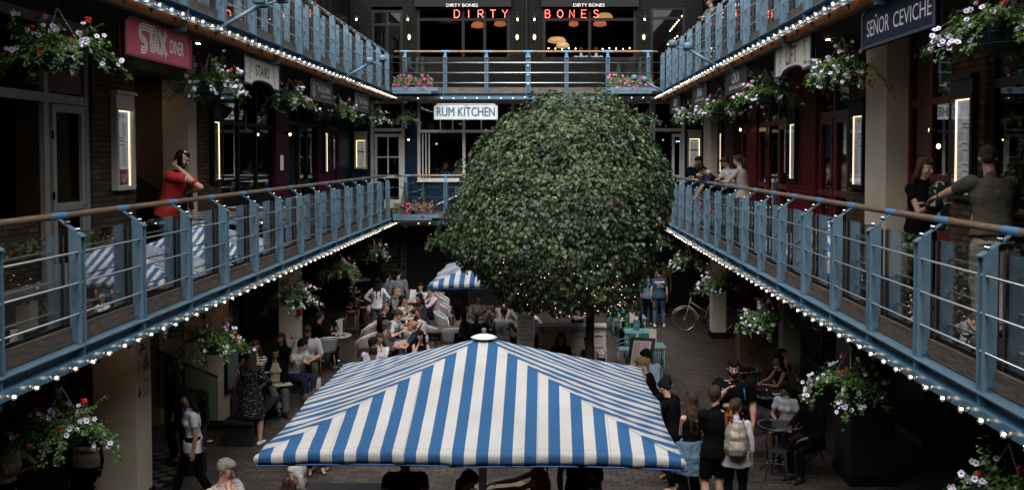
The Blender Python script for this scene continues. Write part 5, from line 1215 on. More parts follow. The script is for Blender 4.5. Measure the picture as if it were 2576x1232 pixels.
for a in ((0,BX,9.5,zu,'petunia basket nearest the camera on the upper left, left of the burgundy sign',1.12),(1,BX,13.8,zu,'petunia basket between the diner sign and the stairs sign',1.08),(2,BX,18.1,zu,'petunia basket between the stairs sign and first charcoal sign',1.05),(0,BX,22.4,zu,'petunia basket between the two charcoal signs on the left',1.08,.5),(1,BX,26.7,zu,'petunia basket at the far left corner under the last charcoal sign',1.05,.4),
          (3,BXR,7.75,zu,'petunia basket cut by the upper right corner of the picture',1.12),(4,BXR,11.94,zu,'petunia basket hanging right of the lift sign',1.05),(5,BXR,16.1,zu,'petunia basket left of the lift sign in front of the first grill sign',1.1),(3,BXR,20.2,zu,'petunia basket between the first and second grill signs on the right',1.12,.3),(4,BXR,24.3,zu,'petunia basket between the second and third grill signs on the right',1.1,.3),
          (0,BX,9.45,zl,'petunia basket at the lower left in front of the first cream column',1.1,-.4),(2,BX,13.85,zl,'petunia basket in front of the daydreaming column',1.05,.2),(1,BX,18.2,zl,'petunia basket over the third cream column',1.05,.3),(0,BX,22.5,zl,'petunia basket above the woman in the floral jacket',1.05,.9),(2,BX,26.8,zl,'petunia basket near the quality lettering',1.05,.5),
          (5,BXR,7.55,zl,'petunia and geranium basket at the lower right corner',1.1,.2),(3,BXR,11.5,zl,'petunia and geranium basket in front of the superfood sign',1.1,-.3),(4,BXR,15.9,zl,'petunia basket left of the second right hand lamp, over the cabinet',1.05,-.2),(5,BXR,20.3,zl,'petunia basket above the bicycle wheel',1.08,.4),(3,BXR,24.6,zl,'petunia basket beyond the bicycle, second farthest below on the right',1.05,.5)): basket(*a[:5],*a[5:])
basket(1,(1020-PX)*YB/F,YB+.4,zu,'petunia basket hanging at the left end of the far upper gallery',.95,1.2)
basket(4,(1634-PX)*YB/F,YB+.4,zu,'petunia basket in shade at the right end of the far gallery',.95,1.2)
basket(2,(1098-PX)*YB/F,YB+.1,zl,'petunia basket under the far lower gallery left of the tree',.9,1.0)
basket(5,(1670-PX)*28.2/F,28.2,zl,'petunia basket beside the tree at the far right below',.9,.2)
# ---------------------------------------------------------------- corner flower boxes
def flowerbox(x0, x1, z, m, label, seed):
    rg = random.Random(seed); root = empty('flower_box', ((x0+x1)/2,YB-.28,z)); tag(root,label,'flower box','flower boxes in the gallery corners')
    w = (x1-x0)/2; mb = MB(); mb.box((-w,-.22,-.16),(w,.20,-.145)); mb.box((-w,-.225,-.16),(w,-.215,-.05)); mb.box((-w*.98,-.215,-.23),(w*.7,.1,-.161)); mb.build('tray',steel,root)
    for cx in (-w*.52,w*.2):
        mb = MB(); mb.box((cx-.34,-.14,-.144),(cx+.34,.12,.04)); mb.build('trough',mat('grey_trough',(.06,.065,.07),.6),root)
    places = []
    for k in range(900):
        p = np.array((rg.uniform(-w*.95,w*.72),rg.gauss(-.02,.12),rg.uniform(-.02,.26))); places.append((p,np.array((rg.gauss(0,.4),-.5+rg.gauss(0,.4),.7)),np.array((rg.gauss(0,.5),-.5,-.4)),rg.uniform(.035,.06)))
    leaf_obj('foliage',places,IVY,ivy_leaf,root); mb = MB(); mp = MB()
    for k in range(90):
        p = (rg.uniform(-w*.98,w*.75),-.10+rg.gauss(0,.10),rg.uniform(-.14,.32)); 
        (bloom('geranium',[palepink if m is pinkf else pinkf],p,(0,-.3,1),.034,root,rg) if k%3 == 0 else bloom('petunia',[m,violet],p,(rg.gauss(0,.4),-.9,.4+rg.gauss(0,.3)),.038,root,rg))
    for cx,h in ((-w*.55,.62),(w*.28,.74)):
        pl = []
        for k in range(700):
            t = rg.random()**1.2; r = .13*(1-t)**.7+.01; a = rg.uniform(0,2*PI); q = r*rg.uniform(.6,1.05); pl.append((np.array((cx+q*math.cos(a),.02+q*math.sin(a),.10+t*h)),np.array((math.cos(a)+rg.gauss(0,.3),math.sin(a)+rg.gauss(0,.3),.2)),np.array((math.cos(a)*.4,math.sin(a)*.4,1.0)),rg.uniform(.03,.06)))
        c = leaf_obj('conifer',pl,[(0,0),(.14,.3),(0,1),(-.14,.3)],dk_leaf,root)
flowerbox(XL+.05,-3.10,Z1,pinkf,'pink petunia box with two small conifers at the far left corner of the first floor',5)
flowerbox(2.15,XR-.02,Z1,pinkf,'pink flower box at the far right corner of the first floor behind the tree',6)
flowerbox(XL+.05,-3.10,Z2,pinkf,'pink flower box with two small conifers at the far left corner of the upper floor',7)
flowerbox(1.85,XR-.02,Z2,palepink,'pale pink flower box at the far right corner of the upper floor',8)
# ================================================================ FURNITURE
woodchair = wood('bentwood', (.22,.10,.035), (.10,.045,.016), (8,8,1), .4)
marble = mat('veined_marble', (.52,.48,.43), .3, noise=(.25,.21,.18), nscale=7)
tealm = mat('mint_metal_paint', (.11,.24,.235), .5, noise=(.08,.185,.18), nscale=6)
plank = wood('table_planks', (.11,.068,.042), (.05,.03,.018), (14,1,14), .5)
castm = mat('cast_iron', (.012,.012,.013), .45)
whiterat = mat('white_cane', (.50,.50,.48), .5)
def weave_mat():
    m = bpy.data.materials.new('black_white_weave'); m.use_nodes = True; n = m.node_tree.nodes; l = m.node_tree.links; b = n['Principled BSDF']; b.inputs['Roughness'].default_value = .55
    tc = n.new('ShaderNodeTexCoord'); sp = n.new('ShaderNodeSeparateXYZ'); l.new(tc.outputs['Object'], sp.inputs[0])
    def M(op,a,b_=None,v=None):
        q = n.new('ShaderNodeMath'); q.operation = op; l.new(a,q.inputs[0])
        if b_ is not None: l.new(b_,q.inputs[1])
        if v is not None: q.inputs[1].default_value = v
        return q.outputs[0]
    x = M('MULTIPLY',sp.outputs['X'],v=18.0); pz = M('PINGPONG',x,v=1.0); z = M('MULTIPLY',sp.outputs['Z'],v=18.0); y = M('MULTIPLY',sp.outputs['Y'],v=18.0)
    s = M('ADD',M('ADD',pz,z),y); fr = M('FRACT',s); g = M('GREATER_THAN',fr,v=.48)
    mx = n.new('ShaderNodeMix'); mx.data_type = 'RGBA'; l.new(g,mx.inputs[0]); mx.inputs[6].default_value = (.36,.36,.35,1); mx.inputs[7].default_value = (.02,.022,.03,1); l.new(mx.outputs[2], b.inputs['Base Color']); return m
weave = weave_mat()
def bistro_chair():
    """woven bistro chair: faces -Y"""
    r = empty('bistro_chair')
    mb = MB(); mb.lathe((0,0,.44),[(.02,0),(.20,0),(.215,.012),(.20,.026),(.02,.028)],20); mb.build('seat',weave,r,True)
    pts = []
    def arc(a,z): return Vector((.235*math.sin(a), .02+.225*math.cos(a)*1.0, z))
    mb = MB(); K = 18; rows = [(.50,0),(.60,0),(.70,0),(.80,0)]
    vs = []; fs = []
    for j in range(5):
        for i in range(K+1):
            a = -PI*.62+2*PI*.62*i/K; top = .86-.20*(abs(a)/(PI*.62))**2; z = .48+(top-.48)*j/4; vs.append(Vector((.225*math.sin(a)*(1+.04*j),.01+.215*math.cos(a)*(1+.06*j),z)))
    for j in range(4):
        for i in range(K): q = j*(K+1)+i; fs.append((q,q+1,q+K+2,q+K+1))
    mb.add(vs,fs); b = mb.build('backrest',weave,r,True); s = b.modifiers.new('t','SOLIDIFY'); s.thickness = .012
    mb = MB(); mb.tube([vs[4*(K+1)+i] for i in range(K+1)]+[Vector((vs[-1].x*.98,vs[-1].y-.03,.46))],.015,8); mb.tube([vs[4*(K+1)],Vector((vs[4*(K+1)].x*.98,vs[4*(K+1)].y-.03,.46))],.015,8); mb.build('frame',whiterat,r,True)
    for sx,sy in ((-1,-1),(1,-1),(-1,1),(1,1)):
        mb = MB(); mb.tube([(sx*.15,sy*.15,.44),(sx*.185,sy*.19,.0)],.014,8); mb.build('leg',woodchair,r,True)
    return r
def table_round(rad, topm, h=.74, edge_m=None, ring=False):
    r = empty('round_table'); mb = MB(); mb.lathe((0,0,h-.03),[(.02,0),(rad-.01,0),(rad,.008),(rad,.022),(rad-.008,.03),(.02,.03)],36); mb.build('tabletop',topm,r)
    mb = MB(); mb.tube([(0,0,.06),(0,0,h-.03)],.028,10); mb.lathe((0,0,h-.06),[(.12,.0),(.13,.028)],14); mb.build('pedestal',castm,r,True)
    for k in range(3):
        a = 2*PI*k/3+.4; mb = MB(); mb.tube([(0,0,.30),(.10*math.cos(a),.10*math.sin(a),.16),(.30*math.cos(a),.30*math.sin(a),.015)],[.018,.016,.014],8); mb.build('foot',castm,r,True)
    if ring:
        mb = MB(); ribbon(mb,[((rad-.02)*math.cos(a),(rad-.02)*math.sin(a)) for a in [2*PI*k/40 for k in range(41)]],.012,(0,0,h),UX,UY,.002)
        s = 'Healthy as F*CK   '*1
        vs0 = text_geo(s); xs = [v[0] for v in vs0[0]]; w = max(xs)-min(xs); sc = .075/.7
        f_ = []
        for v in vs0[0]:
            ang = -PI*.15-(v[0]/w)*PI*1.25; rr = rad-.115+v[1]*sc; f_.append((rr*math.cos(ang),rr*math.sin(ang),h+.003))
        mb.add(f_,vs0[1]); mb.build('lettering',mat('table_print',(.20,.20,.195),.5),r)
    return r
def table_rect(w, d, topm, legm, h=.74, t=.03):
    r = empty('cafe_table'); mb = MB(); mb.box((-w/2,-d/2,h-t),(w/2,d/2,h)); mb.build('tabletop',topm,r)
    for sx in (-1,1):
        for sy in (-1,1): mb = MB(); mb.tube([(sx*(w/2-.04),sy*(d/2-.04),h-t),(sx*(w/2-.02),sy*(d/2-.02),0)],.013,8); mb.build('leg',legm,r,True)
    return r
def metal_chair(m):
    r = empty('metal_chair'); mb = MB(); mb.box((-.20,-.20,.44),(.20,.20,.455)); mb.build('seat',m,r)
    mb = MB(); mb.tube([(-.19,.19,.44),(-.21,.24,.66),(-.18,.26,.80),(.18,.26,.80),(.21,.24,.66),(.19,.19,.44)],.011,8)
    for k in range(9): x = -.15+k*.0375; mb.tube([(x,.19,.455),(x,.255,.79)],.006,5)
    mb.build('backrest',m,r,True)
    for s in (-1,1):
        mb = MB(); mb.tube([(s*.21,.23,.64),(s*.24,.0,.66),(s*.23,-.18,.60),(s*.21,-.2,.44)],.010,8); mb.build('armrest',m,r,True)
        for y in (-.18,.18): mb = MB(); mb.tube([(s*.19,y,.44),(s*.22,y*1.18,0)],.011,8); mb.build('leg',m,r,True)
    return r
def tolix(m, h=.75):
    r = empty('metal_stool'); mb = MB(); mb.loft([((0,0,h-.03),(1,0,0),(0,1,0),.17,.17),((0,0,h),(1,0,0),(0,1,0),.165,.165),((0,0,h+.005),(1,0,0),(0,1,0),.15,.15)],4); 
    mb.build('seat',m,r); r2 = r.children
    for k in range(4):
        a = PI/2*k; c,s = math.cos(a),math.sin(a); mb = MB(); mb.loft([((c*.15,s*.15,h-.02),(1,0,0),(0,1,0),.028,.028),((c*.25,s*.25,.0),(1,0,0),(0,1,0),.014,.014)],4); mb.build('leg',m,r)
    mb = MB(); q = .20; mb.tube([(q,0,.28),(0,q,.28),(-q,0,.28),(0,-q,.28)],.008,6,closed=True); mb.build('footrest',m,r); return r
def bar_stool():
    r = empty('bar_stool'); mb = MB(); mb.lathe((0,0,.72),[(.02,0),(.18,0),(.19,.02),(.02,.035)],18); mb.build('seat',woodchair,r,True)
    for sx,sy in ((-1,-1),(1,-1),(-1,1),(1,1)): mb = MB(); mb.tube([(sx*.11,sy*.11,.72),(sx*.18,sy*.18,0)],.014,8); mb.build('leg',woodchair,r,True)
    mb = MB(); mb.tube([(.16*math.cos(a),.16*math.sin(a),.26) for a in [2*PI*k/16 for k in range(16)]],.009,6,closed=True); mb.build('foot_ring',woodchair,r,True)
    mb = MB(); mb.tube([(-.14,.13,.72),(-.18,.20,1.0),(-.10,.24,1.12),(.10,.24,1.12),(.18,.20,1.0),(.14,.13,.72)],.013,8); mb.build('backrest',woodchair,r,True); return r
def folding_chair(m):
    r = empty('folding_chair'); mb = MB()
    for k in range(6): mb.box((-.19,-.19+k*.065,.44),(.19,-.14+k*.065,.452))
    mb.build('seat',m,r)
    for s in (-1,1): mb = MB(); mb.tube([(s*.2,-.22,0),(s*.2,.18,.82)],.010,6); mb.build('leg',m,r); mb = MB(); mb.tube([(s*.18,.24,0),(s*.18,-.18,.45)],.010,6); mb.build('leg',m,r)
    mb = MB(); mb.box((-.2,.13,.70),(.2,.145,.80)); mb.build('backrest',m,r); return r
def place(proto, used_flag, x, y, rz, label, cat, group, z=0.0):
    r = proto if not used_flag.get(proto.name) else copy_tree(proto); used_flag[proto.name if r is proto else '']=True
    r.location = (x,y,z); r.rotation_euler = (0,0,rz); tag(r,label,cat,group); return r
UF = {}
chair0 = bistro_chair(); mt = table_round(.36, marble); mtr = table_rect(.62,.62,marble,castm,.74,.03); tt = table_rect(.70,.60,tealm,tealm,.73,.02); wt = table_rect(1.6,.75,plank,castm,.74,.04)
mch = metal_chair(tealm); mcb = metal_chair(castm); rt = table_round(.35, blackg, .74, ring=True); st0 = tolix(castm,.46); bs0 = bar_stool(); fc0 = folding_chair(castm)
# tables picked on their tops at 0.74 m
def tp(px,py,z=.74): return atz(px,py,z)
TAB = []
def tab(proto, px, py, label, rz=0.0, grp='marble cafe tables', cat='table', z=.74):
    p = tp(px,py,z); r = place(proto,UF,p.x,p.y,rz,label,cat,grp); TAB.append((r,p)); return p
T1 = tab(mt,845,842,'round marble table with plates and wine glasses by the man in the black suit')
T2 = tab(mt,1032,860,'round marble table with a wine glass and small pot behind the umbrella edge')
T3 = tab(mt,1022,822,'round marble table with a glass of beer')
T4 = tab(mtr,1030,797,'square marble table in front of the man in the pale tee',.1)
T5 = tab(mtr,1036,772,'square marble table with red sauce bottles',.1)
T6 = tab(mtr,1045,755,'square marble table with papers before the woman in the white top',.1)
T7 = tab(mt,1090,716+20,'round marble table farthest back, beside the man in the pink shirt')
P8 = tab(tt,1608,830,'mint metal table nearest the plaid shirt woman, with a teal menu',0,'mint metal tables')
tab(tt,1632,866,'mint metal table nearest the camera with a standing menu',0,'mint metal tables'); tab(tt,1590,795,'mint metal table with bottles in front of the plaid shirt woman',0,'mint metal tables')
tab(tt,1570,772,'mint metal table farthest back at the tree edge',0,'mint metal tables')
tab(wt,1140,826,'plank table behind the woman with long hair',0,'plank tables'); tab(wt,1225,812,'plank table with drinks in front of the bald man',.0,'plank tables'); tab(wt,1235,775,'plank table with newspapers farthest back',0,'plank tables')
pass
RT1 = tab(rt,1962,1067,'black round table with a white lettered rim nearest the dark column',2.4,'black round tables'); RT2 = tab(rt,1936,990,'black round table with an iced drink and napkin',1,'black round tables'); RT3 = tab(rt,1872,928,'black round table behind the bearded man',1,'black round tables')
# chairs
def ch(proto, px, py, z, rz, label, cat='chair', grp='woven bistro chairs'): p = atz(px,py,z); place(proto,UF,p.x,p.y,rz,label,cat,grp)
for px,py,rz,l in ((918,862,-1.9,'woven bistro chair with a tall zigzag back nearest the umbrella on the left'),(925,833,-1.6,'woven bistro chair behind the curly haired man'),(938,775,-1.5,'woven bistro chair with a pink cardigan over it'),(1088,838,2.2,'woven bistro chair of the blonde woman in black'),(1118,808,1.7,'woven bistro chair with a dark coat at the aisle'),(1122,780,1.6,'woven bistro chair of the long haired woman in white'),(1120,760,1.6,'woven bistro chair beside the woman in the dark blouse'),
                    (1190,842,PI,'woven bistro chair of the bald man'),(1278,838,PI,'woven bistro chair of the man in the pale shirt'),(1140,848,PI,'woven bistro chair of the woman with long hair at the plank table'),(1045,858,2.6,'woven bistro chair just behind the umbrella hem'),(818,872,-2.6,'woven bistro chair of the man in the black suit')):
    ch(chair0,px,py,.60,rz,l)
for px,py,rz,l in ((1600,848,PI,'mint metal chair between the two menu tables'),(1575,860,-1.6,'mint metal chair at the left of the nearest mint table'),(1595,815,PI,'mint metal chair before the second mint table'),(1560,790,-1.6,'mint metal chair left of the plaid shirt woman'),(1640,905,PI,'mint metal chair behind the man in the blue shirt'),(1548,775,-1.6,'mint metal chair at the foot of the tree crown')):
    ch(mch,px,py,.6,rz,l,'chair','mint metal chairs')
ch(st0,1962,1130,.46,.3,'black metal stool in front of the black lettered table','stool','black metal stools'); 
for px,py,rz,l in ((1885,1075,-1.2,'black metal chair left of the lettered table'),(1875,960,-.6,'black metal chair behind the bearded man')): ch(mcb,px,py,.5,rz,l,'chair','black metal chairs')
ch(fc0,2040,1120,.45,.9,'black folding chair beside the dark column','chair','black folding chairs'); ch(fc0,1990,1010,.5,1.2,'black folding chair under the girl in the striped tee','chair','black folding chairs')
for px,py,rz,l in ((884,785,-1.57,'bentwood bar stool under the woman in the floral jacket'),(912,775,-1.2,'bentwood bar stool behind the floral jacket woman')): ch(bs0,px,py,.7,rz,l,'stool','bentwood bar stools')
# high marble table at the left back, waiter trolley
ht = table_round(.30, marble, 1.08); p = atz(908,702,1.08); ht.location = p.x,p.y,0; ht.name = 'high_table'; tag(ht,'small high marble table with a menu beside the floral jacket woman','table')
def glassware(): pass
wineg = glassm('drink_glass',(.9,.92,.92),1.6); amber = mat('amber_beer',(.45,.22,.02),.2); winem = mat('pale_wine',(.35,.3,.12),.2); platem = mat('white_china',(.5,.49,.47),.3); sauce = mat('red_sauce',(.30,.02,.01),.3)
def wine(p,l,fill=winem):
    r = empty('wine_glass',p); tag(r,l,'glass','glasses on the tables'); mb = MB(); mb.lathe((0,0,0),[(.032,0),(.032,.003),(.004,.008),(.004,.08),(.02,.095),(.036,.13),(.038,.16),(.031,.20)],14); mb.build('bowl',wineg,r,True); mb = MB(); mb.lathe((0,0,0),[(.01,.092),(.03,.12),(.035,.14)],12); mb.build('drink',fill,r,True)
def tumbler(p,l,fill=None,h=.10,rr=.033):
    r = empty('tumbler',p); tag(r,l,'glass','glasses on the tables'); mb = MB(); mb.lathe((0,0,0),[(rr*.85,0),(rr*.9,.005),(rr,h)],14); mb.build('glass',wineg,r,True)
    if fill: mb = MB(); mb.lathe((0,0,0),[(rr*.8,.006),(rr*.92,h*.85)],12); mb.build('drink',fill,r,True)
def plate(p,l,food=True):
    r = empty('plate',p); tag(r,l,'plate','plates on the tables'); mb = MB(); mb.lathe((0,0,0),[(.06,0),(.12,.014),(.125,.018),(.07,.008),(.01,.006)],22); mb.build('dish',platem,r,True)
    if food:
        rg = random.Random(int(p.x*97+p.y*31)); mb = MB()
        for k in range(9): mb.ellip((rg.gauss(0,.03),rg.gauss(0,.03),.022+rg.random()*.015),(.022,.016,.014),nu=7,nv=5)
        mb.build('food',mat('food_mix',(.32,.16,.06),.7,noise=(.12,.14,.03),nscale=40),r,True)
def bottle(p,m,l,h=.24,rr=.028):
    b = MB(); b.lathe((0,0,0),[(rr,0),(rr,h*.58),(rr*.35,h*.78),(rr*.33,h*.97),(rr*.42,h)],12); o = b.build('bottle',m,None,True,loc=p); tag(o,l,'bottle','bottles on the tables')
def off(p,dx,dy): return Vector((p.x+dx,p.y+dy,p.z+.001))
wine(off(T1,-.12,.1),'left wine glass on the table by the man in the black suit'); wine(off(T1,.05,.12),'right wine glass on the table by the man in the black suit'); plate(off(T1,-.17,-.12),'plate of salad on the left of the near marble table'); plate(off(T1,.02,-.16),'plate with shrimp on the near marble table'); plate(off(T1,.19,-.02),'plate on the right of the near marble table'); tumbler(off(T1,.15,-.2),'tumbler at the front of the near marble table')
wine(off(T2,-.02,.02),'wine glass on the marble table behind the umbrella edge'); tumbler(off(T2,-.02,-.18),'small grey pot on the marble table behind the umbrella edge',castm,.11,.045); wine(off(T2,-.24,.08),'wine glass beside the woman with glasses')
tumbler(off(T3,.0,.05),'tall glass of amber beer',amber,.17,.04); wine(off(T3,-.2,.0),'empty wine glass beside the beer'); tumbler(off(T3,-.18,-.15),'tumbler held by the man in the pale tee')
bottle(off(T5,-.05,0),sauce,'red sauce bottle left of the pair',.17,.024); bottle(off(T5,.06,.02),mat('green_glass',(.01,.06,.02),.2),'green sauce bottle right of the pair',.17,.024); tumbler(off(T5,.2,.1),'tumbler right of the sauce bottles'); plate(off(T5,-.2,-.15),'plate left of the sauce bottles')
for i,(dx,dy) in enumerate(((-.2,.1),(0,-.1),(.18,.12))): tumbler(off(T4,dx,dy),'tumbler on the square marble table, %s'%('left','middle','right')[i])
for i,(dx,dy) in enumerate(((-.15,0),(.12,-.12))): tumbler(off(T6,dx,dy),'tumbler by the papers, %s'%('left one','right one')[i]); 
pm = MB(); pm.box((-.10,-.14,0),(.10,.14,.002)); o = pm.build('menu_sheet',mat('menu_white',(.5,.5,.49),.7),None,loc=off(T6,.05,.1)); o.rotation_euler=(0,0,.3); tag(o,'open white menu lying on the square marble table','menu')
pm = MB(); pm.box((-.10,0,0),(.10,.003,.29)); o = pm.build('menu_sheet',mat('menu_white',(.5,.5,.49),.7),None,loc=off(T6,-.12,.16)); o.rotation_euler=(-.25,0,-.4); tag(o,'white menu held upright beside the blonde woman','menu')
pm = MB(); pm.box((-.09,0,0),(.09,.004,.26)); o = pm.build('menu_card',mat('brown_card',(.10,.07,.05),.7),None,loc=(p.x-.05,p.y,1.081)); tag(o,'brown menu card standing on the high marble table','menu')
tealc = mat('teal_card',(.008,.07,.10),.6); pinkc = mat('pale_pink_card',(.38,.30,.29),.7)
def card(p,m,l,rz=0.0,print_=True,w=.16,h=.26,tilt=-.12):
    r = empty('menu_card',p,rz); tag(r,l,'menu','menu cards on the mint tables'); mb = MB(); mb.box((-w/2,0,0),(w/2,.006,h),rot=None); c = mb.build('card',m,r); c.rotation_euler=(tilt,0,0); mb = MB()
    ink_ = mat('card_print',(.05,.05,.06),.6) if m is pinkc else mat('card_print_pale',(.25,.35,.38),.6)
    if m is pinkc:
        for i in range(9):
            for c0 in (-.4,.08): ribbon(mb,[(w*c0,h*(.9-i*.09)),(w*(c0+.3),h*(.9-i*.09))],.005,(0,-.001,0),UX,UZ,.0)
    else: text_into(mb,'RUM KITCHEN',(-w*.32,-.001,h*.5),UX,UZ,w*.64,h*.08,lift=0); ribbon(mb,[(.03*math.cos(a),h*.62+.012*math.sin(a)) for a in [PI*k/8 for k in range(9)]],.004,(0,-.001,0),UX,UZ,0)
    q = mb.build('print',ink_,c)
a = atz(1603,832,.74); card(off(a,-.02,0),tealc,'teal menu card on the second mint table'); a = atz(1592,815,.74); card(off(a,.02,.2),pinkc,'pale menu card behind the teal one',.1)
a = atz(1634,868,.74); card(off(a,-.10,0),tealc,'teal menu card on the nearest mint table',.2); card(off(a,.08,.06),pinkc,'tall pale menu card on the nearest mint table',.0,h=.34)
a = atz(1584,788,.74); bottle(off(a,0,0),wineg,'clear bottle on the mint table by the plaid shirt woman',.26,.035); bottle(off(a,.09,.05),wineg,'clear carafe behind the bottle on the mint table',.28,.04)
# tilted lit menu lectern on a stand (black frame)
p = atz(1612,884,1.25); ml = empty('menu_stand',(p.x,p.y,0)); tag(ml,'tilted black menu lectern with a pale sheet between the mint tables','menu stand')
rot = Matrix.Rotation(R(28),3,'Y') @ Matrix.Rotation(R(38),3,'X'); rot = Matrix.Rotation(R(-20),3,'Z') @ Matrix.Rotation(R(55),3,'X')
def rb(mb,a,b): 
    v = MB(); v.box(a,b); mb.add([Vector((0,0,1.22))+rot@Vector(q) for q in v.v],v.f)
mb = MB(); rb(mb,(-.24,-.32,-.02),(.24,.32,.0)); mb.build('tray',blackg,ml); mb = MB(); rb(mb,(-.17,-.25,.002),(.17,.25,.006)); mb.build('sheet',pinkc,ml)
mb = MB()
for i in range(11):
    for c0 in (-.14,.02): v = MB(); v.box((c0,-.2+i*.04,.007),(c0+.11,-.19+i*.04,.008)); mb.add([Vector((0,0,1.22))+rot@Vector(q) for q in v.v],v.f)
mb.build('print',tiny,ml); mb = MB(); mb.tube([(0,0,.0),(0,0,1.2)],.02,8); mb.lathe((0,0,0),[(.2,0),(.2,.02),(.03,.04)],16); mb.build('post',castm,ml)
# iced drink, napkin
tumbler(off(RT2,-.05,.0),'iced coloured drink on the black round table',mat('plum_drink',(.06,.02,.02),.2),.11,.045); pm = MB(); pm.box((-.09,-.06,0),(.09,.06,.004)); o = pm.build('napkin',platem,None,loc=off(RT2,.14,-.02)); tag(o,'white napkin on the black round table','napkin')
# bench of the seated group on the left
p = atz(735,985,.0); mb = MB(); mb.box((-5.4,16.1,.40),(-4.9,18.3,.45)); b_ = empty('bench',(-5.15,17.2,0)); tag(b_,'dark wooden bench under the seated group on the left','bench'); fin_at(mb,'seat',castm,b_)
for y in (16.2,18.1): mb = MB(); mb.box((-5.38,y,.0),(-4.92,y+.08,.399)); fin_at(mb,'leg',castm,b_)
# piano
pn = empty('piano',(.60,20.8,0)); tag(pn,'white upright piano with please play me lettering behind the tree trunk','piano')
pw = mat('piano_white',(.72,.70,.66),.35,noise=(.6,.58,.55),nscale=6)
mb = MB(); mb.box((-.73,-.05,.0),(.73,.30,1.22)); mb.box((-.75,-.10,1.221),(.75,.33,1.25)); mb.build('case',pw,pn)
mb = MB(); mb.box((-.70,-.34,.62),(.70,-.051,.68)); mb.box((-.73,-.36,.0),(-.701,-.051,.78)); mb.box((.701,-.36,.0),(.73,-.051,.78)); mb.build('keybed',pw,pn)
mb = MB(); mb.box((-.66,-.33,.681),(.66,-.19,.70)); mb.build('white_keys',platem,pn); mb = MB()
for k in range(52):
    if k%7 not in (2,6): mb.box((-.655+k*.0253+.018,-.27,.701),(-.655+k*.0253+.030,-.191,.715))
mb.build('black_keys',blackg,pn)
mb = MB(); mb.box((-.66,-.075,.80),(.66,-.051,.83)); mb.box((-.66,-.075,1.05),(.66,-.051,1.07)); mb.build('moulding',pw,pn)
text('lettering','#MusicMonth',(-.02,-.052,1.10),UX,UZ,.62,.075,teal_ink,pn,lift=.002); text('lettering','PLEASE PLAY ME !',(-.62,-.052,1.10),UX,UZ,.5,.05,ink,pn,lift=.002)
# wooden cabinet with a planter
cbn = empty('cabinet',(4.62,21.5,0)); tag(cbn,'brown wooden cabinet beside the pale column with ivy on top','cabinet'); cw = wood('cabinet_wood',(.16,.085,.045),(.08,.04,.02),(1,1,8),.4)
mb = MB(); mb.box((-.30,-.25,.0),(.30,.25,1.05)); mb.box((-.33,-.28,1.051),(.33,.28,1.08)); mb.build('carcass',cw,cbn)
for s in (-1,1): mb = MB(); mb.box((s*.02,-.262,.08),(s*.27,-.251,.98)); d_ = mb.build('door',cw,cbn); mb = MB(); mb.box((s*.05,-.275,.5),(s*.07,-.263,.62)); mb.build('handle',castm,d_)
pl = []
rg = random.Random(8)
for k in range(260): pl.append((np.array((rg.gauss(0,.16),rg.gauss(0,.10),1.12+abs(rg.gauss(0,.10)))),np.array((rg.gauss(0,.5),-.5,.7)),np.array((rg.gauss(0,.5),-.5,-.3)),rg.uniform(.04,.07)))
ivp = empty('potted_ivy',(4.62,21.5,0)); tag(ivp,'bright ivy in a low pot on the wooden cabinet','plant'); leaf_obj('leaves',pl,IVY,ivy_leaf,ivp); mb = MB(); mb.box((-.22,-.1,1.081),(.22,.1,1.16)); mb.build('pot',castm,ivp)
# bicycle
bk = empty('bicycle',(4.55,27.0,0)); tag(bk,'cream city bicycle leaning behind the pale column','bicycle'); cr_ = mat('cream_enamel',(.34,.29,.18),.3); rub = mat('tyre_rubber',(.02,.02,.02),.8)
for x in (-.62,.45):
    w = MB(); w.tube([(x+.335*math.cos(a),0,.345+.335*math.sin(a)) for a in [2*PI*k/40 for k in range(40)]],.016,8,closed=True); wo_ = w.build('wheel',rub,bk,True)
    w = MB(); w.tube([(x+.312*math.cos(a),0,.345+.312*math.sin(a)) for a in [2*PI*k/40 for k in range(40)]],.010,6,closed=True); w.tube([(x,-.04,.345),(x,.04,.345)],.02,8); w.build('rim',inox,wo_,True)
    w = MB()
    for k in range(20): a = 2*PI*k/20; w.tube([(x,.015*(-1)**k,.345),(x+.31*math.cos(a+.1),0,.345+.31*math.sin(a+.1))],.0012,3)
    w.build('spokes',inox,wo_)
    w = MB(); w.tube([(x+.37*math.cos(a),0,.345+.37*math.sin(a)) for a in [PI*(-.05+k/14) for k in range(14)]],.016,6); w.build('mudguard',cr_,bk,True)
mb = MB(); hd = Vector((-.44,0,.95)); bbk = Vector((-.08,0,.30)); seat_ = Vector((.12,0,.85)); rear = Vector((.45,0,.345)); fr_ = Vector((-.62,0,.345)); fork = Vector((-.50,0,.72))
for a,b,r_ in ((fork,bbk,.018),(hd,fork,.02),(Vector((-.47,0,.84)),Vector((.03,0,.52)),.016),(bbk,seat_,.016),(bbk,rear,.011),(seat_*.9+Vector((.01,0,.05)),rear,.009)): mb.tube([a,b],r_,8)
mb.tube([fork,Vector((-.54,0,.58)),fr_],[.016,.014,.010],8); mb.build('frame',cr_,bk,True)
mb = MB(); mb.tube([hd,hd+Vector((-.02,0,.12))],.012,8); mb.tube([hd+Vector((.16,-.28,.14)),hd+Vector((.02,-.26,.16)),hd+Vector((-.04,0,.13)),hd+Vector((.02,.26,.16)),hd+Vector((.16,.28,.14))],.011,8); mb.build('handlebar',inox,bk,True)
mb = MB(); mb.ellip((.14,0,.92),(.13,.08,.035)); mb.tube([(.12,0,.80),(.13,0,.90)],.012,8); mb.build('saddle',mat('tan_leather',(.12,.05,.02),.5),bk,True)
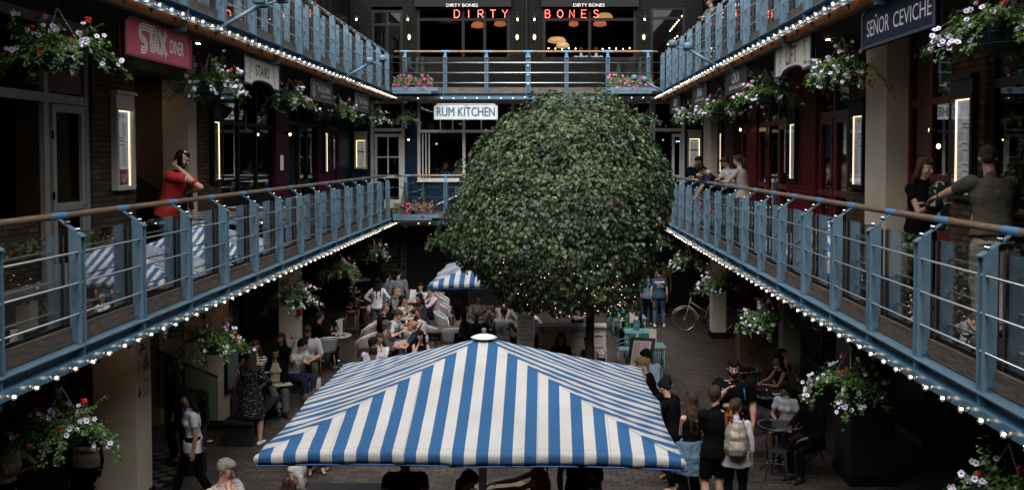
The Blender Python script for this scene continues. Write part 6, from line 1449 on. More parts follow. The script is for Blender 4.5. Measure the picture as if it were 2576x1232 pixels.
mb = MB(); mb.tube([(-.08,-.02,.30),(-.08,-.06,.30)],.09,18); mb.tube([(-.08,-.07,.30),(-.02,-.08,.15)],.008,6); mb.build('crank',castm,bk)
# stair rail of column two and first floor stair rail
def stair(pa,pb,label):
    r = empty('stair_rail',pb); tag(r,label,'handrail','stair handrails'); mb = MB(); mb.tube([Vector(pa)-Vector(pb),(0,0,0)],.028,10); mb.build('rail',wood('walnut_rail',(.05,.025,.015),(.02,.01,.006),(1,8,8),.4),r,True)
    d_ = Vector(pa)-Vector(pb); mb = MB(); mb.hexa([Vector((0,.01,-.04)),d_+Vector((0,.01,-.04)),d_+Vector((0,.02,-.04)),Vector((0,.02,-.04)),Vector((0,.01,-1.0)),d_+Vector((0,.01,-1.0)),d_+Vector((0,.02,-1.0)),Vector((0,.02,-1.0))]); mb.build('glass',glassm('stair_glass',(.6,.72,.66),1.0),r)
stair(atY(392,880,16.9),atY(547,948,16.9),'dark handrail with green glass in front of the daydreaming column'); stair(atY(336,437,17.0),atY(396,482,17.0),'dark handrail inside the stair recess behind the man in red')
# water refill point, barrier post
wf = empty('water_point',(-5.45,14.9,0)); tag(wf,'black water refill point with a purple label beside the stair','water refill point')
mb = MB(); mb.lathe((0,0,0),[(.20,0),(.20,.72),(.19,.76)],20); mb.lathe((0,0,0),[(.20,1.12),(.21,1.14),(.21,1.24),(.17,1.26)],20); mb.box((-.19,.10,.70),(.19,.17,1.2)); mb.build('body',blackg,wf); mb = MB(); mb.box((-.10,-.19,.86),(-.02,-.185,1.08)); mb.build('label_plate',mat('violet_plate',(.08,.05,.25),.5),wf); mb = MB(); mb.lathe((.08,-.05,.765),[(.035,0),(.035,.12),(.015,.16),(.015,.19)],12); mb.build('bottle_holder',wineg,wf)
bp_ = empty('barrier_post',(-5.35,16.75,0)); tag(bp_,'black barrier post beside the woman in the dotted dress','barrier post'); mb = MB(); mb.lathe((0,0,0),[(.17,0),(.17,.015),(.03,.04),(.025,.06),(.025,.95),(.035,.96),(.035,1.02)],18); mb.build('post',castm,bp_); mb = MB(); mb.lathe((0,0,1.02),[(.035,0),(.03,.03)],12); mb.build('knob',chrome,bp_)
# terracotta pot with plant near bearded man; green folding stand; beige table; champagne bucket; A-board sign
tp_ = atz(765,930,.35); pt_ = empty('plant_pot',(tp_.x,tp_.y,0)); tag(pt_,'terracotta pot with a dark shrub beside the bearded man','plant pot'); mb = MB(); mb.lathe((0,0,0),[(.13,0),(.18,.30),(.20,.31),(.20,.36),(.17,.36),(.16,.33)],20); mb.build('pot',mat('terracotta',(.17,.06,.03),.8,noise=(.12,.04,.02),nscale=8),pt_,True)
pl = []
for k in range(350): pl.append((np.array((rg.gauss(0,.13),rg.gauss(0,.13),.45+abs(rg.gauss(0,.22)))),np.array((rg.gauss(0,.5),-.5,.7)),np.array((rg.gauss(0,.5),-.5,-.3)),rg.uniform(.05,.09)))
leaf_obj('leaves',pl,IVY,tree_leaf,pt_)
gs = empty('folding_stand',atz(755,1232,.0)); gs.location.y = 10.6; gs.location.x = -2.62; gs.location.z = 0; tag(gs,'dark green trestle legs under the left front corner of the umbrella','trestle'); gm_ = mat('dark_green_paint',(.008,.05,.022),.4)
for a,b in (((-.10,0,1.05),(.05,0,0)),((.08,.5,1.05),(-.02,.5,0))): mb = MB(); mb.tube([a,b],.025,6); mb.build('leg',gm_,gs)
mb = MB(); mb.box((-.15,-.05,1.05),(.75,.6,1.09)); mb.build('top',castm,gs)
bt = table_rect(.62,.8,mat('beige_board',(.35,.28,.18),.5),castm,.80,.03); q = atz(1285,1228,.8); place(bt,UF,q.x-.02,q.y-.1,.5,'beige square table with a yellow edge at the bottom centre','table',None)
ib = empty('ice_bucket',atz(845,812,.9)); ib.location.z = 0; tag(ib,'steel ice bucket on a stand with a white cloth','ice bucket'); mb = MB(); mb.lathe((0,0,.75),[(.09,0),(.12,.22),(.125,.23),(.11,.22)],18); mb.build('bucket',chrome,ib,True); mb = MB(); mb.tube([(0,0,0),(0,0,.74)],.014,8); mb.lathe((0,0,0),[(.16,0),(.15,.02),(.02,.04)],16); mb.build('stand',chrome,ib,True); mb = MB(); mb.box((.07,-.15,.66),(.19,-.13,.99)); mb.box((.07,-.13,.985),(.19,.10,.995)); mb.build('cloth',platem,ib)
ps = empty('queue_sign',atz(1322,905,0)); tag(ps,'grey notice post reading please take care, left of the piano','sign'); ps.location = atY(1318,880,19.0); ps.location.z = 0; mb = MB(); mb.box((-.05,-.03,0),(.05,.03,1.75)); mb.build('post',whi,ps); mb = MB(); mb.box((-.13,-.06,1.2),(.20,-.035,1.8)); mb.build('board',whi,ps)
for i,s in enumerate(('PLEASE','TAKE','CARE OF','YOUR','BAGS AND','VALUABLES')): text('lettering',s,(-.10,-.061,1.70-i*.085),UX,UZ,.26 if len(s)>4 else .16,.05,ink,ps,lift=.002)
rpe = empty('rope_fence',(-.05,19.6,0)); tag(rpe,'pale rope barrier panel beside the piano','rope barrier'); mb = MB(); mb.box((-.03,-.6,0),(.03,-.54,1.35)); mb.box((-.03,.5,0),(.03,.56,1.35)); mb.build('post',plank,rpe); mb = MB()
for k in range(22): y = -.52+k*.047; mb.tube([(0,y,1.3),(0.01*math.sin(k),y+.01,.1)],.012,5)
mb.tube([(0,-.57,1.31),(0,.53,1.31)],.02,6); mb.build('rope',mat('pale_rope',(.22,.19,.15),.9,noise=(.12,.1,.08),nscale=30),rpe)
cash = None
# ================================================================ PEOPLE
PQ = []   # (object, voxel, smooth, displace)
SK = {'fair':mat('skin_fair',(.42,.25,.18),.5,noise=(.36,.20,.145),nscale=9),'tan':mat('skin_tan',(.30,.16,.10),.5,noise=(.25,.13,.08),nscale=9),'dark':mat('skin_dark',(.08,.04,.025),.5),'pink':mat('skin_pink',(.45,.25,.19),.5,noise=(.38,.19,.14),nscale=9)}
HR = {'black':mat('hair_black',(.008,.007,.007),.6,spec=.08,stretch=(30,30,3),bump=.5,nscale=4,noise=(.004,.004,.004)),'brown':mat('hair_brown',(.05,.028,.016),.55,spec=.2,stretch=(30,30,3),bump=.5,nscale=4,noise=(.02,.011,.007)),'auburn':mat('hair_auburn',(.09,.032,.015),.55,spec=.2,stretch=(30,30,3),bump=.5,nscale=4,noise=(.035,.013,.008)),
      'blonde':mat('hair_blonde',(.36,.24,.12),.55,spec=.2,stretch=(30,30,3),bump=.5,nscale=4,noise=(.16,.10,.05)),'grey':mat('hair_grey',(.22,.20,.18),.5,stretch=(30,30,3),bump=.5,nscale=4,noise=(.10,.09,.08)),'white':mat('hair_white',(.50,.48,.46),.5,stretch=(30,30,3),bump=.5,nscale=4,noise=(.33,.31,.29)),'dkgrey':mat('hair_dark_grey',(.07,.065,.06),.5,stretch=(25,25,25),bump=.5,nscale=4,noise=(.02,.02,.02))}
def cloth(name, c, dark=None, rough=.85): return mat('cloth_'+name, c, rough, noise=dark or tuple(v*.72 for v in c), nscale=6, bump=.5, bscale=14, spec=.06)
def pattern(name, kind, c1, c2, scale):
    key = 'cloth_'+name
    if key in MATS: return MATS[key]
    m = bpy.data.materials.new(key); m.use_nodes = True; n = m.node_tree.nodes; l = m.node_tree.links; b = n['Principled BSDF']; b.inputs['Roughness'].default_value = .85; b.inputs['Specular IOR Level'].default_value = .15
    tc = n.new('ShaderNodeTexCoord'); cr = n.new('ShaderNodeValToRGB'); cr.color_ramp.interpolation = 'CONSTANT'; e = cr.color_ramp.elements
    e[0].color = (*c1,1); e[1].color = (*c2,1)
    if kind == 'stripes':
        sp = n.new('ShaderNodeSeparateXYZ'); l.new(tc.outputs['Object'],sp.inputs[0]); q = n.new('ShaderNodeMath'); q.operation='MULTIPLY'; q.inputs[1].default_value = scale; l.new(sp.outputs['Z'],q.inputs[0]); f = n.new('ShaderNodeMath'); f.operation='FRACT'; l.new(q.outputs[0],f.inputs[0]); l.new(f.outputs[0],cr.inputs[0]); e[1].position = .5
    elif kind == 'dots':
        v = n.new('ShaderNodeTexVoronoi'); v.inputs['Scale'].default_value = scale; l.new(tc.outputs['Object'],v.inputs['Vector']); l.new(v.outputs['Distance'],cr.inputs[0]); e[0].color=(*c2,1); e[1].color=(*c1,1); e[1].position = .22
    elif kind == 'blots':
        v = n.new('ShaderNodeTexNoise'); v.inputs['Scale'].default_value = scale; v.inputs['Detail'].default_value = 3; l.new(tc.outputs['Object'],v.inputs['Vector']); l.new(v.outputs['Fac'],cr.inputs[0]); e[1].position = .56
    elif kind == 'plaid':
        sp = n.new('ShaderNodeSeparateXYZ'); l.new(tc.outputs['Object'],sp.inputs[0]); o = []
        for ax in ('X','Z'):
            q = n.new('ShaderNodeMath'); q.operation='MULTIPLY'; q.inputs[1].default_value = scale; l.new(sp.outputs[ax],q.inputs[0]); f = n.new('ShaderNodeMath'); f.operation='FRACT'; l.new(q.outputs[0],f.inputs[0]); g = n.new('ShaderNodeMath'); g.operation='GREATER_THAN'; g.inputs[1].default_value=.5; l.new(f.outputs[0],g.inputs[0]); o.append(g.outputs[0])
        a = n.new('ShaderNodeMath'); a.operation='ADD'; l.new(o[0],a.inputs[0]); l.new(o[1],a.inputs[1]); h_ = n.new('ShaderNodeMath'); h_.operation='MULTIPLY'; h_.inputs[1].default_value=.45; l.new(a.outputs[0],h_.inputs[0]); l.new(h_.outputs[0],cr.inputs[0]); cr.color_ramp.interpolation='LINEAR'; e[1].position=.9
    l.new(cr.outputs[0],b.inputs['Base Color']); MATS[key] = m; return m
def ik(a, t, l1, l2, hint):
    a = Vector(a); t = Vector(t); d = t-a; L = d.length; mx = (l1+l2)*.995
    if L > mx: d = d*(mx/L); t = a+d; L = mx
    if L < abs(l1-l2)+.01: L = abs(l1-l2)+.01
    x = (l1*l1-l2*l2+L*L)/(2*L); h = math.sqrt(max(0,l1*l1-x*x)); n = d.normalized(); hv = Vector(hint); hv = hv-n*hv.dot(n)
    if hv.length < 1e-4: hv = n.orthogonal()
    hv.normalize(); return a+n*x+hv*h, t
def hand(mb, w, dirv, palm, s, curl=.5, side=1):
    """palm plus four bent fingers of unequal length and a thumb from the side of the palm"""
    w = Vector(w); d = Vector(dirv).normalized(); n = Vector(palm); n = (n-d*n.dot(d)).normalized(); x = d.cross(n)*side
    rot = Matrix((x,d,n)).transposed(); mb.ellip(w+d*.045*s,(.040*s,.052*s,.017*s),rot=rot,nu=10,nv=6); mb.cap(w-d*.01*s,w+d*.03*s,.024*s,.026*s,8)
    for k,(o,L) in enumerate(((-.029,.036),(-.010,.042),(.010,.039),(.029,.030))):
        p = w+d*.083*s+x*o*s; c = curl; q1 = p+(d*math.cos(c*.6)+n*math.sin(c*.6)+x*o*3.2)*L*s; q2 = q1+(d*math.cos(c*1.5)+n*math.sin(c*1.5)+x*o*1.5)*L*.8*s; mb.cap(p-d*.02*s,p,.0092*s,.0092*s,7); mb.cap(p,q1,.0092*s,.0086*s,7); mb.cap(q1,q2,.0086*s,.0072*s,7)
    t0 = w+d*.025*s-x*.034*s; t1 = t0+(d*.6-x*.75+n*.15)*.038*s; t2 = t1+(d*.9-x*.2+n*.3)*.030*s; mb.cap(w+d*.01*s-x*.015*s,t0,.014*s,.012*s,7); mb.cap(t0,t1,.0115*s,.0105*s,7); mb.cap(t1,t2,.0100*s,.0082*s,7)
eyem = mat('eye_dark',(.02,.015,.012),.2); eyew = mat('eye_white',(.45,.43,.41),.3); lipm = mat('lips',(.28,.09,.08),.5)
def person(label, pos, face=0.0, H=1.72, z=0.0, sit=None, lean=0.0, sway=0.0, head=(0,0), L='down', Rr='down', legs=None, skin='fair', hair='black', style='short', fem=False, w=1.0,
           top=('plain',None), sleeve=.5, hem=0, bottom='trousers', bm=None, shoes=None, near=False, beard=None, glasses=False, curl=(.5,.5), extra=None, group='people in the courtyard', twist=0.0, hat=None, palms=None, open_=False):
    """face: degrees the person turns from looking at the camera (-Y), anticlockwise seen from above"""
    s = H/1.75; root = empty('person', (pos[0],pos[1],z), R(face)); tag(root,label,'person',group)
    vox = .0095 if near else .014
    fw = Vector((0,-1,0)); lr = R(lean); hipz = (sit+.09) if sit is not None else .93*s
    P = Vector((0,0,hipz)); u = Vector((math.sin(sway),-math.sin(lr),math.cos(lr))).normalized(); side = Vector((1,0,0)); side = (side-u*side.dot(u)).normalized(); tw = Matrix.Rotation(R(twist),3,u); fr = side.cross(u)*-1; fr = u.cross(side)*-1 if False else side.cross(u)
    # fr points forward (-Y)
    if fr.y > 0: fr = -fr
    sS = tw @ side; fS = tw @ fr
    sw = (.185 if not fem else .162)*s*w**.5; N = P+u*.53*s; Cc = P+u*.34*s; Wst = P+u*.16*s
    hy, hp = R(head[0]), R(head[1]); hu = (u*.55+Vector((0,0,1))*.45).normalized(); HC = N+hu*.165*s+fS*(.03+.03*math.sin(max(0,hp)))*s
    hf = Matrix.Rotation(hy,3,hu) @ fr; hs = hu.cross(hf); hf = (Matrix.Rotation(hp,3,hs) @ hf).normalized(); hu2 = hs.cross(hf).normalized(); 
    if hu2.dot(hu) < 0: hu2 = -hu2
    HM = Matrix((hs,-hf,hu2)).transposed()
    def hp_(x,y,zz): return HC+HM@Vector((x*s,y*s,zz*s))   # local head: x side, y back, z up
    wd = w
    B = MB()
    # head
    B.ellip(hp_(0,.012,.022),(.074*s,.095*s,.098*s),rot=HM); B.ellip(hp_(0,-.022,-.035),(.056*s,.062*s,.078*s),rot=HM); B.ellip(hp_(0,-.058,-.088),(.026*s,.024*s,.020*s),rot=HM,nu=8,nv=6)
    B.cap(hp_(0,-.080,.012),hp_(0,-.103,-.022),.009*s,.014*s,8); B.ellip(hp_(0,-.078,-.056),(.022*s,.012*s,.011*s),rot=HM,nu=8,nv=6)
    for k in (-1,1): B.ellip(hp_(k*.076,.010,-.012),(.010*s,.018*s,.030*s),rot=HM,nu=8,nv=6); B.ellip(hp_(k*.038,-.062,-.022),(.024*s,.022*s,.024*s),rot=HM,nu=8,nv=6)
    B.cap(N-u*.05*s,HC-hu2*.05*s-hf*.01*s,.054*s*(.9 if fem else 1.05),.050*s*(.88 if fem else 1.0),12)
    def torso(mb, inf=0.0, z0=-.06, z1=.52):
        prof_ = [(-.08,.150,.105),(.0,.165,.115),(.08,.155,.108),(.16,.138,.100),(.24,.146,.106),(.34,.168,.118),(.43,.170,.108),(.49,.135,.085),(.525,.070,.060)] if not fem else [(-.08,.155,.112),(.0,.170,.118),(.08,.150,.105),(.16,.120,.088),(.24,.130,.094),(.34,.148,.104),(.43,.148,.092),(.49,.115,.075),(.525,.060,.052)]
        secs = []
        for q,rx,ry in prof_:
            if q < z0-1e-6 or q > z1+1e-6: continue
            t = q/.53; sd = side.lerp(sS,max(0,t)).normalized(); fd = fr.lerp(fS,max(0,t)).normalized(); secs.append((P+u*q*s+fd*(-.005)*s,sd,fd,rx*s*wd+inf,ry*s*wd+inf))
        mb.loft(secs,18)
        if fem and z1 > .3:
            for k in (-1,1): mb.ellip(P+u*.335*s+fS*.075*s+sS*k*.062*s,(.052*s+inf,.05*s+inf,.052*s+inf),nu=10,nv=7)
        elif wd > 1.08: mb.ellip(P+u*.13*s+fr*.05*s,(.15*s*wd,.12*s*wd,.13*s),nu=12,nv=8)
    torso(B)
    # arms
    sh = {}; arms = {}
    for k,tg,cu in ((-1,Rr,curl[0]),(1,L,curl[1])):   # x<0 is the person's right when facing -Y? facing -Y the right hand is at -X
        S = N-u*.075*s+sS*k*sw; sh[k] = S
        if tg == 'down': T = S+Vector((k*.06,-.02,-.53))*s; hint = Vector((k*.5,.6,0))
        elif tg == 'hip': T = P+Vector((k*.17,-.06,.10))*s; hint = Vector((k*1,.5,0))
        elif tg == 'folded': T = P+u*.30*s+fS*.22*s-sS*k*.10*s; hint = Vector((k*.4,-.1,-1))
        elif tg == 'lap': T = P+Vector((k*.08,-.30,.10))*s; hint = Vector((k*.6,.3,-.6))
        elif tg == 'table': T = P+Vector((k*.10,-.42,.24))*s; hint = Vector((k*.8,.2,-.6))
        elif tg == 'chin': T = HC+HM@Vector((k*.03*s,-.10*s,-.15*s)); hint = Vector((k*.6,-.2,-1))
        elif tg == 'ear': T = HC+HM@Vector((k*.09*s,-.05*s,-.11*s)); hint = Vector((k*.5,-.5,-1))
        elif tg == 'reach': T = P+Vector((k*.12,-.55,.35))*s; hint = Vector((k*.6,.2,-.8))
        elif isinstance(tg,tuple) and len(tg) == 2: T = Vector(tg[0]); hint = Vector(tg[1]); T = Matrix.Rotation(-R(face),3,'Z')@(T-Vector((pos[0],pos[1],z)))
        else: T = Vector(tg)*s; hint = Vector((k*.6,.4,-.6))
        E,T = ik(S,T,.285*s,.255*s,hint); aw = (.9 if fem else 1.08)*wd**.6; arms[k] = (S,E,T)
        B.cap(S-sS*k*.02*s,S,.052*s*aw,.050*s*aw,10); B.tube([S,S.lerp(E,.35),S.lerp(E,.75),E],[.049*s*aw,.047*s*aw,.040*s*aw,.036*s*aw],10); B.cap(E,E,.038*s*aw); B.ellip(E,(.038*s*aw,)*3,nu=8,nv=6)
        B.tube([E,E.lerp(T,.3),E.lerp(T,.75),T],[.036*s*aw,.040*s*aw,.029*s*aw,.024*s*aw],10)
        d_ = (T-E).normalized(); pn = Vector((-k*.9,0,-.3)) if tg in ('down',) else (Vector((0,0,-1)) if tg not in ('chin','ear') else -hf if False else Vector((-k,.2,0)))
        if palms: pn = Vector(palms)
        hand(B,T,d_,pn,s*(.92 if fem else 1.0),cu,side=k)
    # legs
    kn = {}
    for k in (-1,1):
        hj = P+Vector((k*.088*s,0,-.02*s))
        if sit is not None: A = Vector((k*.10*s, -.40*s-(.0 if legs is None else legs[0 if k<0 else 1][1]), .085*s)) if legs is None else Vector(legs[0 if k<0 else 1])*s; hint = Vector((k*.15,-1,.6))
        else: A = Vector((k*.10*s,0,.085*s)) if legs is None else Vector(legs[0 if k<0 else 1])*s; hint = Vector((k*.1,-1,0))
        K,A = ik(hj,A,.425*s,.42*s,hint); kn[k] = (hj,K,A); q = wd**.5*(1.03 if fem else 1.0)
        B.tube([hj,hj.lerp(K,.3),hj.lerp(K,.8),K],[.086*s*q,.082*s*q,.058*s*q,.052*s*q],12); B.ellip(K,(.053*s*q,)*3,nu=8,nv=6); B.tube([K,K.lerp(A,.3),K.lerp(A,.8),A],[.050*s*q,.056*s*q,.036*s*q,.034*s*q],12)
        ft = Vector((k*.12,-1,0)).normalized(); B.cap(A+Vector((0,0,-.03*s))-ft*.03*s,A+ft*.12*s+Vector((0,0,-.050*s)),.035*s,.028*s,8)
    body = B.build('body',SK[skin],root,True); PQ.append((body,vox,2,0))
    # shoes
    if shoes is not None:
        M = MB()
        for k in (-1,1):
            A = kn[k][2]; ft = Vector((k*.12,-1,0)).normalized(); b0 = A+Vector((0,0,-.045*s)); M.cap(b0-ft*.045*s,b0+ft*.05*s,.044*s,.042*s,10); M.cap(b0+ft*.05*s+Vector((0,0,-.004)),b0+ft*.155*s+Vector((0,0,-.010*s)),.041*s,.032*s,10)
        PQ.append((M.build('shoes',shoes,root,True),.012,1,0))
    # lower garment
    bmm = bm or cloth('black',(.003,.003,.0035))
    if bottom in ('trousers','jeans','shorts','wide'):
        M = MB(); secs = []
        for q,rx,ry in ((-.10,.155,.112),(-.02,.170,.120),(.05,.166,.116),(.13,.150,.106)): secs.append((P+u*q*s,side,fr,rx*s*wd+.010,ry*s*wd+.010))
        M.loft(secs,18); e = 1.0 if bottom != 'shorts' else 0.0; f = 1.0 if bottom != 'wide' else 1.5
        for k in (-1,1):
            hj,K,A = kn[k]; q = wd**.5
            if bottom == 'shorts': M.tube([hj,hj.lerp(K,.5),hj.lerp(K,.88 if sit is None else .62)],[.097*s*q,.094*s*q,.086*s*q],14)
            else:
                M.tube([hj,hj.lerp(K,.4),hj.lerp(K,.85),K],[.096*s*q,.090*s*q,.068*s*q*f**.4,.064*s*q*f**.4],14); M.ellip(K,(.064*s*q*f**.4,)*3); e_ = K.lerp(A,.93); M.tube([K,K.lerp(e_,.35),e_],[.062*s*q*f**.4,.062*s*q*f**.5,.052*s*q*f],14)
        PQ.append((M.build(bottom if bottom in ('jeans','shorts') else 'trousers',bmm,root,True),.013,2,.010))
    elif bottom in ('skirt','dress'):
        M = MB(); hl = -.42 if bottom == 'dress' else -.38
        M.loft([(P+u*.14*s,side,fr,.135*s*wd,.10*s*wd),(P+u*.02*s,side,fr,.182*s*wd,.135*s*wd),(P+Vector((0,0,-.18*s)),side,fr,.205*s*wd,.17*s*wd),(P+Vector((0,0,hl*s)),side,fr,.235*s*wd,.20*s*wd)],22)
        if sit is not None:
            M = MB(); M.loft([(P+u*.14*s,side,fr,.135*s,.10*s),(P+u*-.02*s,side,fr,.185*s,.13*s)],18)
            for k in (-1,1): M.tube([kn[k][0],kn[k][1]],[.10*s,.085*s],12)
        PQ.append((M.build('skirt',bmm,root,True),.013,2,.016))
    # upper garment
    tm = top
    if tm is not None:
        M = MB(); z0 = -.08 if hem == 0 else (.0 if hem > 0 else -.08)
        torso(M,.012+.004*wd,z0,.49)
        if hem < 0: M.loft([(P+u*.05*s,side,fr,.17*s*wd+.016,.12*s*wd+.02),(P+u*hem*s,side,fr,.185*s*wd+.02,.135*s*wd+.022)],18)
        for k in (-1,1):
            S,E,T = arms[k]; aw = (.9 if fem else 1.08)*wd**.6
            if sleeve > 0:
                M.ellip(S-sS*k*.01*s,(.066*s*aw,)*3)
                if sleeve <= 1: M.tube([S,S.lerp(E,sleeve)],[.064*s*aw,.058*s*aw],12)
                else: M.tube([S,S.lerp(E,.9),E],[.063*s*aw,.050*s*aw,.047*s*aw],12); M.ellip(E,(.048*s*aw,)*3); M.tube([E,E.lerp(T,(sleeve-1))],[.047*s*aw,.040*s*aw*(1 if sleeve < 1.6 else .9)],12)
            else: M.cap(S-sS*k*.045*s-u*.01,S-sS*k*.045*s+u*.03*s,.03*s,.025*s)
        if sleeve > 0: M.cap(N-u*.02*s,N+u*.012*s,.060*s,.056*s,12)
        PQ.append((M.build('top',tm,root,True),.012,2,.012))
    if open_:   # open jacket over the top
        M = MB(); torso(M,.03,-.08,.49); PQ.append((M.build('jacket',open_,root,True),.014,2,.014))
    # hair
    hm = HR[hair]; M = MB()
    if style != 'bald':
        up = .034 if style in ('short','crop') else .030
        rr = -.005 if style == 'crop' else .005
        M.ellip(hp_(0,.030,up),(.078*s+rr,.088*s+rr,.088*s+rr),rot=HM,nu=14,nv=10)
        M.ellip(hp_(0,-.012,.072),(.062*s+rr,.072*s+rr,.046*s+rr),rot=HM)
        for k in (-1,1): M.ellip(hp_(k*.070,.018,.022),(.013*s+rr,.045*s,.040*s),rot=HM)
        M.ellip(hp_(0,.070,-.030),(.055*s,.036*s,.050*s),rot=HM)
    else:
        for k in (-1,1): M.ellip(hp_(k*.066,.035,-.005),(.016*s,.05*s,.035*s),rot=HM)
        M.ellip(hp_(0,.088,-.01),(.06*s,.022*s,.04*s),rot=HM)
    if style == 'wavy_top': 
        for j in range(9): M.ellip(hp_(rnd.uniform(-.05,.05),rnd.uniform(-.05,.06),.10),(.03*s,.03*s,.022*s))
    if style == 'curly':
        for j in range(46):
            a = rnd.uniform(0,6.28); e = rnd.uniform(-.2,1.4); d_ = Vector((math.cos(a)*math.cos(e)*.082,math.sin(a)*math.cos(e)*.095+.03,math.sin(e)*.095+.035))
            if d_.y < -.045 and d_.z < .07: continue
            M.ellip(hp_(*d_),(.021*s,)*3,nu=7,nv=5)
    if style in ('long','long_back','bob'):
        ln = {'long':.34,'long_back':.42,'bob':.13}[style]*s; dn = Vector((0,0,-1))*.85-u*.3
        for k in (-1,-.5,0,.5,1):
            a0 = hp_(k*.068,.045-abs(k)*.02,-.0); a1 = hp_(k*.085,.075-abs(k)*.045,-.11); a2 = N-u*.02*s+sS*k*.085*s-fS*(.075-.02*abs(k))*s if style != 'bob' else a1+dn*.02
            a3 = a2+dn.normalized()*ln*(.6+.1*(1-abs(k)))-fS*.035*s
            M.tube([a0,a1,a2,a2.lerp(a3,.6),a3],[.036*s,.036*s,.036*s,.032*s,.016*s] if style != 'bob' else [.038*s,.038*s,.03*s,.026*s,.02*s],9)
    if style == 'ponytail':
        a0 = hp_(0,.115,.03); a1 = hp_(0,.15,-.02); a2 = a1+Vector((0,.0,-.14*s))-hf*-.0; M.ellip(a0,(.028*s,)*3); M.tube([a0,a1,a2,a2+Vector((0,.0,-.10*s))],[.024*s,.034*s,.028*s,.008*s],9)
    if style == 'bun': M.ellip(hp_(0,.112,.055),(.038*s,.036*s,.036*s),rot=HM)
    PQ.append((M.build('hair',hm,root,True),.011,1,.006))
    if beard:
        M = MB(); M.ellip(hp_(0,-.045,-.095),(.052*s,.045*s,.045*s),rot=HM); M.ellip(hp_(0,-.092,-.048),(.026*s,.010*s,.008*s),rot=HM,nu=8,nv=5)
        for k in (-1,1): M.ellip(hp_(k*.055,-.022,-.062),(.016*s,.038*s,.045*s),rot=HM)
        if beard == 'long': M.ellip(hp_(0,-.055,-.135),(.042*s,.035*s,.06*s),rot=HM)
        PQ.append((M.build('beard',hm,root,True),.010,1,.004))
    # face details
    M = MB()
    for k in (-1,1): M.ellip(hp_(k*.031,-.0805,.000),(.0125*s,.006*s,.0065*s),rot=HM,nu=8,nv=6)
    M.build('eyes',eyem,root,True)
    M = MB()
    for k in (-1,1): M.cap(hp_(k*.017,-.089,.020),hp_(k*.046,-.077,.021),.0042*s,.003*s,6)
    M.build('eyebrows',hm if hair not in ('white','blonde','grey') else HR['brown'],root,True)
    M = MB(); M.ellip(hp_(0,-.0865,-.054),(.021*s,.007*s,.0075*s),rot=HM,nu=10,nv=6); M.build('mouth',lipm,root,True)
    if glasses:
        M = MB(); gy = -.094 if glasses is True else -.075; gz = 0 if glasses is True else .098; gy = gy if glasses is True else -.05
        for k in (-1,1):
            M.tube([hp_(k*.034+.024*math.cos(a),gy,gz+.019*math.sin(a)) for a in [2*PI*j/14 for j in range(14)]],.0028,5,closed=True); M.tube([hp_(k*.058,gy,gz+.004),hp_(k*.078,.01,gz+.004)],.0025,5)
        M.tube([hp_(-.010,gy,gz+.004),hp_(.010,gy,gz+.004)],.0025,5); M.build('glasses',blackg,root,True)
        if glasses == 'up':
            M = MB()
            for k in (-1,1): M.ellip(hp_(k*.034,gy,gz),(.022*s,.004,.017*s),rot=HM)
            M.build('lenses',blackg,root,True)
    if hat:
        M = MB(); M.ellip(hp_(0,.012,.062),(.084*s,.105*s,.070*s),rot=HM); M.ellip(hp_(0,.125 if hat == 'backcap' else -.11,.045),(.058*s,.058*s,.010*s),rot=HM); PQ.append((M.build('cap',cloth('black',(.003,.003,.0035)),root,True),.011,1,0))
    info = dict(root=root,HC=HC,HM=HM,P=P,N=N,u=u,s=s,arms=arms,kn=kn,hp=hp_,fS=fS,sS=sS,sh=sh)
    return info
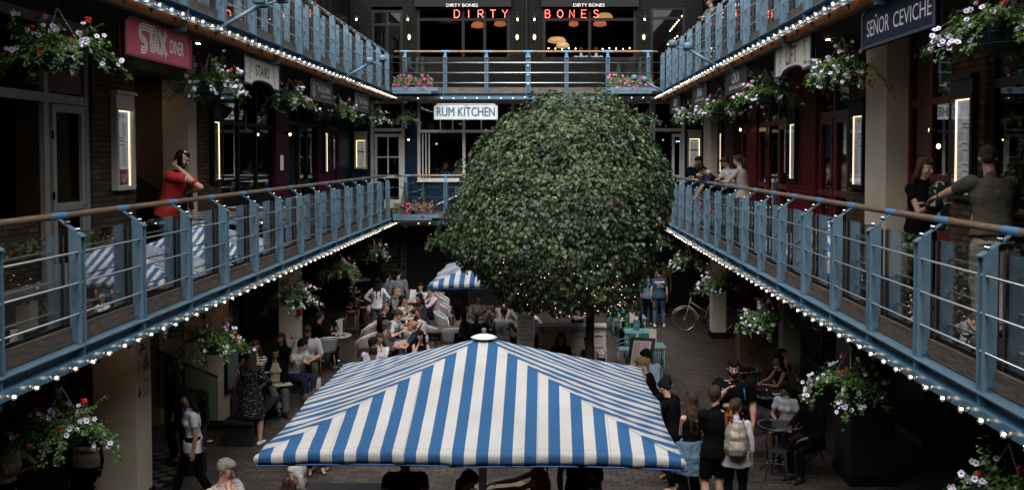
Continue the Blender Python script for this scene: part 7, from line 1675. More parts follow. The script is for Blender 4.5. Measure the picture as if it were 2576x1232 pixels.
def bag_on(info, label, kind, side, m, cat='bag', drop=.62):
    """tote or shoulder bag hung from a shoulder; backpack on the back; top-level things in the world frame"""
    root = info['root']; Mw = Matrix.Translation(root.location) @ root.rotation_euler.to_matrix().to_4x4(); s = info['s']
    S = info['sh'][side]; fS = info['fS']; sS = info['sS']
    r = empty('shoulder_bag' if kind != 'backpack' else 'backpack'); r.matrix_world = Mw; tag(r,label,cat)
    if kind == 'tote':
        c = S+sS*side*.09*s+Vector((0,.03,-drop)); mb = MB(); mb.loft([(c+Vector((0,0,-.17)),(1,0,0),(0,1,0),.05,.17),(c+Vector((0,0,-.05)),(1,0,0),(0,1,0),.075,.185),(c+Vector((0,0,.14)),(1,0,0),(0,1,0),.04,.20)],16); o = mb.build('bag_body',m,r,True); PQ.append((o,.012,2,.015))
        for dy in (-.10,.10): mb = MB(); mb.tube([c+Vector((.02*side,dy,.13)),c+Vector((0,dy*.8,.30)),S+Vector((side*.01,dy*.25,.062)),c+Vector((-.02*side,dy*.8,.30)),c+Vector((-.03*side,dy,.13))],.010,6); mb.build('strap',mat('strap_leather',(.07,.03,.02),.6),r,True)
    elif kind == 'backpack':
        c = info['P']+info['u']*.30*s-fS*.22*s; mb = MB(); mb.loft([(c+Vector((0,0,-.22)),(1,0,0),(0,1,0),.13,.08),(c+Vector((0,.02,-.12)),(1,0,0),(0,1,0),.165,.12),(c+Vector((0,.02,.06)),(1,0,0),(0,1,0),.155,.12),(c+Vector((0,0,.18)),(1,0,0),(0,1,0),.11,.08),(c+Vector((0,0,.22)),(1,0,0),(0,1,0),.05,.04)],18); o = mb.build('bag_body',m,r,True); PQ.append((o,.012,2,.02))
        mb = MB(); mb.loft([(c+Vector((0,.12,-.19)),(1,0,0),(0,1,0),.10,.04),(c+Vector((0,.14,-.10)),(1,0,0),(0,1,0),.12,.05),(c+Vector((0,.12,.0)),(1,0,0),(0,1,0),.10,.03)],16); PQ.append((mb.build('front_pocket',m,r,True),.012,2,.01))
        for k in (-1,1): A = info['sh'][k]; mb = MB(); mb.tube([c+Vector((k*.08,-.04,.17)),A-sS*k*.06*s+Vector((0,0,.062)),A-sS*k*.05*s+fS*.085*s,A-sS*k*.03*s+fS*.09*s+Vector((0,0,-.16)),c+Vector((k*.12,-.06,-.15))],.014,6); mb.build('strap',m,r,True)
    return r
def held(name, label, cat, info, side, build):
    root = info['root']; r = empty(name); r.matrix_world = Matrix.Translation(root.location) @ root.rotation_euler.to_matrix().to_4x4(); tag(r,label,cat); build(r, info['arms'][side][2], info); return r
def finish_people():
    dg = None; objs = []
    for o,vox,sm,disp in PQ:
        m = o.modifiers.new('r','REMESH'); m.mode = 'VOXEL'; m.voxel_size = vox; m.use_smooth_shade = True
        if sm: q = o.modifiers.new('s','SMOOTH'); q.factor = .5; q.iterations = sm*2
        if disp:
            t = bpy.data.textures.get('folds') or bpy.data.textures.new('folds','CLOUDS'); t.noise_scale = .11; t.noise_depth = 2
            q = o.modifiers.new('d','DISPLACE'); q.texture = t; q.strength = disp*2; q.mid_level = .42; q.texture_coords = 'LOCAL'
    bpy.context.view_layer.update(); dg = bpy.context.evaluated_depsgraph_get()
    res = [(o, bpy.data.meshes.new_from_object(o.evaluated_get(dg), depsgraph=dg)) for o,_,_,_ in PQ]
    for o,me in res:
        ms = [m for m in o.data.materials]; o.modifiers.clear(); o.data = me
        if len(me.materials) == 0 or me.materials[0] is None:
            me.materials.clear()
            for m in ms: me.materials.append(m)
# ---------------------------------------------------------------- who stands and sits where
wh = cloth('white',(.50,.50,.52)); bk_ = cloth('black',(.003,.003,.0035)); jeans = cloth('denim',(.05,.085,.14),(.025,.045,.08)); dkj = cloth('dark_denim',(.015,.02,.035)); red_ = cloth('coral_red',(.40,.035,.035),(.30,.022,.022)); olive = cloth('olive_knit',(.085,.078,.062)); stone = cloth('stone_chino',(.46,.42,.38),(.36,.32,.29)); navyc = cloth('navy',(.018,.025,.05)); greyc = cloth('grey_marl',(.13,.135,.145)); pinkc_ = cloth('pale_pink',(.45,.33,.38)); lil = cloth('lilac',(.40,.35,.45)); cream_ = cloth('cream_knit',(.38,.34,.29)); bg_ = cloth('beige_silk',(.38,.29,.20)); wshirt = cloth('white_shirt',(.46,.46,.48)); bluesh = cloth('pale_blue_shirt',(.25,.31,.42)); brownt = cloth('brown_trouser',(.07,.055,.04)); greyt = cloth('grey_tweed',(.085,.083,.08)); denimj = cloth('pale_denim',(.085,.135,.185),(.055,.09,.13))
dots_ = pattern('dotted_black','dots',(.010,.010,.012),(.4,.4,.38),34); bst = pattern('black_white_stripe','stripes',(.03,.03,.035),(.48,.47,.46),26); gst = pattern('grey_white_stripe','stripes',(.42,.41,.43),(.22,.22,.24),45); flor = pattern('floral_black','blots',(.012,.013,.02),(.45,.28,.26),9); bomb = pattern('pastel_bomber','blots',(.50,.46,.47),(.25,.33,.45),6); camo = pattern('camouflage','blots',(.05,.045,.035),(.12,.11,.085),8); plaid = pattern('green_plaid','plaid',(.008,.015,.02),(.02,.13,.05),11); chk = pattern('fine_check','plaid',(.42,.40,.40),(.20,.15,.16),42); pstr = pattern('trouser_stripe','stripes',(.4,.4,.4),(.10,.10,.11),1); nvdot = pattern('navy_fleck','dots',(.012,.022,.045),(.16,.22,.30),60); tropical = pattern('dark_foliage_print','blots',(.012,.02,.016),(.30,.36,.30),14)
sn_w = mat('white_trainers',(.5,.5,.49),.5); sn_b = mat('black_shoes',(.012,.012,.013),.4)
def at(px,py,z): p = atz(px,py,z); return (p.x,p.y)
# --- on the galleries
GLf = Z1+.012
m1x, m1y = -5.03, 12.95
I = person('man in a coral red tee on the phone, leaning on the left handrail',(m1x,m1y),82,1.76,GLf,None,16,0,(6,14),'x' if False else ((-4.84,13.22,4.40),(0,-.6,-.4)),'ear',skin='fair',hair='black',style='crop',top=red_,sleeve=.72,hem=-.10,bottom='jeans',bm=jeans,shoes=sn_b,near=True,beard=True,group='people on the first floor galleries',legs=((-.12,.12,.085),(.10,-.04,.085)))
def ph(r,T,i):
    mb = MB(); c = i['hp'](-.092,-.02,-.03); mb.box(c-Vector((.005,.035,.07)),c+Vector((.005,.035,.07))); mb.build('case',blackg,r)
held('phone','black mobile phone at the ear of the man in red','phone',I,-1,ph)
tat = MB()
S,E,T = I['arms'][-1]; d_ = (E-S).normalized()
for k in range(9):
    a = k*.7; c = S.lerp(E,.80+.02*(k%5)); u1 = d_.orthogonal().normalized(); w1 = d_.cross(u1); tat.ellip(c+(u1*math.cos(a)+w1*math.sin(a))*.040,(.010,.010,.010),nu=6,nv=4)
tat.build('tattoo',mat('tattoo_ink',(.05,.06,.08),.6),I['root'])
person('dark haired person with a backpack behind the man in red',(-5.5,14.5),60,1.62,GLf,None,5,0,(0,0),'down','down',skin='tan',hair='black',style='bun',top=cloth('dark_maroon',(.03,.012,.012)),sleeve=1.8,group='people on the first floor galleries')
bp1 = None
I = person('man in an olive polo and stone trousers with one arm along the right handrail',(4.05,8.72),188,1.76,GLf,None,8,-.03,(-38,12),((3.70,9.72,4.385),(-1,.3,.5)),((4.55,9.0,4.35),(1,0,-.3)),skin='pink',hair='brown',style='crop',top=olive,sleeve=.85,hem=-.02,bottom='trousers',bm=stone,shoes=sn_b,near=True,w=1.14,group='people on the first floor galleries')
held('wrist_watch','steel watch with black strap on the man in the olive polo','watch',I,1,lambda r,T,i: (lambda mb: mb.build('band',blackg,r))( (lambda m: (m.tube([i['arms'][1][1].lerp(T,.86),i['arms'][1][1].lerp(T,.93)],.031,14), m)[1])(MB()) ))
I = person('long haired woman with sunglasses on her head holding a print jacket at the rail',(4.02,10.35),12,1.64,GLf,None,6,0,(14,10),'folded','folded',skin='fair',hair='brown',style='long',fem=True,top=bk_,sleeve=.45,bottom='trousers',bm=bk_,shoes=sn_b,near=True,glasses='up',group='people on the first floor galleries')
r_ = empty('draped_jacket'); r_.matrix_world = Matrix.Translation(I['root'].location)@I['root'].rotation_euler.to_matrix().to_4x4(); tag(r_,'dark foliage print jacket over the arm of the long haired woman','jacket')
mb = MB(); c = I['P']+I['u']*.34+I['fS']*.2; mb.ellip(c+Vector((.06,0,.06)),(.11,.07,.13)); mb.ellip(c+Vector((.10,.0,-.16)),(.06,.05,.20)); mb.ellip(c+Vector((.02,0,-.05)),(.10,.06,.08)); PQ.append((mb.build('cloth',tropical,r_,True),.012,1,.02))
# leaning group at the far right rail
person('young man with auburn hair and glasses leaning over the far right handrail',(4.02,22.6),-75,1.70,GLf,None,42,0,(5,10),((3.62,22.4,4.30),(0,-1,-.3)),((3.55,22.9,4.35),(0,.5,-.3)),skin='fair',hair='auburn',style='short',top=wh,sleeve=.8,near=False,glasses=True,group='people on the first floor galleries')
person('dark haired person in navy slumped over the far right handrail',(4.0,21.9),-80,1.66,GLf,None,48,0,(0,20),((3.40,21.7,3.98),(0,-.5,-.3)),((3.42,22.0,3.98),(0,.5,-.3)),skin='tan',hair='black',style='bun',top=navyc,sleeve=.8,group='people on the first floor galleries')
person('person in glasses and pale tee holding out a hand at the far right handrail',(4.12,20.9),-70,1.68,GLf,None,22,0,(0,15),((3.62,21.7,4.42),(0,-.5,-.6)),'table',skin='fair',hair='brown',style='short',top=wshirt,sleeve=.5,glasses=True,group='people on the first floor galleries')
person('woman in a loose cream knit with brown ponytail at the far right handrail',(4.02,19.6),-125,1.68,GLf,None,8,0,(10,12),'table','table',skin='fair',hair='brown',style='ponytail',fem=True,w=1.15,top=cream_,sleeve=1.6,hem=-.12,bottom='jeans',bm=jeans,group='people on the first floor galleries')
person('dark clothed person behind the leaning group, half hidden by the tree',(4.05,24.0),-80,1.68,GLf,None,20,0,(0,10),'table','table',skin='tan',hair='black',style='short',top=bk_,sleeve=1.8,group='people on the first floor galleries')
person('person in a black cap at the upper right handrail',(3.95,20.2),-60,1.74,Z2+.012,None,15,0,(0,15),'table','table',skin='tan',hair='black',style='short',hat='cap',top=bk_,sleeve=1.7,group='people on the upper gallery')
person('person in a flat grey cap low at the upper right handrail',(3.95,22.3),-70,1.60,Z2+.012,None,18,0,(0,15),'table','table',skin='fair',hair='grey',style='short',hat='cap',top=greyc,sleeve=1.7,group='people on the upper gallery')
# in the rum bar window
for px,l,h_,t_,fc in ((1113,'woman in a green print blouse seated inside the rum bar window','auburn',tropical,60),(1158,'man in a white shirt seated inside the rum bar window','brown',wshirt,-60)):
    q = atY(px,440,31.1); person(l,(q.x,31.1),fc,1.7,Z1,.62,8,0,(0,0),'table','table',skin='fair',hair=h_,style='long' if h_ == 'auburn' else 'short',fem=h_=='auburn',top=t_,sleeve=.9,group='people in the bar windows')
for px,l in ((1462,'person in pale blue in the far right upper window, left'),(1500,'person in pale blue in the far right upper window, right')):
    q = atY(px,150,31.0); person(l,(q.x,31.0),180,1.7,Z2,.55,10,0,(0,0),'table','table',skin='fair',hair='brown',style='short',top=bluesh,sleeve=.9,group='people in the bar windows')
# --- left side of the court
gp = 'people in the courtyard'
I = person('woman with long dark hair in a dotted black dress, back turned, beside the menu board',at(633,1118,0),172,1.66,0,None,0,0,(0,10),'folded','hip',skin='fair',hair='brown',style='long_back',fem=True,w=1.08,top=dots_,sleeve=1.2,bottom='dress',bm=dots_,shoes=sn_w,near=True,legs=((-.16,0,.085),(.14,.03,.085)))
bag_on(I,'large dark tote bag on the shoulder of the woman in the dotted dress','tote',1,cloth('plum_black',(.022,.018,.022)),drop=.60)
person('auburn haired woman in a black and white striped tee facing the camera',at(642,853,1.68),10,1.68,0,None,0,0,(0,12),'chin','hip',skin='fair',hair='auburn',style='long',fem=True,top=bst,sleeve=.5,bm=bk_,shoes=sn_b)
I = person('seated woman in glasses, black cardigan and grey trousers with legs crossed',at(690,872,1.27),25,1.64,0,.43,4,0,(10,4),'lap','lap',skin='tan',hair='black',style='long',fem=True,top=bg_,sleeve=0,open_=False,bottom='wide',bm=greyt,shoes=sn_b,glasses=True,near=True,legs=((-.02,-.62,.20),(.14,-.44,.085)))
M = MB(); 
for k in (-1,1):
    S,E,T = I['arms'][k]; M.ellip(S,(.062,)*3); M.tube([S,E],[.062,.052],12); M.ellip(E,(.052,)*3); M.tube([E,E.lerp(T,.9)],[.050,.040],12)
    c0 = I['P']; M.loft([(c0+I['u']*.47+I['sS']*k*.09,I['sS'],I['fS'],.055,.09),(c0+I['u']*.25+I['sS']*k*.12,I['sS'],I['fS'],.05,.115),(c0+I['u']*.0+I['sS']*k*.14,I['sS'],I['fS'],.05,.13)],14)
PQ.append((M.build('cardigan',bk_,I['root'],True),.013,2,.012))
def folder(r,T,i):
    mb = MB(); mb.box((-.05,-.42,.60),(.26,-.20,.612)); o = mb.build('cover',mat('pale_green_card',(.30,.42,.33),.5),r)
held('folder','pale green folder on the lap of the woman in the cardigan','folder',I,1,folder)
person('auburn haired woman seated behind the man in the white shirt',at(708,840,1.29),-5,1.68,0,.45,0,0,(-20,0),'lap','lap',skin='fair',hair='auburn',style='long',fem=True,top=bk_,sleeve=1.8,bm=bk_,shoes=sn_w)
person('man in a white shirt with dark hair gesturing, seated in profile',at(736,848,1.30),62,1.76,0,.44,22,0,(30,4),((-4.15,16.5,.92),(0,-.3,-1)),((-4.12,16.85,.98),(0,.4,-1)),skin='fair',hair='black',style='short',top=wshirt,sleeve=1.0,hem=0,bottom='trousers',bm=navyc,shoes=sn_b,near=True,curl=(.2,.9))
person('big man with a full brown beard in a white shirt, seated forward',at(770,815,1.36),18,1.86,0,.46,18,0,(12,16),'lap','lap',skin='pink',hair='brown',style='short',beard='long',top=wshirt,sleeve=.95,bottom='trousers',bm=brownt,shoes=sn_b,near=True,w=1.12)
person('man in a black suit seated at the marble table, face turned away',at(795,790,1.30),118,1.76,0,.46,6,0,(10,0),'table','table',skin='fair',hair='brown',style='short',top=bk_,sleeve=1.85,bm=bk_,shoes=sn_b)
q = at(787,975,1.25); person('woman with braided auburn hair seen above the left umbrella edge',q,20,1.66,0,.45,20,0,(0,25),'table','table',skin='fair',hair='auburn',style='curly',fem=True,top=camo,sleeve=1.5)
q = at(768,1003,1.24); person('woman with long fair brown hair and a patterned sweater by the umbrella edge',q,165,1.66,0,.45,5,0,(0,5),'table','table',skin='fair',hair='dkgrey' if False else 'brown',style='long_back',fem=True,top=pattern('grey_fair_isle','stripes',(.07,.07,.075),(.16,.15,.15),38),sleeve=1.8)
I = person('young woman in a black cap and white tee walking left with a camera',at(486,976,1.66),-60,1.66,0,None,4,0,(0,0),'down','hip',skin='tan',hair='black',style='long_back',fem=True,hat='backcap',top=wh,sleeve=.6,hem=-.10,bottom='trousers',bm=bk_,shoes=sn_b,near=True,legs=((-.09,-.28,.085),(.09,.26,.12)))
def camb(r,T,i):
    c = i['P']+Vector((.20,.10,.05)); mb = MB(); mb.box(c-Vector((.06,.03,.045)),c+Vector((.06,.03,.045))); mb.build('body',blackg,r); mb = MB(); mb.cyl(c+Vector((.0,.03,0)),c+Vector((.0,.11,0)),.035,16); mb.build('lens',blackg,r); mb = MB(); mb.tube([c+Vector((0,0,.04)),i['sh'][1]+Vector((-.04,.03,.06)),i['N']+Vector((-.06,0,.03))],.006,6); mb.build('strap',blackg,r)
held('camera_bag','black camera hanging at the hip of the woman in the white tee','camera',I,1,camb)
person('dark clothed woman in profile coming down the stair on the left',at(440,903,1.66),-75,1.66,0,None,0,0,(0,4),'down','down',skin='fair',hair='brown',style='long_back',fem=True,top=cloth('dark_brown',(.02,.015,.012)),sleeve=1.8,bm=bk_,shoes=sn_b)
I = person('older man with grey hair, glasses and a fine checked shirt, hands at his mouth',at(548,1150,1.70),65,1.72,0,None,8,0,(6,12),'chin','chin',skin='pink',hair='grey',style='short',top=chk,sleeve=.95,bm=stone,shoes=sn_b,near=True,glasses=True,w=1.12,curl=(1.1,1.1))
I = person('person in dark clothes at the lower left behind the flower basket with a tan handbag',(-5.85,12.2),-20,1.66,0,None,0,0,(0,0),'down','down',skin='tan',hair='black',style='short',top=bk_,sleeve=1.8,bm=bk_,shoes=sn_b)
hb = empty('handbag',atY(216,1148,11.9)); tag(hb,'tan handbag carried by the dark figure behind the lower left basket','handbag'); tanm = mat('tan_canvas',(.20,.16,.12),.6,noise=(.14,.11,.08),nscale=9,bump=.3)
mb = MB(); mb.loft([((0,0,-.13),(1,0,0),(0,1,0),.17,.06),((0,0,-.02),(1,0,0),(0,1,0),.18,.075),((0,0,.12),(1,0,0),(0,1,0),.165,.04)],16); PQ.append((mb.build('bag_body',tanm,hb,True),.011,1,.012))
for y in (-.04,.04): mb = MB(); mb.tube([(-.09,y,.11),(-.07,y*.6,.24),(0,0,.29),(.07,y*.6,.24),(.09,y,.11)],.008,6); mb.build('handle',mat('brown_leather',(.04,.02,.012),.5),hb,True)
mb = MB(); mb.box((-.16,-.062,.07),(.16,-.052,.085)); mb.box((-.02,-.075,.05),(.02,-.06,.09)); mb.build('buckle_strap',mat('brown_leather',(.04,.02,.012),.5),hb)
person('woman in a white vest reaching over the counter at the lower left',(-6.55,11.6),70,1.66,0,None,15,0,(0,10),'reach','reach',skin='fair',hair='black',style='bun',fem=True,top=wh,sleeve=0,bm=bk_)
# --- bottom centre
person('woman with a silver white bob in a dark jacket',at(764,1163,1.66),-60,1.67,0,None,4,0,(-8,6),'table','table',skin='fair',hair='white',style='bob',fem=True,top=pattern('black_herringbone','stripes',(.02,.02,.022),(.06,.06,.062),60),sleeve=1.8,near=True,glasses=True)
person('person with dark brown hair at the bottom left of the umbrella',at(716,1206,1.5),150,1.54,0,None,6,0,(0,12),'table','table',skin='fair',hair='brown',style='long',fem=True,top=bk_,sleeve=1.8)
person('person in a black tee bending forward under the umbrella',(-1.55,10.75),5,1.72,0,None,16,0,(0,25),'reach','reach',skin='pink',hair='brown',style='short',fem=False,top=bk_,sleeve=.55,bm=bk_,near=True,shoes=sn_b)
person('person with dark red hair looking down beside the umbrella pole',at(1148,1186,1.55),75,1.60,0,None,10,0,(0,35),'table','table',skin='fair',hair='auburn',style='long',fem=True,top=bk_,sleeve=1.8,bm=bk_,shoes=sn_b)
person('person in a denim skirt right of the umbrella pole',(-.02,10.9),-80,1.62,0,None,4,0,(0,20),'reach','reach',skin='fair',hair='brown',style='ponytail',fem=True,top=cloth('coral_print',(.30,.08,.07)),sleeve=.3,bottom='shorts',bm=dkj,near=True,shoes=sn_b)
person('person in jeans and a black top under the right of the umbrella',(.42,11.4),160,1.74,0,None,0,0,(0,0),'down','down',skin='tan',hair='black',style='short',top=bk_,sleeve=.6,bottom='jeans',bm=jeans,shoes=sn_b)
person('dark haired man in profile at the bottom edge under the umbrella',at(1503,1184,1.5),-80,1.56,0,None,0,0,(0,5),'down','down',skin='dark',hair='black',style='crop',top=bluesh,sleeve=.6,near=True,beard=True)
# --- right side
person('woman with a blonde ponytail in a black vest, hand raised, at the umbrella corner',at(1648,897,1.36),-110,1.68,0,.52,22,0,(20,12),'down','chin',skin='fair',hair='blonde',style='ponytail',fem=True,top=bk_,sleeve=0,bm=bk_,near=True)
person('man in a pale blue shirt bent beside the blonde woman',at(1650,880,1.40),-150,1.78,0,.52,26,0,(30,10),'table','table',skin='dark',hair='black',style='short',top=bluesh,sleeve=1.6,bm=navyc,near=True)
person('woman in black with dark hair tied back, behind the man in the black jacket',at(1688,950,1.55),-40,1.62,0,None,12,0,(-20,20),'table','table',skin='tan',hair='black',style='bun',fem=True,top=bk_,sleeve=1.0,bm=bk_)
person('man in a black jacket looking down at the umbrella edge',at(1700,966,1.58),-120,1.66,0,None,14,0,(-20,25),'table','table',skin='fair',hair='black',style='short',top=bk_,sleeve=1.8,bm=bk_,near=True)
I = person('woman with very long dark hair in a black vest, pale denim jacket over her arm',at(1742,984,1.68),-150,1.68,0,None,0,0,(-10,8),'folded','hip',skin='fair',hair='brown',style='long_back',fem=True,top=bk_,sleeve=0,bottom='wide',bm=bk_,shoes=sn_w,near=True,glasses='up')
r_ = empty('draped_jacket'); r_.matrix_world = Matrix.Translation(I['root'].location)@I['root'].rotation_euler.to_matrix().to_4x4(); tag(r_,'pale blue denim jacket tied at the waist of the very long haired woman','jacket')
mb = MB(); c = I['P']+Vector((0,0,-.02)); mb.loft([(c+Vector((0,0,.14)),(1,0,0),(0,1,0),.18,.14),(c+Vector((.02,.02,-.05)),(1,0,0),(0,1,0),.235,.18),(c+Vector((.02,.03,-.30)),(1,0,0),(0,1,0),.23,.17)],20); mb.cap(c+Vector((.20,-.05,.08)),c+Vector((.27,-.05,-.25)),.06,.045); mb.cap(c+Vector((-.2,.0,.1)),c+Vector((-.23,0,-.22)),.05,.04); PQ.append((mb.build('cloth',denimj,r_,True),.012,1,.03))
person('man in a black tee and black shorts with arms folded, back turned',at(1800,968,1.82),-160,1.82,0,None,-2,0,(-50,0),'folded','folded',skin='fair',hair='brown',style='short',top=bk_,sleeve=.75,hem=-.10,bottom='shorts',bm=bk_,shoes=sn_w,near=True,beard=False,w=1.04)
I = person('woman in a white shirt and black trousers with a beige backpack, back turned',at(1852,1004,1.64),170,1.66,0,None,0,0,(-40,0),'hip','down',skin='tan',hair='brown',style='ponytail',fem=True,top=wshirt,sleeve=1.5,hem=-.14,bottom='trousers',bm=bk_,shoes=sn_b,near=True)
bag_on(I,'large beige nylon backpack on the woman in the white shirt','backpack',1,mat('beige_nylon',(.21,.18,.15),.4,noise=(.16,.135,.11),nscale=8,bump=.4,bscale=16),'backpack')
sc = held('hair_scarf','rust patterned scarf tied in the ponytail of the backpack woman','scarf',I,1,lambda r,T,i: [PQ.append((b_.build('cloth',pattern('rust_print','blots',(.20,.06,.02),(.05,.03,.02),18),r,True),.010,1,.01)) for b_ in [ (lambda m: (m.tube([i['hp'](0,.13,.0),i['hp'](.03,.16,-.12),i['hp'](.05,.17,-.26)],[.02,.035,.02],8), m.tube([i['hp'](0,.13,.0),i['hp'](-.04,.16,-.10),i['hp'](-.05,.16,-.22)],[.02,.03,.018],8), m)[2])(MB()) ]])
I = person('large bearded man in a black tee facing the camera, hand at his collar',at(1846,903,1.86),-12,1.88,0,None,2,0,(4,14),'down',((2.68,14.15,1.46),(-.6,-.2,-1)),skin='pink',hair='black',style='long' if False else 'short',beard=True,top=bk_,sleeve=.8,hem=-.08,bottom='trousers',bm=bk_,shoes=sn_b,near=True,w=1.28)
held('backpack_straps','thin blue backpack straps on the large bearded man','strap',I,1,lambda r,T,i: [ (lambda m,k: (m.tube([i['sh'][k]-i['sS']*k*.09+Vector((0,0,.06)),i['sh'][k]-i['sS']*k*.07+i['fS']*.13+Vector((0,0,-.04)),i['sh'][k]-i['sS']*k*.05+i['fS']*.165+Vector((0,0,-.18))],.006,6), m.build('strap',mat('sky_blue_webbing',(.03,.25,.42),.6),r,True)))(MB(),k) for k in (-1,1)])
person('smiling woman leaning her cheek on her hand at the rear black table',at(1957,878,1.28),35,1.66,0,.46,8,0,(10,-8),'table','chin',skin='fair',hair='black',style='long',fem=True,top=flor,sleeve=.5,bm=bk_)
person('woman with long black hair in a strapless top seated in profile',at(1972,893,1.28),-80,1.66,0,.46,8,0,(0,0),'table','table',skin='tan',hair='black',style='long_back',fem=True,top=bk_,sleeve=0,bm=bk_,near=False)
person('girl in a grey striped tee and denim shorts seated behind the second flower basket',at(1985,958,1.26),-38,1.64,0,.46,14,0,(-30,20),'lap','lap',skin='tan',hair='black',style='long_back',fem=True,top=gst,sleeve=.6,bottom='shorts',bm=denimj,shoes=sn_w,near=True)
person('man in black seated in the shadow beside the dark column',at(2052,990,1.28),-60,1.74,0,.46,6,0,(0,5),'lap','table',skin='dark',hair='black',style='short',top=bk_,sleeve=1.8,bm=bk_,shoes=sn_b,near=True)
I = person('woman in a navy tee with white back lettering and blue jeans, back turned',at(1658,822,0),178,1.70,0,None,0,0,(38,0),'down','down',skin='fair',hair='black',style='bun',fem=True,w=1.12,top=cloth('slate_navy',(.03,.055,.085)),sleeve=.6,hem=-.06,bottom='jeans',bm=jeans,shoes=sn_w,glasses=True,near=True,legs=((-.15,0,.085),(.13,0,.085)))
c = I['P']+I['u']*.36-I['fS']*.155
mb = MB(); text_into(mb,'mensch',c+Vector((.135,0,.03)),(-1,0,0),UZ,.27,.055,lift=.0,bold=.03); text_into(mb,'[men(t)SH] noun',c+Vector((.10,0.004,-.015)),(-1,0,0),UZ,.13,.022,lift=.0); text_into(mb,'a person of integrity',c+Vector((.07,.006,-.055)),(-1,0,0),UZ,.19,.022,lift=.0,bold=.02); text_into(mb,'and honour with rectitude',c+Vector((.09,.008,-.09)),(-1,0,0),UZ,.2,.018,lift=0)
mb.build('lettering',wht,I['root'])
person('woman with reddish hair in a green plaid shirt seated at the mint tables',at(1584,757,1.26),172,1.66,0,.45,4,0,(10,8),'table','table',skin='fair',hair='auburn',style='long',fem=True,top=plaid,sleeve=1.7,bm=bk_,near=True)
person('person in a navy tee seated beyond the plaid shirt woman',at(1603,752,1.27),-60,1.68,0,.45,6,0,(0,0),'table','table',skin='fair',hair='brown',style='short',top=navyc,sleeve=.6,bm=bk_)
person('woman in a striped headscarf facing the camera behind the plaid shirt woman',at(1582,742,1.26),5,1.64,0,.45,6,0,(0,8),'table','chin',skin='tan',hair='blonde',style='short',fem=True,top=wh,sleeve=1.5,bm=bk_)
I = person('woman in a blue blouse with a tan clutch left of the lettered tee woman',at(1630,668+8,1.66),160,1.66,0,None,0,0,(0,0),'down','down',skin='tan',hair='black',style='short',fem=True,top=denimj,sleeve=1.3,bm=bk_,shoes=sn_b)
held('clutch_bag','tan leather clutch held beside the lettered tee woman','bag',I,-1,lambda r,T,i: (lambda m: (m.box(T+Vector((-.02,-.12,-.24)),T+Vector((.03,.12,-.06))), m.build('bag_body',mat('tan_leather',(.12,.05,.02),.5),r)))(MB()))
person('man with dark hair in a mustard shirt behind the lettered tee woman',at(1668,652,1.76),10,1.76,0,None,0,0,(0,0),'down','down',skin='dark',hair='black',style='short',top=cloth('mustard',(.14,.09,.035)),sleeve=.6,bm=bk_,shoes=sn_b)
# --- cafe crowd, left centre
person('fair haired woman in a black floral jacket on a bar stool',at(884,701,1.50),88,1.68,0,.72,2,0,(0,0),'table','lap',skin='fair',hair='blonde',style='bun',fem=True,top=flor,sleeve=1.8,hem=-.10,bm=bk_,shoes=sn_b)
I = person('woman with long dark hair in a pastel bomber and striped trousers standing back turned',at(950,697,1.66),175,1.66,0,None,0,0,(0,5),'hip','hip',skin='tan',hair='black',style='long_back',fem=True,top=bomb,sleeve=1.8,hem=-.05,bottom='wide',bm=pstr,shoes=sn_w)
person('woman in a pale denim jacket standing with back turned',at(975,684,1.66),165,1.66,0,None,0,0,(-30,5),'hip','down',skin='tan',hair='black',style='ponytail',fem=True,top=denimj,sleeve=1.8,hem=-.02,bm=bk_,shoes=sn_b)
person('man in a grey sweatshirt and glasses standing with back turned',at(1002,676,1.76),190,1.76,0,None,0,0,(-40,5),'down','down',skin='fair',hair='black',style='short',top=greyc,sleeve=1.8,hem=-.06,bm=bk_,shoes=sn_b,glasses=True)
person('woman with long wavy blonde hair seated in a grey sweater',at(995,729,1.28),55,1.68,0,.46,6,0,(15,0),'table','table',skin='fair',hair='blonde',style='long',fem=True,top=greyc,sleeve=1.8,bm=bk_)
person('woman with long black hair in a white strap top gesturing with one hand',at(1004,745,1.28),72,1.66,0,.46,8,0,(10,0),'table',((-2.55,21.2,1.12),(0,-.6,-1)),skin='tan',hair='black',style='long_back',fem=True,top=cloth('white_silk',(.48,.45,.42)),sleeve=0,bm=cloth('white_silk',(.48,.45,.42)),near=True,curl=(.1,.4))
person('man with a shaved head and glasses in a dark top',at(958,768,1.28),70,1.74,0,.46,10,0,(0,4),'table','table',skin='pink',hair='dkgrey',style='crop',top=bk_,sleeve=1.6,glasses=True)
person('dark haired man in a pale grey tee leaning on his elbows',at(972,778,1.29),75,1.76,0,.46,26,0,(0,6),'table','table',skin='pink',hair='brown',style='short',top=cloth('pale_grey_tee',(.42,.43,.47)),sleeve=.7,bm=jeans,near=True)
person('man with curly grey hair in a camouflage shirt',at(955,813,1.30),100,1.76,0,.46,12,0,(30,4),'table','table',skin='pink',hair='dkgrey',style='curly',top=camo,sleeve=1.5,near=True,w=1.05)
person('smiling woman in glasses and a white long sleeved top facing the camera',at(955,840,1.28),12,1.66,0,.46,6,0,(8,6),'chin','table',skin='fair',hair='brown',style='bun',fem=True,top=cloth('soft_white',(.44,.43,.42)),sleeve=1.9,glasses=True,near=True)
person('dark haired man in a lilac shirt with his back turned',at(932,860,1.27),165,1.72,0,.46,10,0,(-30,0),'chin','table',skin='tan',hair='black',style='short',top=lil,sleeve=.7,near=True)
person('person with dark hair half hidden by the umbrella rim on the left',at(937,882,1.25),15,1.66,0,.46,6,0,(0,20),'table','table',skin='tan',hair='black',style='short',top=lil,sleeve=.8)
person('woman in a grey striped tee with her hand at her mouth facing the camera',at(1060,713,1.28),-5,1.68,0,.46,8,0,(10,4),'chin','table',skin='fair',hair='black',style='bun',fem=True,top=gst,sleeve=.5,near=True)
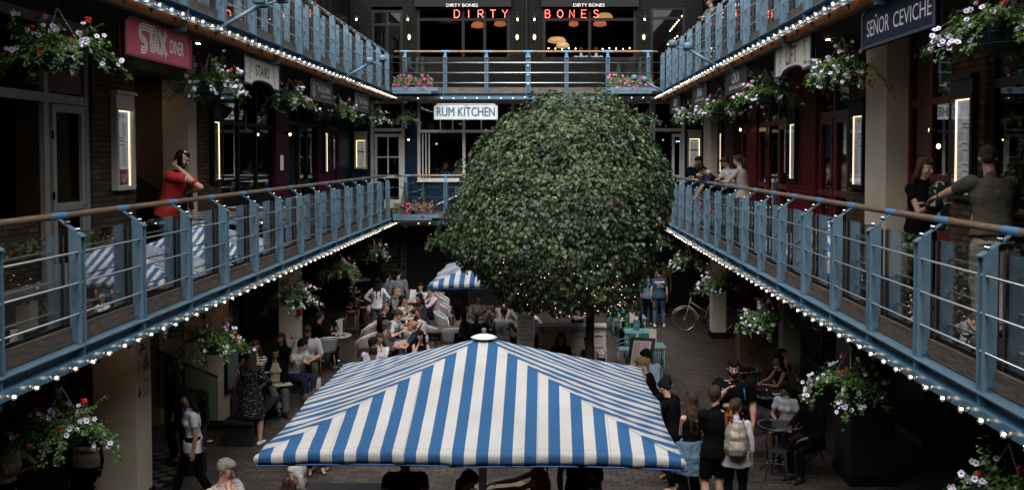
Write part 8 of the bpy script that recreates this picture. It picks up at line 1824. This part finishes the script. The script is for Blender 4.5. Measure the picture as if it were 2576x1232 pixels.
person('woman with dark hair in a navy fleck blouse, in profile',at(1066,741,1.27),-75,1.66,0,.46,8,0,(0,8),'table','chin',skin='tan',hair='black',style='long',fem=True,top=nvdot,sleeve=1.6)
person('dark haired person in a plum top between the two long haired women',at(1064,765,1.26),-80,1.66,0,.46,12,0,(0,10),'table','table',skin='tan',hair='black',style='short',top=cloth('plum',(.025,.012,.02)),sleeve=1.8)
person('woman with very long brown hair in a white vest, in profile',at(1064,777,1.26),-80,1.66,0,.46,6,0,(0,4),'table','table',skin='fair',hair='brown',style='long_back',fem=True,top=wh,sleeve=0)
person('woman with a blonde bun in a black tee, in profile',at(1045,810,1.30),-85,1.68,0,.46,4,0,(0,0),'table','table',skin='pink',hair='blonde',style='bun',fem=True,top=navyc,sleeve=.6,near=True)
person('dark haired woman with raised hands facing the camera above the umbrella',at(1060,835,1.26),-8,1.64,0,.46,6,0,(8,8),'table','chin',skin='fair',hair='black',style='long',fem=True,top=bk_,sleeve=0,near=True)
person('man in a pale pink shirt reaching over the far table',at(1100,724,1.28),-65,1.74,0,.46,16,0,(0,4),'reach','reach',skin='pink',hair='brown',style='short',top=pinkc_,sleeve=1.7)
person('waitress in black standing with a tray beside the far umbrella',at(1120,727,1.68)if False else (atz(1122,822,0).x,atz(1122,800,0).y),-70,1.72,0,None,6,0,(0,16),'table','table',skin='dark',hair='black',style='bun',fem=True,top=bk_,sleeve=1.5,bm=bk_,shoes=sn_b)
person('dark clothed waiter in the shade left of the tree foot',(atz(1155,850,0).x,atz(1155,850,0).y),150,1.72,0,None,0,0,(0,0),'down','down',skin='dark',hair='black',style='short',top=bk_,sleeve=1.8,bm=bk_,shoes=sn_b)
person('bald man in a blue flecked shirt seen from behind',at(1197,786,1.30),172,1.76,0,.46,6,0,(10,4),'table','table',skin='pink',hair='grey',style='bald',top=nvdot,sleeve=1.2,w=1.12,near=True)
person('man in a pale grey shirt with tousled brown hair seen from behind',at(1264,779,1.30),165,1.76,0,.46,6,0,(35,4),'table','table',skin='fair',hair='brown',style='wavy_top',top=cloth('pale_linen',(.38,.38,.41)),sleeve=1.6,near=True)
person('person in a dark dotted top opposite the man in the pale grey shirt',at(1243,772,1.28),-60,1.68,0,.46,6,0,(0,8),'table','table',skin='fair',hair='brown',style='short',fem=True,top=dots_,sleeve=.9)
person('person in a pale shirt behind the notice post',at(1262,752,1.28),160,1.72,0,.46,20,0,(0,8),'reach','table',skin='fair',hair='brown',style='short',top=cloth('faded_pink_shirt',(.22,.19,.19)),sleeve=1.6)
person('woman with long brown hair in black at the plank table, back turned',at(1166,812,1.27),172,1.68,0,.46,2,0,(20,4),'table','table',skin='fair',hair='brown',style='long_back',fem=True,top=bk_,sleeve=1.8,near=True)
person('person in a patterned shirt in deep shade left of the tree',at(1203,742,1.28),10,1.7,0,.46,6,0,(0,6),'table','table',skin='dark',hair='black',style='short',top=camo,sleeve=1.2)
person('person in a pale shirt seated behind the left of the piano',at(1330,770,1.28),140,1.72,0,.46,6,0,(0,6),'table','table',skin='fair',hair='brown',style='short',top=cloth('pale_linen',(.38,.38,.41)),sleeve=1.4)
person('dark haired woman seated before the piano facing the camera',at(1411,846,1.27),5,1.66,0,.50,2,0,(0,6),'lap','lap',skin='tan',hair='black',style='long',fem=True,top=bk_,sleeve=1.6,near=True)
person('dark haired person at the piano keys beside the tree trunk',at(1486,858,1.24),-40,1.66,0,.50,6,0,(0,10),'table','table',skin='tan',hair='black',style='short',top=bk_,sleeve=0,near=True)
person('blonde woman seated far behind the piano',at(1452,745,1.25),10,1.64,0,.46,6,0,(0,8),'table','table',skin='fair',hair='blonde',style='long',fem=True,top=greyc,sleeve=1.6)
fb = empty('fabric_bag',(atz(792,990,0).x,atz(792,990,0).y,0)); tag(fb,'floral shopping bag on the ground by the bearded man','bag'); mb = MB(); mb.loft([((0,0,.0),(1,0,0),(0,1,0),.12,.07),((0,0,.2),(1,0,0),(0,1,0),.13,.08),((0,0,.34),(1,0,0),(0,1,0),.12,.05)],14); PQ.append((mb.build('bag_body',pattern('rose_print','blots',(.36,.38,.33),(.30,.05,.06),16),fb,True),.011,1,.012)); mb = MB(); mb.tube([(-.06,0,.33),(-.04,0,.55),(.04,0,.55),(.06,0,.33)],.008,6); mb.build('handle',cloth('green_strap',(.05,.16,.06)),fb,True)
ca = empty('cardigan',(0,0,0)); q = atz(938,775,.8); ca.location = (q.x-.08,q.y,.78); tag(ca,'pale pink cardigan hung over a woven bistro chair','cardigan'); mb = MB(); mb.ellip((0,0,0),(.09,.24,.12)); mb.ellip((.03,.18,-.12),(.05,.06,.14)); PQ.append((mb.build('cloth',pinkc_,ca,True),.012,1,.02))
finish_people()
